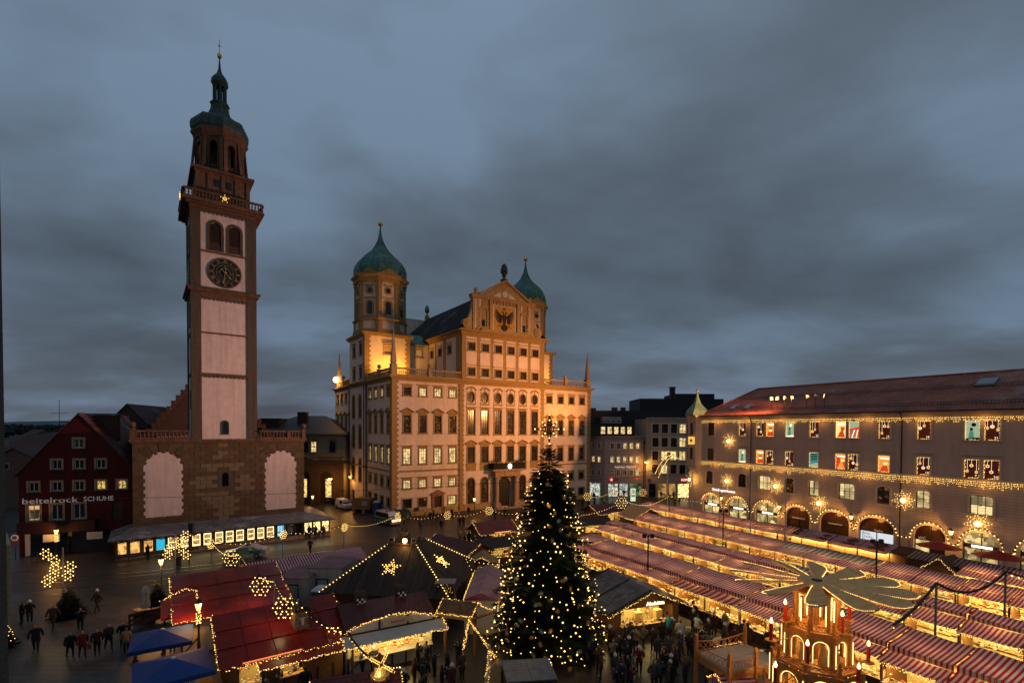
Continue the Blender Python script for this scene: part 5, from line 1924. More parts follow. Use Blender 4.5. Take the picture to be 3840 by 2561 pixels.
specs = [(-104, 118, 14, 20, 8.5, 4.2, 1.2, 2, 0, 4), (-83, 108, 9, 14, 10.2, 3.4, 0.6, 3, 1, 1), (-128, 150, 24, 15, 9.4, 3.6, 1.35, 1, 1, 3), (-112, 140, 12, 16, 11, 4, 0.3, 0, 2, 0), (-150, 205, 22, 15, 10, 4, 0.2, 3, 3, 2),
 (-178, 240, 40, 16, 9, 4.5, 0.1, 0, 0, 0), (-215, 260, 18, 16, 9, 4, 0.7, 2, 1, 0), (-205, 300, 18, 14, 11, 2, 0.2, 1, 1, 0), (-250, 345, 26, 18, 10, 4, 0.1, 3, 2, 0), (-290, 360, 20, 18, 9, 5, 0.5, 0, 1, 0),
 (-300, 450, 60, 16, 12, 3, 0.05, 0, 0, 0), (-360, 460, 30, 16, 10, 4, 0.4, 2, 1, 0), (-400, 520, 40, 16, 11, 4, 0.1, 3, 3, 0), (-330, 540, 50, 20, 11, 4, 0.05, 1, 1, 0), (-180, 190, 14, 14, 9, 4.5, 1.0, 1, 2, 0), (-240, 290, 16, 14, 8, 4, 0.9, 0, 3, 0)]
_ord = ('first', 'second', 'third', 'fourth', 'fifth', 'sixth', 'seventh', 'eighth', 'ninth', 'tenth', 'eleventh', 'twelfth', 'thirteenth', 'fourteenth', 'fifteenth', 'sixteenth')
wd_ = ['brown', 'grey', 'russet', 'pale']
rd_ = ['red', 'black', 'brown', 'pale']
for i, (x, y, w, d, h, rh, ro, wi, ri, sk) in enumerate(sorted(specs, key=lambda q: q[1])):
 ex = ' and skylights' if sk else ''
 sz = 'long' if w >= 40 else 'wide' if w > 20 else 'small'
 town_house('town_house', '%s %s house with %s roof%s, %s from the viewer in the left roofscape' % (sz, wd_[wi], rd_[ri], ex, _ord[i]), x, y, w, d, h, rh, ro, wi, ri, [], 'far town houses', sk)
# building with hipped roof between tower and town hall
CU = thing('hipped_house', 'pale house with dark hipped roof and chimney between bell tower and town hall', 'house', (-54.5, 100, 0), ang(88))
mb = MB()
wall(mb, 0, 20.5, 0, 13.5, [(11.9, 13.0, 10.0, 12.2), (13.5, 14.6, 10.0, 12.2), (17.3, 18.5, 10.0, 12.2)], 0.2)
mb.box(0.02, 20.5, 0.4, 16, 0, 13.48)
ob('house_wall', mb, mat('yellow_render', (0.33, 0.28, 0.19), rough=0.9, var=0.12, stain=0.2), CU)
window_meshes('cu', 1.1, 2.2, 'lintel', M_GREYR, M_SASH, 2, 4)
for x, pm in ((12.45, M_DARKPANE), (14.05, M_LITW), (17.9, M_DARKPANE)):
 add_window(CU, 'cu', x, 10.0, pm)
mb = MB()
mb.box(-0.5, 21, -0.5, 16.5, 13.5, 13.75)
ob('eaves', mb, M_GREYR, CU)
mb = MB()
A_ = [(-0.6, -0.6, 13.75), (21.1, -0.6, 13.75), (21.1, 16.6, 13.75), (-0.6, 16.6, 13.75)]
r0, r1 = (8.0, 8, 17.6), (13.8, 8, 17.6)
mb.poly([A_[0], A_[1], r1, r0])
mb.poly([A_[1], A_[2], r1])
mb.poly([A_[2], A_[3], r0, r1])
mb.poly([A_[3], A_[0], r0])
ob('hipped_roof', mb, mat('blue_slate', (0.035, 0.038, 0.042), rough=0.55, var=0.3, scale=1), CU)
mb = MB()
mb.box(2.2, 6.2, 2.2, 8, 14.6, 16.9)
ob('roof_dormer', mb, M_DWOOD, CU)
mb = MB()
mb.box(9.4, 11.2, 3.6, 5, 15.2, 18.3)
ob('chimney', mb, M_DWOOD, CU)
PG = thing('arcaded_porch', 'brown stone porch with two arches and a pediment below the hipped house', 'porch', (-43.6, 96.5, 0), ang(88))
mb = MB()
wall(mb, 0, 10.5, 0, 8.0, [(1.6, 3.9, 0.1, 6.4, 1.15), (5.9, 8.3, 0.1, 6.4, 1.2)], 0.5)
mb.quad((0, 3, 0), (0, 0, 0), (0, 0, 8), (0, 3, 8))
mb.box(-.2, 10.7, -.2, 3, 8.0, 8.4)
mb.xz([(0.2, 8.4), (5.2, 8.4), (2.7, 9.4)], -0.1, 0.2)
ob('porch_wall', mb, mat('brown_stone', (0.11, 0.065, 0.04), rough=0.9, var=0.25), PG)
for k in range(14):
 ob('baluster', TBAL, parent=PG, loc=(5.6 + k * 0.35, 0, 8.45))
mb = MB()
mb.box(5.4, 10.6, -.15, .15, 9.17, 9.32)
ob('rail', mb, M_TSAND, PG)
for x in (2.75, 7.1):
 mb = MB()
 mb.box(x - 1.2, x + 1.2, 0.5, 0.6, 0.1, 6.4)
 o = ob('porch_door', mb, M_DWOOD, PG)
 mb = MB()
 mb.box(x - .55 - (.1 if x < 5 else -.3), x + .55 - (.1 if x < 5 else -.3), 0.44, 0.5, 1.3, 4.9)
 ob('lit_glass', mb, lit_pane('yellow_door_pane', (1, 0.68, 0.22), 1.3, 0.3, 2.5), o)
# corner house and shop house right of the town hall
M_MAUVE = mat('mauve_render', (0.38, 0.29, 0.27), rough=0.9, var=0.08, stain=0.12)
M_SAND2 = mat('sand_render', (0.40, 0.34, 0.26), rough=0.9, var=0.08, stain=0.12)
HA = thing('corner_house', 'mauve corner house with newspaper lettering and shops right of the town hall', 'house', (21.22, 108.7, 0), ang(80))
window_meshes('ha', 0.8, 1.3, 'plain', M_PALETRIM, M_WSASH, 2, 1)
hx = [0.95, 2.45, 3.95, 5.45, 6.95]
hw_ = [(x, z) for x in hx for z in (10.72, 7.68, 4.75)]
mb = MB()
wall(mb, -0.78, 8.6, 0, 13.3, [(x - .4, x + .4, z, z + 1.3) for x, z in hw_] + [(0.1, 2.4, 0.15, 3.0), (2.75, 4.7, 0.15, 3.0), (5.1, 7.9, 0.15, 3.0)], 0.2)
M2 = MT((-0.78, 0, 0)) @ MR(RAD(-58), 4, 'Z')
mb.M = M2
hl = [(-1.6, z) for z in (10.72, 7.68, 4.75)] + [(-3.2, z) for z in (10.72, 7.68, 4.75)]
wall(mb, -9, 0, 0, 13.3, [(x - .4, x + .4, z, z + 1.3) for x, z in hl] + [(-4.6, -1.2, 0.15, 3.0)], 0.2)
ob('house_wall', mb, M_MAUVE, HA)
for i, (x, z) in enumerate(hw_):
 lit = (z == 7.68) or (z > 10 and x > 3.5) or (z < 5 and x > 6.5)
 add_window(HA, 'ha', x, z, M_LITW if lit else (M_DIMW if z < 5 else M_DARKPANE))
for x, z in hl:
 add_window(HA, 'ha', x, z, M_LITW if z == 7.68 else M_DARKPANE, RAD(-58), (-0.78, 0, 0))
mb = MB()
for k in range(28):
 x = -0.7 + k * 0.335
 mb.box(x, x + 0.2, -0.14, 0.0, 12.85, 13.3)
mb.box(-0.95, 8.6, -0.3, 0.3, 13.3, 13.6)
mb.M = M2
mb.box(-9, 0.1, -0.3, 0.3, 13.302, 13.602)
for k in range(26):
 mb.box(-8.9 + k * .335, -8.7 + k * .335, -0.14, 0.0, 12.85, 13.3)
ob('corbel_frieze', mb, M_MAUVE, HA)
mb = MB()
mb.box(-5.5, 6.5, 1.0, 9, 13.6, 16.2)
mb.box(-5.7, 6.7, 0.8, 9.2, 16.2, 16.4)
ob('dormer_band', mb, mat('dark_sheet_roof', (0.02, 0.02, 0.022), rough=0.6, var=0.2), HA)
for k in range(5):
 x = -0.9 + k * 1.55
 mb = MB()
 mb.box(x - .5, x + .5, 0.9, 1.0, 14.0, 15.6)
 o = ob('dormer_window', mb, M_WSASH, HA)
 mb = MB()
 for dx in (-.46, .02):
  for dz in (14.04, 15.0):
   mb.box(x + dx, x + dx + .44, 0.87, 0.9, dz, dz + (.9 if dz < 14.5 else .56))
 ob('pane', mb, M_LITW, o)
me = text_mesh('Augsburger Allgemeine', 0.62, mat('cream_letter', (0.7, 0.66, 0.6), var=0, emit=(1, 0.85, 0.75), es=0.35), 0.04)
bw = max(v.co.x for v in me.vertices) - min(v.co.x for v in me.vertices)
me.transform(Matrix.Scale(5.0 / bw, 4, (1, 0, 0)))
ob('lettering', me, parent=HA, loc=(4.0, -0.12, 6.55))
M_SHOPC = lit_pane('cool_shop_pane', (0.85, 0.9, 0.75), 0.85, 0.12, 2.4)
for a, b, pm in ((0.1, 2.4, M_SHOPC), (2.75, 4.7, M_SHOPC), (5.1, 7.9, lit_pane('green_shop_pane', (0.6, 0.8, 0.4), 0.22, 0.1, 1.5))):
 mb = MB()
 mb.box(a, b, 0.12, 0.2, 0.15, 3.0)
 o = ob('shop_window', mb, pm, HA)
 mb = MB()
 for k in range(4):
  x = a + (b - a) * k / 3
  mb.box(x - .04, x + .04, 0.06, 0.12, 0.15, 3.0)
 mb.box(a, b, 0.062, 0.118, 2.3, 2.4)
 ob('shop_sash', mb, M_STEEL, o)
mb = MB()
mb.M = M2
mb.box(-4.6, -1.2, 0.12, 0.2, 0.15, 3.0)
ob('shop_window', mb, M_SHOPC, HA)
mb = MB()
mb.M = MT((0.75, -0.12, 3.95)) @ MR(RAD(90), 4, 'X')
mb.lathe([(0.42, -0.02), (0.42, 0.06)], 16)
ob('shop_logo', mb, glow('red_logo', (1, 0.06, 0.04), 0.9), HA)
mb = MB()
mb.xz([(0.85, 4.2), (0.95, 4.12), (0.72, 3.95), (0.95, 3.75), (0.85, 3.68), (0.55, 3.95)], -0.22, -0.18)
ob('shop_logo', mb, glow('white_logo', (1, 0.9, 0.9), 1.2), HA)
ob('lettering', text_mesh('KAHN', 0.42, mat('dim_red_letter', (0.3, 0.03, 0.02), var=0), 0.03, 'LEFT', 1.1), parent=HA, loc=(1.3, -0.1, 3.8))
mb = MB()
for k in range(5):
 t = 2 * pi * k / 5
 mb.xz([(6.75 + .12 * cos(t + i_) + .16 * cos(t), 4.1 + .12 * sin(t + i_) + .16 * sin(t)) for i_ in (0, 1.57, 3.14, 4.71)], -0.16, -0.1)
ob('shop_logo', mb, glow('red_logo', (1, 0.06, 0.04), 0.9), HA)
mb = MB()
mb.tube([(8.35, -0.15, 0.2), (8.35, -0.15, 11.8)], 0.09, 6)
mb.lathe([(0.1, 11.8), (0.28, 12.4)], 6, (8.35, -0.15))
ob('rain_pipe', mb, M_DWOOD, HA)
HB = thing('shop_house', 'sand coloured four storey house with square windows beside the bank', 'house', (21.22, 108.7, 0), ang(90))
window_meshes('hb', 1.4, 2.0, 'plain', M_PALETRIM, M_SASH, 2, 1)
bx = [10.4, 12.43, 14.45, 16.4]
bw_ = [(x, z) for x in bx for z in (14.28, 11.25, 8.3, 5.34)]
mb = MB()
wall(mb, 8.5, 20, 0, 17.4, [(x - .7, x + .7, z, z + 2.0) for x, z in bw_] + [(9.1, 10.6, 0.1, 3.1), (11.1, 13.0, 0.1, 3.1), (13.5, 15.0, 0.1, 3.1), (15.5, 17.9, 0.1, 3.1)], 0.2)
mb.quad((8.5, 12, 0), (8.5, 0, 0), (8.5, 0, 17.4), (8.5, 12, 17.4))
mb.poly([(8.5, 0, 17.4), (20, 0, 17.4), (20, 12, 17.4), (8.5, 12, 17.4)])
ob('house_wall', mb, M_SAND2, HB)
lit = {(16.4, 14.28), (16.4, 11.25), (12.43, 8.3), (14.45, 8.3), (16.4, 8.3), (12.43, 5.34)}
for x, z in bw_:
 add_window(HB, 'hb', x, z, M_LITW if (x, z) in lit else (M_DIMW if (x, z) in {(10.4, 5.34)} else M_DARKPANE))
mb = MB()
for k in range(27):
 mb.box(8.6 + k * .36, 8.85 + k * .36, -0.12, 0.0, 16.75, 17.3)
mb.box(8.3, 20, -0.3, 0.2, 17.4, 17.7)
ob('corbel_frieze', mb, M_SAND2, HB)
for a, b, pm in ((9.1, 10.6, M_DARKPANE), (11.1, 13.0, lit_pane('amber_shop_pane', (1, 0.55, 0.15), 0.5, 0.2, 1.0)), (13.5, 15.0, MATS['amber_shop_pane']), (15.5, 17.9, M_SHOWD)):
 mb = MB()
 mb.box(a, b, 0.12, 0.2, 0.1, 3.1)
 ob('shop_window', mb, pm, HB)
mb = MB()
mb.box(15.9, 18.3, -0.1, 0.0, 3.55, 4.45)
sg = ob('shop_sign', mb, glow('red_sign_glow', (0.8, 0.04, 0.05), 0.35), HB)
ob('lettering', text_mesh('REWE', 0.72, glow('white_logo', (1, 0.9, 0.9), 1.2), 0.02), parent=sg, loc=(17.1, -0.12, 3.75))
mb = MB()
mb.box(8.8, 9.5, -0.1, 0.0, 3.5, 4.2)
ob('shop_sign', mb, mat('dim_red_sign', (0.2, 0.02, 0.02), var=0), HB)
ob('lettering', text_mesh('REWE', 0.2, mat('cream_letter2', (0.6, 0.5, 0.45), var=0), 0.02), parent=HB, loc=(9.15, -0.12, 3.75))
RR = thing('dark_roof_block', 'black flat roofed block with chimneys behind the corner house and shop house', 'building', (21.22, 114, 0), ang(90))
mb = MB()
mb.box(-2.0, 20, 6, 12, 13.6, 18.0)
mb.xz([(-2, 18), (20, 18), (19.5, 19.6), (-1, 19.6)], 6, 14)
ob('roof_block', mb, MATS['dark_sheet_roof'], RR)
for a, b, z0, z1 in ((-2.3, -0.8, 13.6, 20.2), (3.2, 4.4, 19, 20.4), (5.4, 6.4, 19, 20.4)):
 mb = MB()
 mb.box(a, b, 6.2, 7.6, z0, z1)
 ob('chimney', mb, M_DWOOD, RR)
mb = MB()
mb.box(0.2, 4.6, 2.5, 6, 15.5, 18.0)
ob('penthouse', mb, M_MAUVE, RR)
for x in (2.6, 3.9):
 mb = MB()
 mb.M = MT((x, 2.48, 17.0)) @ MR(RAD(90), 4, 'X')
 mb.lathe([(0.42, -0.02), (0.42, 0.05)], 14)
 o = ob('round_window', mb, M_PALETRIM, RR)
 mb2 = MB()
 mb2.M = mb.M
 mb2.lathe([(0.26, 0.05), (0.26, 0.07)], 12)
 ob('pane', mb2, M_DARKPANE, o)
R2 = thing('rear_tower_block', 'black stepped office block with flue behind the bank dome', 'building', (33.6, 130, 0), ang(90))
mb = MB()
mb.box(0, 22, 0, 12, 0, 23.2)
mb.box(10, 20, 1, 12, 23.2, 24.6)
ob('block_wall', mb, MATS['dark_sheet_roof'], R2)
mb = MB()
mb.box(8.4, 9.6, 1, 2.2, 23.2, 26.2)
mb.box(8.2, 9.8, 0.9, 2.3, 26.2, 26.4)
ob('flue', mb, M_IRON, R2)
# bank with advent-calendar windows
K_ = 0.87
def bz(z):
 return 15 - (15 - z) * K_
BKX, BKY, BKA = 35.44 * K_, 98.30 * K_, 150.3
BM = MT((BKX, BKY, 0)) @ MR(ang(BKA), 4, 'Z')
BK = thing('bank_building', 'long grey-brown bank with red tiled roof, icicle lights and advent calendar windows', 'building', (BKX, BKY, 0), ang(BKA))
M_BANK = mat('grey_brown_render', (0.47, 0.36, 0.29), rough=0.9, var=0.07, scale=0.8, stain=0.12, bump=0.08)
M_BTRIM = mat('bank_stone_trim', (0.50, 0.40, 0.30), rough=0.85, var=0.1)
BL = 55.0
window_meshes('bk_top', 1.26, 2.1, 'plain', M_BTRIM, M_SASH, 2, 3)
window_meshes('bk_mid', 1.26, 2.0, 'crown', M_BTRIM, M_SASH, 2, 3)
window_meshes('bk_arch', 1.3, 2.1, 'arch', M_BTRIM, M_SASH, 2, 2, 0.35)
window_meshes('bk_archw', 1.85, 2.1, 'arch', M_BTRIM, M_SASH, 3, 2, 0.35)
ADV = ['dark', 'b12', 'b6', 'red', 'teal', 'b22', 'redb', 'stripe', 'b15', 'b18', 'night', 'b21']
topx = [5.02, 11.6, 15.0, 16.8, 20.2, 24.1, 27.97, 29.78, 33.66, 38.18, 43.08, 44.9]
ADM = ['dark', 'teal', 'red', 'b13', 'b16', 'teals', 'redc', 'b23', 'reda', 'b19', 'b7', 'b24']
midx = [4.98, 11.65, 15.03, 16.8, 20.2, 24.1, 28.0, 29.75, 33.67, 38.2, 43.1, 44.93]
arx = [(4.8, 0, 'd'), (11.73, 0, 'd'), (16.0, 1, 'l'), (20.3, 0, 'h'), (24.2, 0, 'l'), (28.95, 1, 'l'), (33.73, 0, 'h'), (38.27, 0, 'l'), (44.1, 1, 'l')]
arches = [(3.07, 7.48), (8.55, 13.08), (14.0, 18.75), (19.46, 23.99), (24.9, 29.75), (30.32, 35.42), (36.99, 41.1), (42.06, 46.2), (47.2, 51.4)]
zt, zm, za = bz(13.98), bz(9.28), bz(4.82)
hs = [(x * K_ - .63, x * K_ + .63, zt, zt + 2.1) for x in topx] + [(x * K_ - .63, x * K_ + .63, zm, zm + 2.0) for x in midx]
hs += [(x * K_ - (.925 if w else .65), x * K_ + (.925 if w else .65), za, za + 2.1, 0.35) for x, w, l in arx]
ARH = 4.3
for a, b in arches:
 hs.append((a * K_ + .32, b * K_ - .32, 0.02, ARH, 1.25))
mb = MB()
wall(mb, 2.6, BL, 0, 16.9, hs, 0.35)
mb.quad((BL, 0, 0), (BL, 16, 0), (BL, 16, 16.9), (BL, 0, 16.9))
mb.M = MT((2.6, 0, 0)) @ SIDE
mb.quad((-16, 0, 0), (0, 0, 0), (0, 0, 16.9), (-16, 0, 16.9))
ob('facade_wall', mb, M_BANK, BK)
mb = MB()
mb.box(3.1, BL, 0.9, 15.5, 4.6, 16.8)
mb.box(3.1, BL, 3.5, 15.5, 0.05, 4.6)
ob('inner_core', mb, mat('shop_back_wall', (0.4, 0.33, 0.2), rough=0.9, var=0.1), BK)
mb = MB()
zb = bz(9.1)
mb.box(2.6, BL, -0.12, 0.0, zb - 0.1, zb)
mb.box(2.6, BL, -0.25, 0.0, zb, zb + 0.14)
mb.box(2.6, BL, -0.15, 0.0, 16.6, 16.9)
mb.box(2.6, BL, -0.5, 0.5, 16.9, 17.2)
mb.box(2.6, BL, -0.7, 0.5, 17.2, 17.36)
ob('string_course', mb, M_BTRIM, BK)
mb = MB()
for k in range(17):
 z = 4.75 + k * 0.31
 if z < zb - .2:
  mb.box(2.62, BL, -0.006, 0.001, z, z + 0.022)
tag(ob('render_joint', mb, mat('joint_dark', (0.15, 0.12, 0.10), var=0.1), BK), kind='stuff')  # thin dark joint lines along the lower render
mb = MB()
mb.tube([(2.6, -.78, 17.3), (BL, -.78, 17.3)], 0.1, 6)
ob('gutter', mb, M_IRON, BK)
for x in (13.42 * K_, 35.8 * K_):
 mb = MB()
 mb.tube([(x, -.75, 17.2), (x, -.16, 16.4), (x, -.16, 0.3)], 0.075, 6)
 ob('rain_pipe', mb, M_IRON, BK)
# roof: hipped at the left end
M_BTILE = courses('bank_roof_tiles', (0.42, 0.13, 0.065), (0.33, 0.095, 0.05), (0.13, 0.045, 0.025), 0.24, 0.3, rough=0.55, axes='XY', mort=0.03, snow=0.28)
rz_, ry = 21.95, 8.0
mb = MB()
mb.poly([(2.2, -.75, 17.38), (BL + .5, -.75, 17.38), (BL + .5, ry, rz_), (7.2, ry, rz_)])
mb.poly([(2.2, 16.5, 17.38), (2.2, -.75, 17.38), (7.2, ry, rz_)])
mb.poly([(BL + .5, 16.5, 17.38), (2.2, 16.5, 17.38), (7.2, ry, rz_), (BL + .5, ry, rz_)])
mb.poly([(BL + .5, -.75, 17.38), (BL + .5, 16.5, 17.38), (BL + .5, ry, rz_)])
ob('roof', mb, M_BTILE, BK)
def roof_z(y):
 return 17.38 + (y + .75) * (rz_ - 17.38) / (ry + .75)
mb = MB()
mb.tube([(7.2, ry, rz_ + .05), (BL + .5, ry, rz_ + .05)], 0.13, 6)
mb.tube([(2.2, -.75, 17.4), (7.2, ry, rz_ + .05)], 0.11, 6)
ob('ridge_tile', mb, M_BTILE, BK)
for y, xa in ((0.35, 3.1), (4.3, 6.2)):
 mb = MB()
 z = roof_z(y)
 for zz in (0.1, 0.35):
  mb.tube([(xa, y, z + zz), (BL, y, z + zz)], 0.025, 4)
 n = 170
 for k in range(n):
  x = xa + (BL - xa) * k / n
  mb.box(x, x + .03, y - .012, y + .012, z + .05, z + .36)
 ob('snow_guard', mb, M_IRON, BK)
for x, y, w, h in ((7.3, 1.6, 1.0, 1.3), (9.9, 1.6, 1.0, 1.3), (37.0, 5.3, 1.7, 2.0)):
 mb = MB()
 s = (rz_ - 17.38) / (ry + .75)
 mb.M = MT((x, y, roof_z(y) + .05)) @ MR(math.atan(s), 4, 'X')
 mb.box(-w / 2, w / 2, -h / 2, h / 2, 0, .14)
 o = ob('skylight', mb, M_STEEL, BK)
 mb2 = MB()
 mb2.M = mb.M
 mb2.box(-w / 2 + .08, w / 2 - .08, -h / 2 + .08, h / 2 - .08, .14, .15)
 ob('pane', mb2, mat('skylight_glass', (0.25, 0.3, 0.34), rough=0.05, var=0, spec=0.8), o)
# floodlights on the roof that light the tower and town hall
FL = [16.3, 17.3, 18.5, 19.7, 22.2, 23.6, 24.9]
tgt = [(-35, 62, 9), (-35, 63, 30), (-12, 87, 16), (-2, 94, 14), (6, 99, 18), (12, 103, 20), (-6, 91, 30)]
pw = [70000, 135000, 26000, 25000, 26000, 27000, 30000]
for i, x in enumerate(FL):
 xx = x * K_
 y = 0.9
 z = roof_z(y) + 1.5
 p = BM @ Vector((xx, y, z))
 d = (Vector(tgt[i]) - p).normalized()
 t = thing('roof_floodlight', ('first', 'second', 'third', 'fourth', 'fifth', 'sixth', 'last')[i] + ' glowing orange floodlight from the left in the row on the bank roof', 'floodlight', p, 0, 'floodlights on the bank roof')
 q = d.to_track_quat('Y', 'Z').to_matrix().to_4x4()
 mb = MB()
 mb.M = q
 mb.add([(-.32, 0, -.26), (.32, 0, -.26), (.32, 0, .26), (-.32, 0, .26), (-.18, -.3, -.15), (.18, -.3, -.15), (.18, -.3, .15), (-.18, -.3, .15)],
 [(0, 1, 5, 4), (1, 2, 6, 5), (2, 3, 7, 6), (3, 0, 4, 7), (4, 5, 6, 7)])
 ob('housing', mb, M_STEEL, t)
 mb = MB()
 mb.M = q
 mb.quad((-.3, .0, -.24), (.3, .0, -.24), (.3, 0, .24), (-.3, 0, .24))
 ob('lens', mb, glow('flood_lens', (1, 0.5, 0.12), 6.0), t)
 mb = MB()
 mb.tube([(0, -.1, -.2), (0, -.1, -1.85)], 0.04, 5)
 ob('stand', mb, M_IRON, t)
 lamp('SPOT', p + d * 0.6 + Vector((0, 0, .3)), pw[i] * FLOOD, (1.0, 0.52, 0.40) if i < 2 else (1.0, 0.40, 0.13), 0.4, target=tgt[i], spot=44 if i < 2 else 66, blend=0.9, name='floodlight_beam')
# windows with pictures
AD = {'back': mat('advent_brown', (0.05, 0.012, 0.01), var=0.1, emit=(0.35, 0.05, 0.03), es=0.10),
 'gold': glow('advent_gold', (1, 0.66, 0.22), 1.3), 'cream': glow('advent_cream', (1, 0.82, 0.55), 1.3), 'red': glow('advent_red', (0.9, 0.08, 0.02), 0.75),
 'orange': glow('advent_orange', (1, 0.36, 0.07), 0.9), 'teal': glow('advent_teal', (0.12, 0.45, 0.4), 0.5), 'mint': glow('advent_mint', (0.6, 0.72, 0.42), 0.6),
 'ink': mat('advent_ink', (0.01, 0.015, 0.03), var=0)}
ADK = list(AD)
def advent(w, h, kind, par):
 def P(nm, pts, m, d):
  mb = MB()
  mb.xz([(a * w, b * h) for a, b in pts], 0.15 - d, 0.152 - d)
  ob(nm, mb, AD[m], par)
 def disc(cx, cz, r, n=10):
  return [(cx + r * cos(2 * pi * i / n) * h / w, cz + r * sin(2 * pi * i / n)) for i in range(n)]
 full = [(-.5, 0), (.5, 0), (.5, 1), (-.5, 1)]
 if kind[0] == 'b':
  P('picture_ground', full, 'back', 0)
  r2 = random.Random(hash(kind) % 97 if False else int(kind[1:]))
  for i in range(2 + int(kind[1:]) % 2):
   x = -.3 + .3 * i + r2.uniform(-.05, .05)
   z = r2.uniform(.3, .75)
   P('ornament_cord', [(x - .012, z), (x + .012, z), (x + .012, 1), (x - .012, 1)], 'cream', .01)
   k = r2.randrange(3)
   P('ornament', disc(x, z, .085) if k < 2 else [(x + a * .1, z + b * .08) for a, b in star_poly(8, 1.3, .7)], 'gold' if k != 1 else 'cream', .012)
   P('ornament', disc(x, z, .045), 'orange' if k else 'red', .014)
  me = text_mesh(kind[1:], 0.34, AD['cream'], 0.003)
  me.transform(MT((w * .25, 0.12, 0.14)))
  ob('number', me, parent=par)
 else:
  g = {'red': 'orange', 'redb': 'gold', 'redc': 'red', 'reda': 'orange', 'teal': 'mint', 'teals': 'teal', 'stripe': 'red', 'night': 'mint'}[kind]
  P('picture_ground', full, g, 0)
  if kind[:3] == 'red':
   v = len(kind) * .03 + ord(kind[-1]) % 5 * .06 - .1
   P('picture_shape', [(-.38, .02), (.38, .02), (.3 - v, .36 + v), (-.3 + v * .5, .3)], 'orange' if g == 'red' else 'red', .01)
   P('picture_shape', disc(v * .6, .46 + v * .5, .13), 'gold' if g != 'gold' else 'red', .012)
   P('picture_shape', [(-.4, .9), (.4, .9), (.4, .75), (-.4, .78)], 'cream', .01)
   P('picture_shape', [(-.25 + v * .6, .52 + v * .5), (.25 + v * .6, .52 + v * .5), (.12 + v, .62 + v * .5), (-.16 + v * .4, .61 + v * .5)], 'ink' if v < .1 else 'orange', .014)
  elif kind == 'stripe':
   for i in range(4):
    P('picture_shape', [(-.5 + .2 * i, 0), (-.4 + .2 * i, 0), (-.1 + .15 * i, .5), (-.2 + .15 * i, .5)], 'cream' if i % 2 else 'teal', .01)
   P('picture_shape', [(-.5, .55), (.5, .7), (.5, 1), (-.5, 1)], 'mint', .01)
  elif kind == 'teals':
   for i in range(4):
    P('picture_shape', [(-.4, .5 + .12 * i), (.3, .5 + .12 * i), (.3, .56 + .12 * i), (-.4, .56 + .12 * i)], 'ink', .01)
   P('picture_shape', [(-.5, 0), (.5, 0), (.5, .35), (-.5, .2)], 'mint', .01)
  else:
   P('picture_shape', disc(.05, .78, .1), 'ink' if kind == 'night' else 'cream', .01)
   P('picture_shape', [(-.3, .1), (.1, .1), (.0, .5), (-.2, .5)], 'teal', .01)
   P('picture_shape', disc(-.1, .56, .07), 'ink', .012)
   P('picture_shape', [(-.5, 0), (.5, 0), (.5, .14), (-.5, .08)], 'cream' if kind != 'night' else 'ink', .012)
WBULB = {}
for xs, kinds, key, z, h in ((topx, ADV, 'bk_top', zt, 2.1), (midx, ADM, 'bk_mid', zm, 2.0)):
 for x, kd in zip(xs, kinds):
  o = add_window(BK, key, x * K_, z, M_DARKPANE)
  if kd == 'dark':
   continue
  for c in [c for c in col.objects if c.parent == o and c.name.startswith('sash')]:
   bpy.data.objects.remove(c)
  advent(1.26, h, kd, o)
  if key not in WBULB:
   mb = MB()
   bulbs(mb, [(-.6, .1, .03), (-.6, .1, h - .03), (.6, .1, h - .03), (.6, .1, .03), (-.3, .1, .03)], 0.085, 0.038, 0.045)
   WBULB[key] = mb.mesh('window_bulbs', M_BULB)
  tag(ob('bulb_string', WBULB[key], parent=o), kind='stuff')
M_OFFICE = lit_pane('office_pane', (1, 0.74, 0.33), 1.1, 0.18, 0.9)
for x, w, l in arx:
 add_window(BK, 'bk_archw' if w else 'bk_arch', x * K_, za, {'d': M_DARKPANE, 'h': M_DIMW, 'l': M_OFFICE}[l])
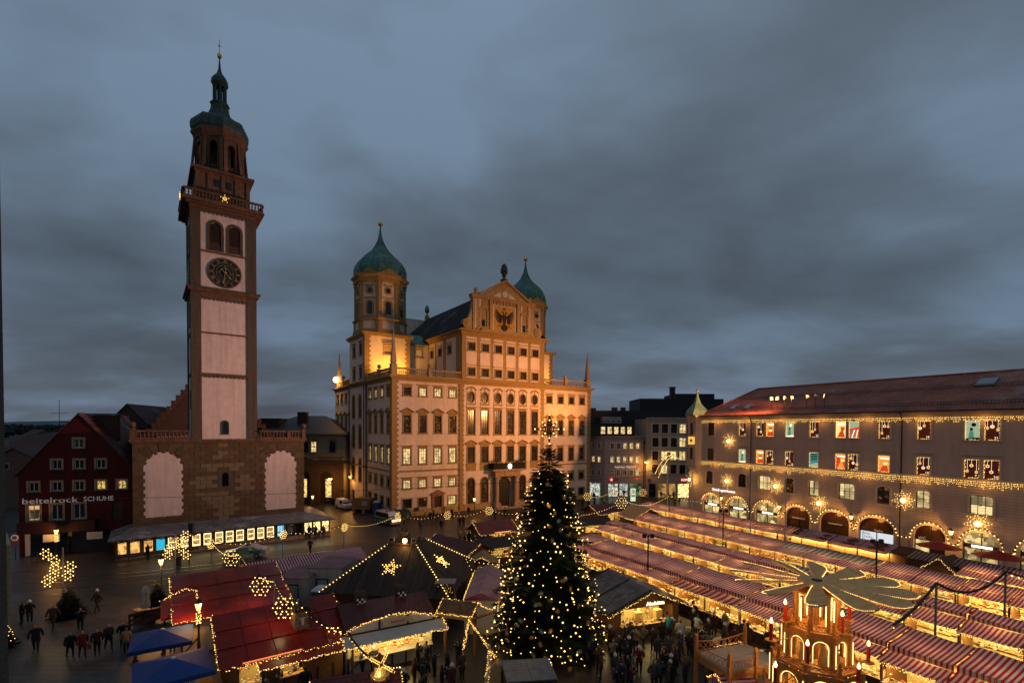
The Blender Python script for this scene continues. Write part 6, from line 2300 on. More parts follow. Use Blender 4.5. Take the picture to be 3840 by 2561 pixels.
# ground-floor arches: garlands, glazing, signs
M_HALL = lit_pane('banking_hall_pane', (1, 0.74, 0.30), 1.0, 0.12, 1.6, False, 0.1, 0.45)
M_BRN = mat('brown_glazing', (0.045, 0.022, 0.014), rough=0.12, var=0.1, spec=0.6)
fill = ['hall', 'hall', 'hall', 'brown', 'brown', 'white', 'wc', 'hall', 'hall']
for i, (a, b) in enumerate(arches):
 a, b = a * K_, b * K_
 cx, r = (a + b) / 2, (b - a) / 2
 zc = ARH - 1.25
 ri = r - .32
 inn = [(cx - ri, 0.03)] + arc_pts(cx, zc, ri, 1.25, 14, pi, 0) + [(cx + ri, 0.03)]
 mb = MB()
 out = [(cx - r + .05, 0.03)] + arc_pts(cx, zc, r - .05, 1.5, 14, pi, 0) + [(cx + r - .05, 0.03)]
 for p, q, s, t in zip(inn, inn[1:], out, out[1:]):
  mb.xz([p, q, t, s], -0.06, 0.0)
 o = ob('arch_surround', mb, M_BTRIM, BK)
 mb = MB()
 fk = fill[i]
 mb.poly([(x, 0.36, z) for x, z in inn])
 ob('glazing', mb, M_HALL if fk == 'hall' else M_BRN, o)
 mb = MB()
 for x in (cx - ri, cx - .05, cx + ri - .1):
  mb.box(x, x + .1, 0.26, 0.34, 0.03, zc + (1.15 if abs(x - cx) < .2 else .02))
 mb.box(cx - ri, cx + ri, 0.24, 0.34, zc - .55, zc - .1)
 ob('glazing_bar', mb, M_SASH, o)
 if fk == 'hall':
  mb = MB()
  mb.box(cx - .8, cx + .9, 0.2, 0.24, zc - .45, zc - .2)
  ob('light_sign', mb, glow('white_tube', (1, 0.9, 0.68), 2.4), o)
 if fk == 'white':
  mb = MB()
  mb.box(cx - ri + .1, cx + ri - .1, 0.3, 0.35, 0.9, zc - .6)
  s_ = ob('poster', mb, glow('white_poster', (0.86, 0.88, 0.95), 0.85), o)
  for k, tx in enumerate(('Bitte.', 'Danke.', 'Please.', 'Thanks.')):
   ob('lettering', text_mesh(tx, 0.46, M_IRON, 0.004, 'LEFT'), parent=s_, loc=(cx - ri + .25, 0.29, zc - 1.0 - .4 * k))
  ob('lettering', text_mesh('Telefon', 0.32, mat('beige_letter', (0.55, 0.42, 0.25), var=0, emit=(1, .7, .4), es=.2), 0.006, 'LEFT'), parent=s_, loc=(cx - .3, 0.22, zc - .42))
 if fk == 'wc':
  ob('lettering', text_mesh('WC', 0.42, mat('beige_letter', (0.55, 0.42, 0.25), var=0), 0.006, 'LEFT'), parent=o, loc=(cx - ri + .35, 0.22, zc - .48))
  mb = MB()
  mb.box(cx - ri + .1, cx - .1, 0.3, 0.35, 0.1, zc - .58)
  ob('lit_panel', mb, M_HALL, o)
 if fk == 'brown':
  ob('lettering', text_mesh('Stadtsparkasse', 0.3, MATS.get('beige_letter') or mat('beige_letter', (0.55, 0.42, 0.25), var=0, emit=(1, .7, .4), es=.2), 0.006), parent=o, loc=(cx, 0.22, zc - .42))
 pts = [BM @ Vector((x, -.12, z)) for x, z in arc_pts(cx, zc - .3, r + .02, 1.95, 16, pi, 0)]
 if i + 1 < len(arches):
  n0 = arches[i + 1][0] * K_
  pts += [BM @ Vector(p) for p in sag((b, -.12, zc - .3), (n0, -.12, zc - .3), 0.15, 4)[1:]]
 garland('arch_garland', 'fir garland with round bulbs over the %s bank arch from the left' % ('first', 'second', 'third', 'fourth', 'fifth', 'sixth', 'seventh', 'eighth', 'ninth')[i], pts, 0.09, 0.42, 0.085, 'garlands over the bank arches', dens=14)
 mid = BM @ Vector((cx, -.5, 4.0))
 lamp('POINT', mid, 70 * GLOW, ORANGE, 0.4, name='garland_glow')
# lettering and little sign
M_SPK = glow('white_letters_lit', (1, 0.82, 0.72), 1.5)
me = text_mesh('Stadtsparkasse', 0.62, M_SPK, 0.04, 'LEFT')
bw = max(v.co.x for v in me.vertices)
me.transform(Matrix.Scale(4.25 / bw, 4, (1, 0, 0)))
ob('bank_lettering', me, parent=BK, loc=(5.52 * K_, -.1, bz(3.6)))
mb = MB()
mb.box(2.9, 3.3, -.1, 0, 3.6, 4.15)
ob('bank_logo', mb, glow('red_logo', (1, 0.06, 0.04), 0.9), BK)
mb = MB()
mb.M = MT((3.1, -.12, 0)) @ MR(RAD(90), 4, 'X')
mb.box(-.07, .1, 3.68, 3.72, -.02, .02)
mb.M = None
for a, b, c, d in ((3.02, 3.18, 3.7, 3.76), (3.02, 3.18, 3.83, 3.89), (3.02, 3.07, 3.76, 3.83), (3.13, 3.18, 3.76, 3.83), (3.08, 3.13, 3.97, 4.04)):
 mb.box(a, b, -.125, -.1, c, d)
ob('bank_logo_mark', mb, glow('white_logo', (1, 0.9, 0.9), 1.2), BK)
# oriel with copper cap at the left corner
OC = (1.3, 0.3)
mb = MB()
OP = [(-.3, 1.6), (-.3, -.3), (.5, -1.0), (2.0, -1.0), (2.6, -.3), (2.6, 1.6)]
mb.xy(OP, bz(7.9), 17.2)
for k in range(6):
 s = 1 - .13 * (k + 1)
 z = bz(7.9) - .3 * k
 mb.xy([(1.2 + (x - 1.2) * s, .6 + (y - .6) * s) for x, y in OP], z - .3, z)
ob('oriel_wall', mb, M_BANK, BK)
mb = MB()
mb.quad((0.0, 0.02, 0), (2.62, 0.02, 0), (2.62, 0.02, bz(8)), (0.0, 0.02, bz(8)))
mb.quad((0, 14, 0), (0, 0.02, 0), (0, 0.02, 17), (0, 14, 17))
ob('corner_wall', mb, M_BANK, BK)
for z, h in ((zm, 2.0), (zt, 2.1)):
 for (xa, ya), (xb, yb) in ((OP[1], OP[2]), (OP[2], OP[3])):
  d = Vector((xb - xa, yb - ya, 0))
  L_ = d.length
  mb = MB()
  mb.M = MT((xa, ya, z)) @ MR(math.atan2(d.y, d.x), 4, 'Z')
  mb.box(L_ / 2 - .36, L_ / 2 + .36, -.06, 0.0, -.1, h + .1)
  o = ob('oriel_window', mb, M_BTRIM, BK)
  m2 = MB()
  m2.M = mb.M
  m2.box(L_ / 2 - .28, L_ / 2 + .28, -.08, -.06, 0, h)
  ob('pane', m2, M_DARKPANE, o)
mb = MB()
mb.xy([(1.15 + (x - 1.15) * 1.12, .4 + (y - .4) * 1.12) for x, y in OP], 17.2, 17.45)
ob('oriel_cornice', mb, M_BTRIM, BK)
mb = MB()
mb.lathe([(1.95, 17.45), (2.0, 17.7), (1.8, 18.3), (1.25, 18.9), (.7, 19.5), (.35, 20.3), (.15, 21.2), (.08, 21.5)], 8, (1.2, .3), pi / 8)
ob('oriel_cap', mb, mat('green_copper', (0.16, 0.27, 0.19), rough=0.55, var=0.25, stain=0.3), BK)
mb = MB()
mb.ball((1.2, .3, 21.75), 0.28, 10, 6)
ob('ball_finial', mb, M_GOLD, BK)
mb = MB()
mb.box(.6, 1.9, -1.12, -1.02, bz(12.2), bz(12.2) + 1.3)
ob('light_box', mb, glow('amber_box', (1, 0.55, 0.1), 1.0), BK)
mb = MB()
mb.xz([(1.25 + a, bz(12.2) + .65 + b) for a, b in star_poly(6, .42, .16)], -1.16, -1.13)
ob('light_box_star', mb, M_IRON, BK)
# icicle light curtains
for z, y, drop, lb in ((16.55, -.2, .55, 'upper curtain of short icicle lights under the bank eaves'), (zb - .15, -.3, 1.0, 'lower curtain of longer icicle lights under the bank string course')):
 t = thing('icicle_lights', lb, 'light curtain', BM @ Vector((2.7, y, z)), ang(BKA), 'icicle light curtains on the bank')
 mb = MB()
 x = 0.0
 while x < BL - 3:
  L_ = drop * (0.3 + 0.75 * abs(noise.noise(Vector((x * 1.3, z, 0)))) + .35 * rnd.random() ** 2)
  zz = 0.0
  while zz < L_:
   mb.octa((x + ru(-.04, .04), ru(-.02, .02), -zz), 0.042)
   zz += 0.2 * ru(.7, 1.4)
  x += 0.135 * ru(.7, 1.3)
 tag(ob('bulb_string', mb, M_BULB, t), kind='stuff')
 for i in range(9):
  lamp('POINT', BM @ Vector((5.5 + 5.5 * i, y - .5, z - .4)), 22 * GLOW, ORANGE, 0.5, name='icicle_glow')
# big eight-pointed stars with round lamp centre
SM = MB()
for k in range(8):
 a = 2 * pi * k / 8 + .15
 R_, r_ = (1.15 if k % 2 else 0.92), 0.36
 q = [(r_ * cos(a - .36), r_ * sin(a - .36)), (R_ * cos(a), R_ * sin(a)), (r_ * cos(a + .36), r_ * sin(a + .36))]
 SM.tube([(q[0][0], 0, q[0][1]), (q[1][0], 0, q[1][1]), (q[2][0], 0, q[2][1])], 0.03, 4)
STARF = SM.mesh('star_frame', M_IRON)
SM = MB()
for k in range(8):
 a = 2 * pi * k / 8 + .15
 for j, rr in ((0, 1.12), (.13, .86), (-.13, .86), (.24, .62), (-.24, .62)):
  SM.octa((rr * cos(a + j), .1, rr * sin(a + j)), 0.05)
STARB = SM.mesh('star_bulbs', M_BULB2)
SM = MB()
SM.M = MR(RAD(90), 4, 'X')
SM.lathe([(0.2, -.03), (0.3, 0.04), (.2, .1)], 16)
STARC = SM.mesh('star_centre', glow('star_centre_glow', (1, 0.78, 0.36), 2.6))
for x, z, lb in ((9.04, 13.0, 'large lit star high on the bank wall near the oriel'), (8.75, 5.68, 'large lit star above the Stadtsparkasse lettering'), (1.23, 5.28, 'large lit star below the oriel at the bank corner'),
 (18.15, 5.69, 'large lit star between two arched windows above the third bank arch'), (25.18, 3.77, 'large lit star low on the bank wall between the fourth and fifth arch'),
 (36.2, 5.65, 'large lit star beside the right rain pipe of the bank'), (43.92, 3.77, 'large lit star just above the eighth bank arch under an arched window')):
 y = -.35 if x > 3 else -1.2
 t = thing('wall_star', lb, 'star', BM @ Vector((x * K_, y, bz(z))), ang(BKA), 'lit stars on the bank wall')
 ob('star_frame', STARF, parent=t)
 tag(ob('bulb_string', STARB, parent=t), kind='stuff')
 ob('star_centre', STARC, parent=t)
 lamp('POINT', BM @ Vector((x * K_, y + .12, bz(z))), 130 * GLOW, (1, .52, .10), 0.35, name='star_glow')
def wall_lantern(M, label):
 t = thing('wall_lantern', label, 'lantern', M.to_translation(), M.to_euler().z, 'iron wall lanterns')
 mb = MB()
 mb.tube([(0, 0, -.6), (0, -.3, -.55), (0, -.6, -.3), (0, -.6, -.15)], 0.03, 5)
 mb.tube([(0, 0, -.2), (0, -.35, -.35)], 0.025, 5)
 ob('bracket', mb, M_IRON, t)
 mb = MB()
 mb.lathe([(.12, -.15), (.25, .3)], 6, (0, -.6))
 ob('lantern_glass', mb, glow('lantern_glow', (1, 0.5, 0.12), 7.0), t)
 mb = MB()
 mb.lathe([(.36, .3), (.1, .5), (.03, .62)], 6, (0, -.6))
 for k in range(6):
  a = pi * k / 3
  mb.tube([(.12 * cos(a), -.6 + .12 * sin(a), -.15), (.26 * cos(a), -.6 + .26 * sin(a), .3)], 0.015, 4)
 ob('lantern_frame', mb, M_IRON, t)
 lamp('POINT', M @ Vector((0, -.85, .05)), 420 * GLOW, ORANGE, 0.15, name='lantern_light')
for x, z, lb in ((7.95, 2.3, 'glowing iron lantern between the first and second bank arch'), (19.05, 2.25, 'glowing iron lantern between the third and fourth bank arch'), (29.98, 2.3, 'glowing iron lantern between the fifth and sixth bank arch'), (41.5, 2.2, 'glowing iron lantern left of the big star at the eighth bank arch')):
 wall_lantern(BM @ MT((x * K_, -.02, bz(z))), lb)
wall_lantern(TM @ MT((-.42, 21.0, 5.0)) @ SIDE, 'glowing iron lantern on the shaded side wall of the town hall')
# town hall floodlights on the terrace
for p, e, tg, lb in (((4.6, 10.0, 24.3), 4200, (4.6, 14.6, 30), 'golden floodlight on the terrace before the left tower of the town hall'), ((39.5, 10.5, 24.3), 3800, (39.5, 15, 29), 'golden floodlight on the terrace before the right tower of the town hall')):
 t = thing('terrace_floodlight', lb, 'floodlight', TM @ Vector(p), ang(56))
 mb = MB()
 mb.box(-.3, .3, -.15, .15, 0, .35)
 ob('housing', mb, M_STEEL, t)
 mb = MB()
 mb.box(-.26, .26, .15, .17, .05, .32)
 ob('lens', mb, glow('sodium_lens', (1, .55, .08), 8), t)
 lamp('SPOT', TM @ Vector((p[0], p[1] + .4, p[2] + .3)), e * FLOOD, (1, .43, .04), .3, target=TM @ Vector(tg), spot=150, blend=.8, name='floodlight_beam')
t = thing('corner_floodlight', 'dazzling orange floodlight ball beside the rear obelisk of the town hall', 'floodlight', TM @ Vector((-.6, 33.0, 25.6)), 0)
mb = MB()
mb.ball((0, 0, 0), .62, 14, 10)
ob('lens', mb, glow('dazzling_lens', (1, .55, .12), 30), t)
mb = MB()
mb.tube([(.5, 0, 0), (.8, .2, -1.4)], .06, 5)
ob('stand', mb, M_IRON, t)
lamp('POINT', TM @ Vector((-1.6, 32.6, 25.4)), 700 * FLOOD, (1, .45, .08), .4, name='corner_flood_light')
# warm light rising under the cornice of the right wing
for x in (33.5, 39):
 lamp('SPOT', TM @ Vector((x, -7, 13)), 2900 * FLOOD, (1, .38, .05), .4, target=TM @ Vector((x, 0, 23)), spot=90, blend=.9, name='facade_uplight')
# market: rows of striped stalls
EV = Vector((sin(RAD(BKA)), cos(RAD(BKA)), 0))
NV = Vector((-abs(sin(RAD(60.3))), -cos(RAD(60.3)), 0))
BP0 = Vector((BKX, BKY, 0))
def mk(t, q, z=0.0):
 return BP0 + EV * t + NV * q + Vector((0, 0, z))
RED, WHT = (0.42, 0.02, 0.05), (0.78, 0.68, 0.68)
M_STR = stripe('red_white_stripe', RED, WHT, 0.24)
M_STRW = stripe('broad_red_stripe', (0.34, 0.02, 0.03), (0.55, 0.48, 0.44), 0.5)
M_STRG = stripe('grey_stripe', (0.17, 0.17, 0.19), (0.5, 0.48, 0.5), 0.5)
M_STRB = stripe('brown_stripe', (0.16, 0.025, 0.02), (0.42, 0.35, 0.30), 0.34)
M_BOARD = mat('honey_boards', (0.50, 0.29, 0.11), rough=0.7, var=0.25, scale=4)
M_CREAMW = mat('cream_boards', (0.6, 0.52, 0.4), rough=.7, var=.12)
M_SHELF = mat('pale_stall_lining', (0.62, 0.47, 0.24), rough=0.8, var=0.3, scale=5)
GOODS = [mat('goods_%s' % n, c, rough=0.5, var=0.3, scale=9) for n, c in (('straw', (0.65, 0.48, 0.2)), ('red', (0.5, 0.05, 0.03)), ('wood', (0.35, 0.2, 0.08)), ('white', (0.75, 0.7, 0.6)), ('dark', (0.06, 0.05, 0.05)), ('green', (0.1, 0.2, 0.08)))]
def goods_mesh(seed, w, y0, y1, z0, z1, n=90):
 r = random.Random(seed)
 mb = MB()
 pal = [r.randrange(6) for _ in range(4)] + [0, 3]
 for i in range(n):
  s = r.uniform(.03, .10)
  x = r.uniform(.12, w - .12)
  k = pal[r.randrange(6)]
  if i % 2:
   y, z = r.uniform(y0, y0 + .9), z0 + s * .8 + (.35 * r.random() if i % 5 == 0 else 0)
  else:
   y, z = y1 - r.uniform(.03, .25), z0 + .2 + (z1 - z0 - .2) * r.randrange(5) / 4
  if i % 3 == 0:
   mb.octa((x, y, z + s), s * 1.1, k)
  else:
   mb.box(x - s, x + s * r.uniform(.5, 1.6), y - s * .6, y + s * .6, z - s, z + s * r.uniform(.4, 1.4), k)
 return mb.mesh('market_goods', GOODS)
#         garland q, profile (distance behind the garland, z), t range, group text
ORD = ('first', 'second', 'third', 'fourth', 'fifth', 'sixth', 'seventh', 'eighth', 'ninth', 'tenth', 'eleventh', 'twelfth', 'thirteenth', 'fourteenth', 'fifteenth', 'sixteenth')
ROWS = [(38.1, [(0, 2.4), (1.4, 2.62), (1.4, 2.95), (4.2, 3.3), (5.4, 2.7)], 15.5, 54, 'front row, nearest the Christmas tree', 0),
  (29.2, [(0, 2.4), (1.9, 2.75), (1.9, 3.05), (3.2, 3.25), (4.5, 2.8)], 10.0, 54, 'second row from the Christmas tree', 0),
  (20.0, [(0, 2.4), (1.6, 2.66), (1.6, 2.69), (3.4, 3.0), (4.8, 2.7)], 6.8, 54, 'third row from the Christmas tree', 0),
  (11.2, [(0, 2.4), (1.5, 2.66), (1.5, 2.69), (3.0, 3.0), (4.2, 2.7)], -1.5, 37, 'rear row before the bank', 0),
  (13.4, [(0, 2.4), (1.5, 2.66), (1.5, 2.69), (3.0, 3.0), (4.2, 2.7)], 40.6, 53, 'short end row before the bank doors', 0)]
for ri, (q0, prof, ta, tb, where, _) in enumerate(ROWS):
 w = 3.0
 protos = []
 n = int((tb - ta) / w)
 for v in range(3):
  t = thing('market_stall', 'red and white striped stall in the ' + where, 'market stall', mk(0, -200 - v), ang(BKA), 'market stalls in the ' + where)
  P = prof
  def strip(a, b, nm, m, th=.03, sagv=.06):
   mb = MB()
   N = 8
   vs = []
   for i in range(N + 1):
    x = .01 + (w - .02) * i / N
    dz = -sagv * sin(pi * i / N) * (0.5 + 0.5 * cos(v + i))
    for (y, z) in (a, ((a[0] + b[0]) / 2, (a[1] + b[1]) / 2 - sagv * .7), b):
     vs.append((x, y, z + dz))
   fs = []
   for i in range(N):
    for j in range(2):
     k = i * 3 + j
     fs += [(k, k + 3, k + 4, k + 1)]
   mb.add(vs, fs)
   return ob(nm, mb, m, t)
  strip(P[0], P[1], 'awning', M_STR)
  if P[2][1] - P[1][1] > .1:
   mb = MB()
   for k in range(12):
    mb.box(.01 + k * .2483, .01 + (k + 1) * .2483 - .012, P[1][0] - .015, P[1][0] + .005, P[1][1] + .02, P[2][1])
   ob('valance', mb, M_STR, t)
  strip(P[2], P[3], 'canopy', M_STR)
  strip(P[3], P[4], 'rear_canopy', M_STR)
  mb = MB()
  for k in range(6):
   mb.box(.02 + k * .495, .02 + (k + 1) * .495 - .02, .75, .8, 0.05, 0.93)
  mb.box(0, w - .02, .6, 1.5, 0.93, 0.98)
  ob('counter', mb, M_DWOOD, t)
  mb = MB()
  mb.box(.01, w - .03, .6, 1.5, .981, 1.0)
  ob('table_cover', mb, (M_SHELF, M_CREAMW, M_BOARD)[v], t)
  mb = MB()
  yb = P[3][0] - .4
  mb.box(0.0, w, yb, yb + .05, 0, 2.85)
  for k in range(3):
   mb.box(.05, w - .05, yb - .3, yb, 1.2 + k * .45, 1.23 + k * .45)
  ob('shelf_wall', mb, M_SHELF, t)
  mb = MB()
  mb.box(-.02, .02, 1.3, yb, 0, 2.6)
  ob('side_panel', mb, M_WOOD, t)
  for x in (.03, w - .03):
   mb = MB()
   mb.box(x - .04, x + .04, .72, .8, 0, 2.48)
   ob('post', mb, M_WOOD, t)
  tag(ob('market_goods', goods_mesh(ri * 10 + v, w, .62, yb, .98, 2.3, 210), None, t), kind='stuff')
  mb = MB()
  for dz in (0, -.1):
   bulbs(mb, [(0, -.03, 2.36 + dz), (w, -.03, 2.36 + dz)], .085, .026, .05)
  tag(ob('bulb_string', mb, M_BULB, t), kind='stuff')
  protos.append(t)
 kids = kid_map()
 for i in range(n):
  tt = ta + i * w
  v = (i * 7 + ri) % 3
  if ri == 1 and 15 <= i <= 15:
   continue
  lb = 'red and white striped stall, %s from the left in the %s' % (ORD[i], where.split(',')[0].split(' from')[0].split(' before')[0])
  special = None
  if (ri, i) in ((1, 9), (1, 8), (1, 10)):
   special, lb = M_STRG, '%s of three grey and white striped stalls behind the wing wheel in the second row' % ORD[i - 8]
  elif (ri, i) in ((0, 6), (0, 5)):
   special, lb = M_STRW, '%s of two front row stalls with broad red and pale awning stripes' % ORD[i - 5]
  elif (ri, i) in ((2, 7), (2, 8), (2, 9)):
   special, lb = M_STRG, '%s of three grey striped stalls in the third row' % ORD[i - 7]
  elif (ri, i) in ((3, 6), (3, 7), (3, 8)):
   special, lb = M_STRW, '%s of three broad striped stalls in the rear row by the bank arches' % ORD[i - 6]
  r = dup2(protos[v], kids, mk(tt + ru(-.05, .05), q0 + ru(-.08, .08), ru(-.05, .05)), None, lb)
  if special:
   for c in [c for c in col.objects if c.parent == r and c.name.split('.')[0] in (('canopy', 'rear_canopy', 'valance') if ri != 0 else ('awning',))]:
    c.material_slots[0].link = 'OBJECT'
    c.material_slots[0].material = special
  if i % 2 == 0:
   lamp('AREA', mk(tt + w, q0 - 1.0, 2.3), 430 * GLOW, (1, .70, .22), target=mk(tt + w, q0 - 2.3, .6), size=(5.6, .3), name='stall_light')
   for dt in (.5, 1.5):
    lamp('POINT', mk(tt + w * dt, q0 - 1.55, 1.75), 40 * GLOW, (1, .62, .24), .25, name='stall_bulb')
 for p in protos:
  for c in [c for c in col.objects if c.parent == p]:
   bpy.data.objects.remove(c)
  bpy.data.objects.remove(p)
# brown roofed rows right behind, next to the bank
for i in range(9):
 tt = 24 + i * 3.0
 t = thing('market_stall', ('%s of four brown roofed stalls backing on to the bank arches' % ORD[i]) if i < 4 else '%s of five brown and cream striped stalls before the bank entrance' % ORD[i - 4], 'market stall', mk(tt, 9.4 if i < 4 else 10.2), ang(BKA), 'brown roofed stalls before the bank')
 mb = MB()
 mb.poly([(0, -.9, 2.55), (2.97, -.9, 2.55), (2.97, 1.3, 3.0), (0, 1.3, 3.0)])
 mb.poly([(0, 1.3, 3.0), (2.97, 1.3, 3.0), (2.97, 3.4, 2.4), (0, 3.4, 2.4)])
 ob('canopy', mb, M_STRB if i >= 4 else courses('brown_shingles', (0.12, 0.035, 0.02), (0.09, 0.028, 0.017), (0.03, 0.012, 0.01), .3, .18, axes='XY'), t)
 mb = MB()
 mb.box(.02, 2.95, -.5, 3.0, 0, 2.38)
 ob('booth', mb, M_WOOD, t)
def beam_light(p, tg, e, size=(2, .3), c=(1, .70, .24)):
 lamp('AREA', p, e * GLOW, c, target=tg, size=size, name='stall_light')
def hut(name, label, p0, a, w, d, ze, zr, mroof, ridge='x', ov=.5, mwall=None, cat='market hut', ztop=None, rp=.5, opens=((.3, .9),), bulb=True, light=60, half=False, group=None, goods=5, back=None):
 """a market hut: front on local y=0, roof on top, a lit opening behind the counter"""
 t = thing(name, label, cat, (p0[0], p0[1], 0), ang(a), group)
 M = MT((p0[0], p0[1], 0)) @ MR(ang(a), 4, 'Z')
 mwall = mwall or M_WOOD
 mb = MB()
 wall(mb, 0, w, 0, ze, [(w * u, w * v, 1.05, ze - .2) for u, v in opens], .08)
 mb.quad((0, d, 0), (0, 0, 0), (0, 0, ze), (0, d, ze))
 mb.quad((w, 0, 0), (w, d, 0), (w, d, ze), (w, 0, ze))
 mb.quad((w, d, 0), (0, d, 0), (0, d, ze), (w, d, ze))
 if ridge == 'y':
  mb.poly([(0, 0, ze), (w, 0, ze), (w / 2, 0, zr - .08)])
  mb.poly([(0, d, ze), (w, d, ze), (w / 2, d, zr - .08)])
 else:
  for x in (0, w):
   mb.poly([(x, 0, ze), (x, d, ze), (x, d * rp, zr - .08)])
 ob('hut_wall', mb, mwall, t)
 mb = MB()
 if ridge == 'x':
  s = (zr - ze) / (d * rp)
  zf, zk = ze - ov * s, ze - ov * (zr - ze) / (d * (1 - rp) + 1e-6) if rp < .97 else zr - .2
  pts = [(-ov, zf), (d * rp, zr), (d + (ov if rp < .97 else .15), max(zk, zr - 1.2))]
  for (ya, za), (yb, zb_) in zip(pts, pts[1:]):
   mb.add([(-ov, ya, za), (w + ov, ya, za), (w + ov, yb, zb_), (-ov, yb, zb_), (-ov, ya, za - .09), (w + ov, ya, za - .09), (w + ov, yb, zb_ - .09), (-ov, yb, zb_ - .09)],
 [(0, 1, 2, 3), (7, 6, 5, 4), (0, 4, 5, 1), (1, 5, 6, 2), (2, 6, 7, 3), (3, 7, 4, 0)])
  edge = [(-ov, pts[1][0], zr - .04), (-ov, -ov, zf - .04), (w + ov, -ov, zf - .04), (w + ov, pts[1][0], zr - .04)]
 else:
  s = (zr - ze) / (w / 2)
  zf = ze - ov * s
  for sx in (-1, 1):
   xa, xb = (-ov, w / 2) if sx < 0 else (w + ov, w / 2)
   mb.add([(xa, -ov, zf), (xb, -ov, zr), (xb, d + ov, zr), (xa, d + ov, zf), (xa, -ov, zf - .09), (xb, -ov, zr - .09), (xb, d + ov, zr - .09), (xa, d + ov, zf - .09)],
 [(0, 1, 2, 3), (7, 6, 5, 4), (0, 4, 5, 1), (2, 6, 7, 3), (3, 7, 4, 0)])
  edge = [(-ov, d + ov, zf), (-ov, -ov - .02, zf - .03), (w / 2, -ov - .02, zr - .03), (w + ov, -ov - .02, zf - .03), (w + ov, d + ov, zf)]
 ob('roof', mb, mroof, t)
 if mroof is M_REDT:
  for k in range(6):
   mb = MB()
   x = -ov + (w + 2 * ov) * k / 5
   mb.tube([(x, -ov, zf + .03), (x + ru(-.02, .02), d * rp, zr + .03)], .025, 4)
   ob('roof_seam', mb, mroof, t)
  for f in (.33, .66):
   mb = MB()
   y = -ov + (d * rp + ov) * f
   z = zf + (zr - zf) * f
   mb.box(-ov, w + ov, y - .02, y + .12, z + .0, z + .055)
   ob('roof_step', mb, mroof, t)
 for u, v in opens:
  mb = MB()
  mb.box(w * u - .1, w * v + .1, -.35, .35, 1.0, 1.05)
  ob('counter', mb, M_BOARD, t)
 if opens:
  mb = MB()
  mb.box(w * opens[0][0], w * opens[-1][1], min(d - .2, 1.6), min(d - .15, 1.65), .1, ze - .1)
  ob('back_panel', mb, M_SHELF, t)
  tag(ob('market_goods', goods_mesh(int(abs(p0[0]) * 7) + goods, w * (opens[-1][1] - opens[0][0]), -.2, min(d - .2, 1.6), 1.05, ze - .3, 40 + 10 * goods), None, t, loc=(w * opens[0][0], 0, 0)), kind='stuff')
  if light:
   um = (opens[0][0] + opens[-1][1]) / 2 * w
   beam_light(M @ Vector((um, .5, ze - .12)), M @ Vector((um, .9, 0)), light, (w * .6, .3))
   beam_light(M @ Vector((um, -.3, ze - .15)), M @ Vector((um, -2.5, -1)), light * .3, (w * .5, .2))
 if bulb:
  mb = MB()
  bulbs(mb, edge, .075, .03, .06)
  tag(ob('bulb_string', mb, M_BULB, t), kind='stuff')
 if half:
  mb = MB()
  for k in range(int(w / .9) + 1):
   x = min(w - .1, k * .9)
   mb.box(x, x + .1, -.03, .0, 0, 1.0)
  mb.tube([(0.1, -.02, .1), (.9, -.02, .95)], .04, 4)
  ob('timber_frame', mb, M_DWOOD, t)
 return t, M
M_REDT = courses('red_sheet_tiles', (0.28, 0.014, 0.006), (0.23, 0.011, 0.005), (0.15, 0.008, 0.004), .12, .16, rough=.26, axes='XY', mort=.008, spec=.25)
M_REDT2 = courses('dull_red_tiles', (0.15, 0.02, 0.012), (0.11, 0.017, 0.01), (0.04, 0.01, 0.008), .26, .26, rough=.45, axes='XY', mort=.03)
# red huts at the left
hut('red_hut', 'large red roofed hut with snowflake light, nearest the police car', (-21.6, 32.0), 54, 6.4, 6.6, 2.45, 3.7, M_REDT, rp=.98, ov=.45, mwall=M_CREAMW, opens=(), half=True)
t = thing('porch_roof', 'small red porch gable edged with fairy lights between the two large red huts', 'porch', (-22.3, 33.2, 0), ang(54))
mb = MB()
mb.poly([(-1.2, -.6, 2.4), (.9, -.6, 2.4), (.9, 1.6, 3.3), (-1.2, 1.6, 3.0)])
mb.poly([(-1.2, -.6, 2.3), (-1.2, 1.6, 2.9), (.9, 1.6, 3.2), (.9, -.6, 2.3)])
ob('roof', mb, M_REDT, t)
mb = MB()
bulbs(mb, [(-1.2, 1.6, 3.0), (.2, 1.8, 3.5), (.9, 1.6, 3.3), (.9, -.6, 2.4), (2.4, -.5, 2.4)], .075, .03, .06)
tag(ob('bulb_string', mb, M_BULB, t), kind='stuff')
for x in (-1.0, .7):
 mb = MB()
 mb.box(x - .05, x + .05, -.5, -.4, 0, 2.35)
 ob('post', mb, M_DWOOD, t)
hut('red_hut', 'large red roofed grill hut with brick chimney in the left foreground', (-15.0, 26.0), 54, 6.0, 4.4, 2.55, 3.95, M_REDT, rp=.85, ov=.5, opens=((.08, .25), (.42, .62)), light=80, half=True)
RHM = MT((-15, 26, 0)) @ MR(ang(54), 4, 'Z')
t = thing('awning_roof', 'low red awning roof along the front of the grill hut', 'awning', (-15, 26, 0), ang(54))
mb = MB()
mb.add([(1.3, -1.1, 2.12), (6.5, -1.1, 2.12), (6.5, .1, 2.4), (1.3, .1, 2.4), (1.3, -1.1, 2.04), (6.5, -1.1, 2.04), (6.5, .1, 2.32), (1.3, .1, 2.32)], [(0, 1, 2, 3), (7, 6, 5, 4), (0, 4, 5, 1), (1, 5, 6, 2), (3, 7, 4, 0)])
ob('awning', mb, M_REDT, t)
mb = MB()
bulbs(mb, [(1.25, .1, 2.4), (1.25, -1.15, 2.08), (6.5, -1.15, 2.08)], .075, .03, .05)
tag(ob('bulb_string', mb, M_BULB, t), kind='stuff')
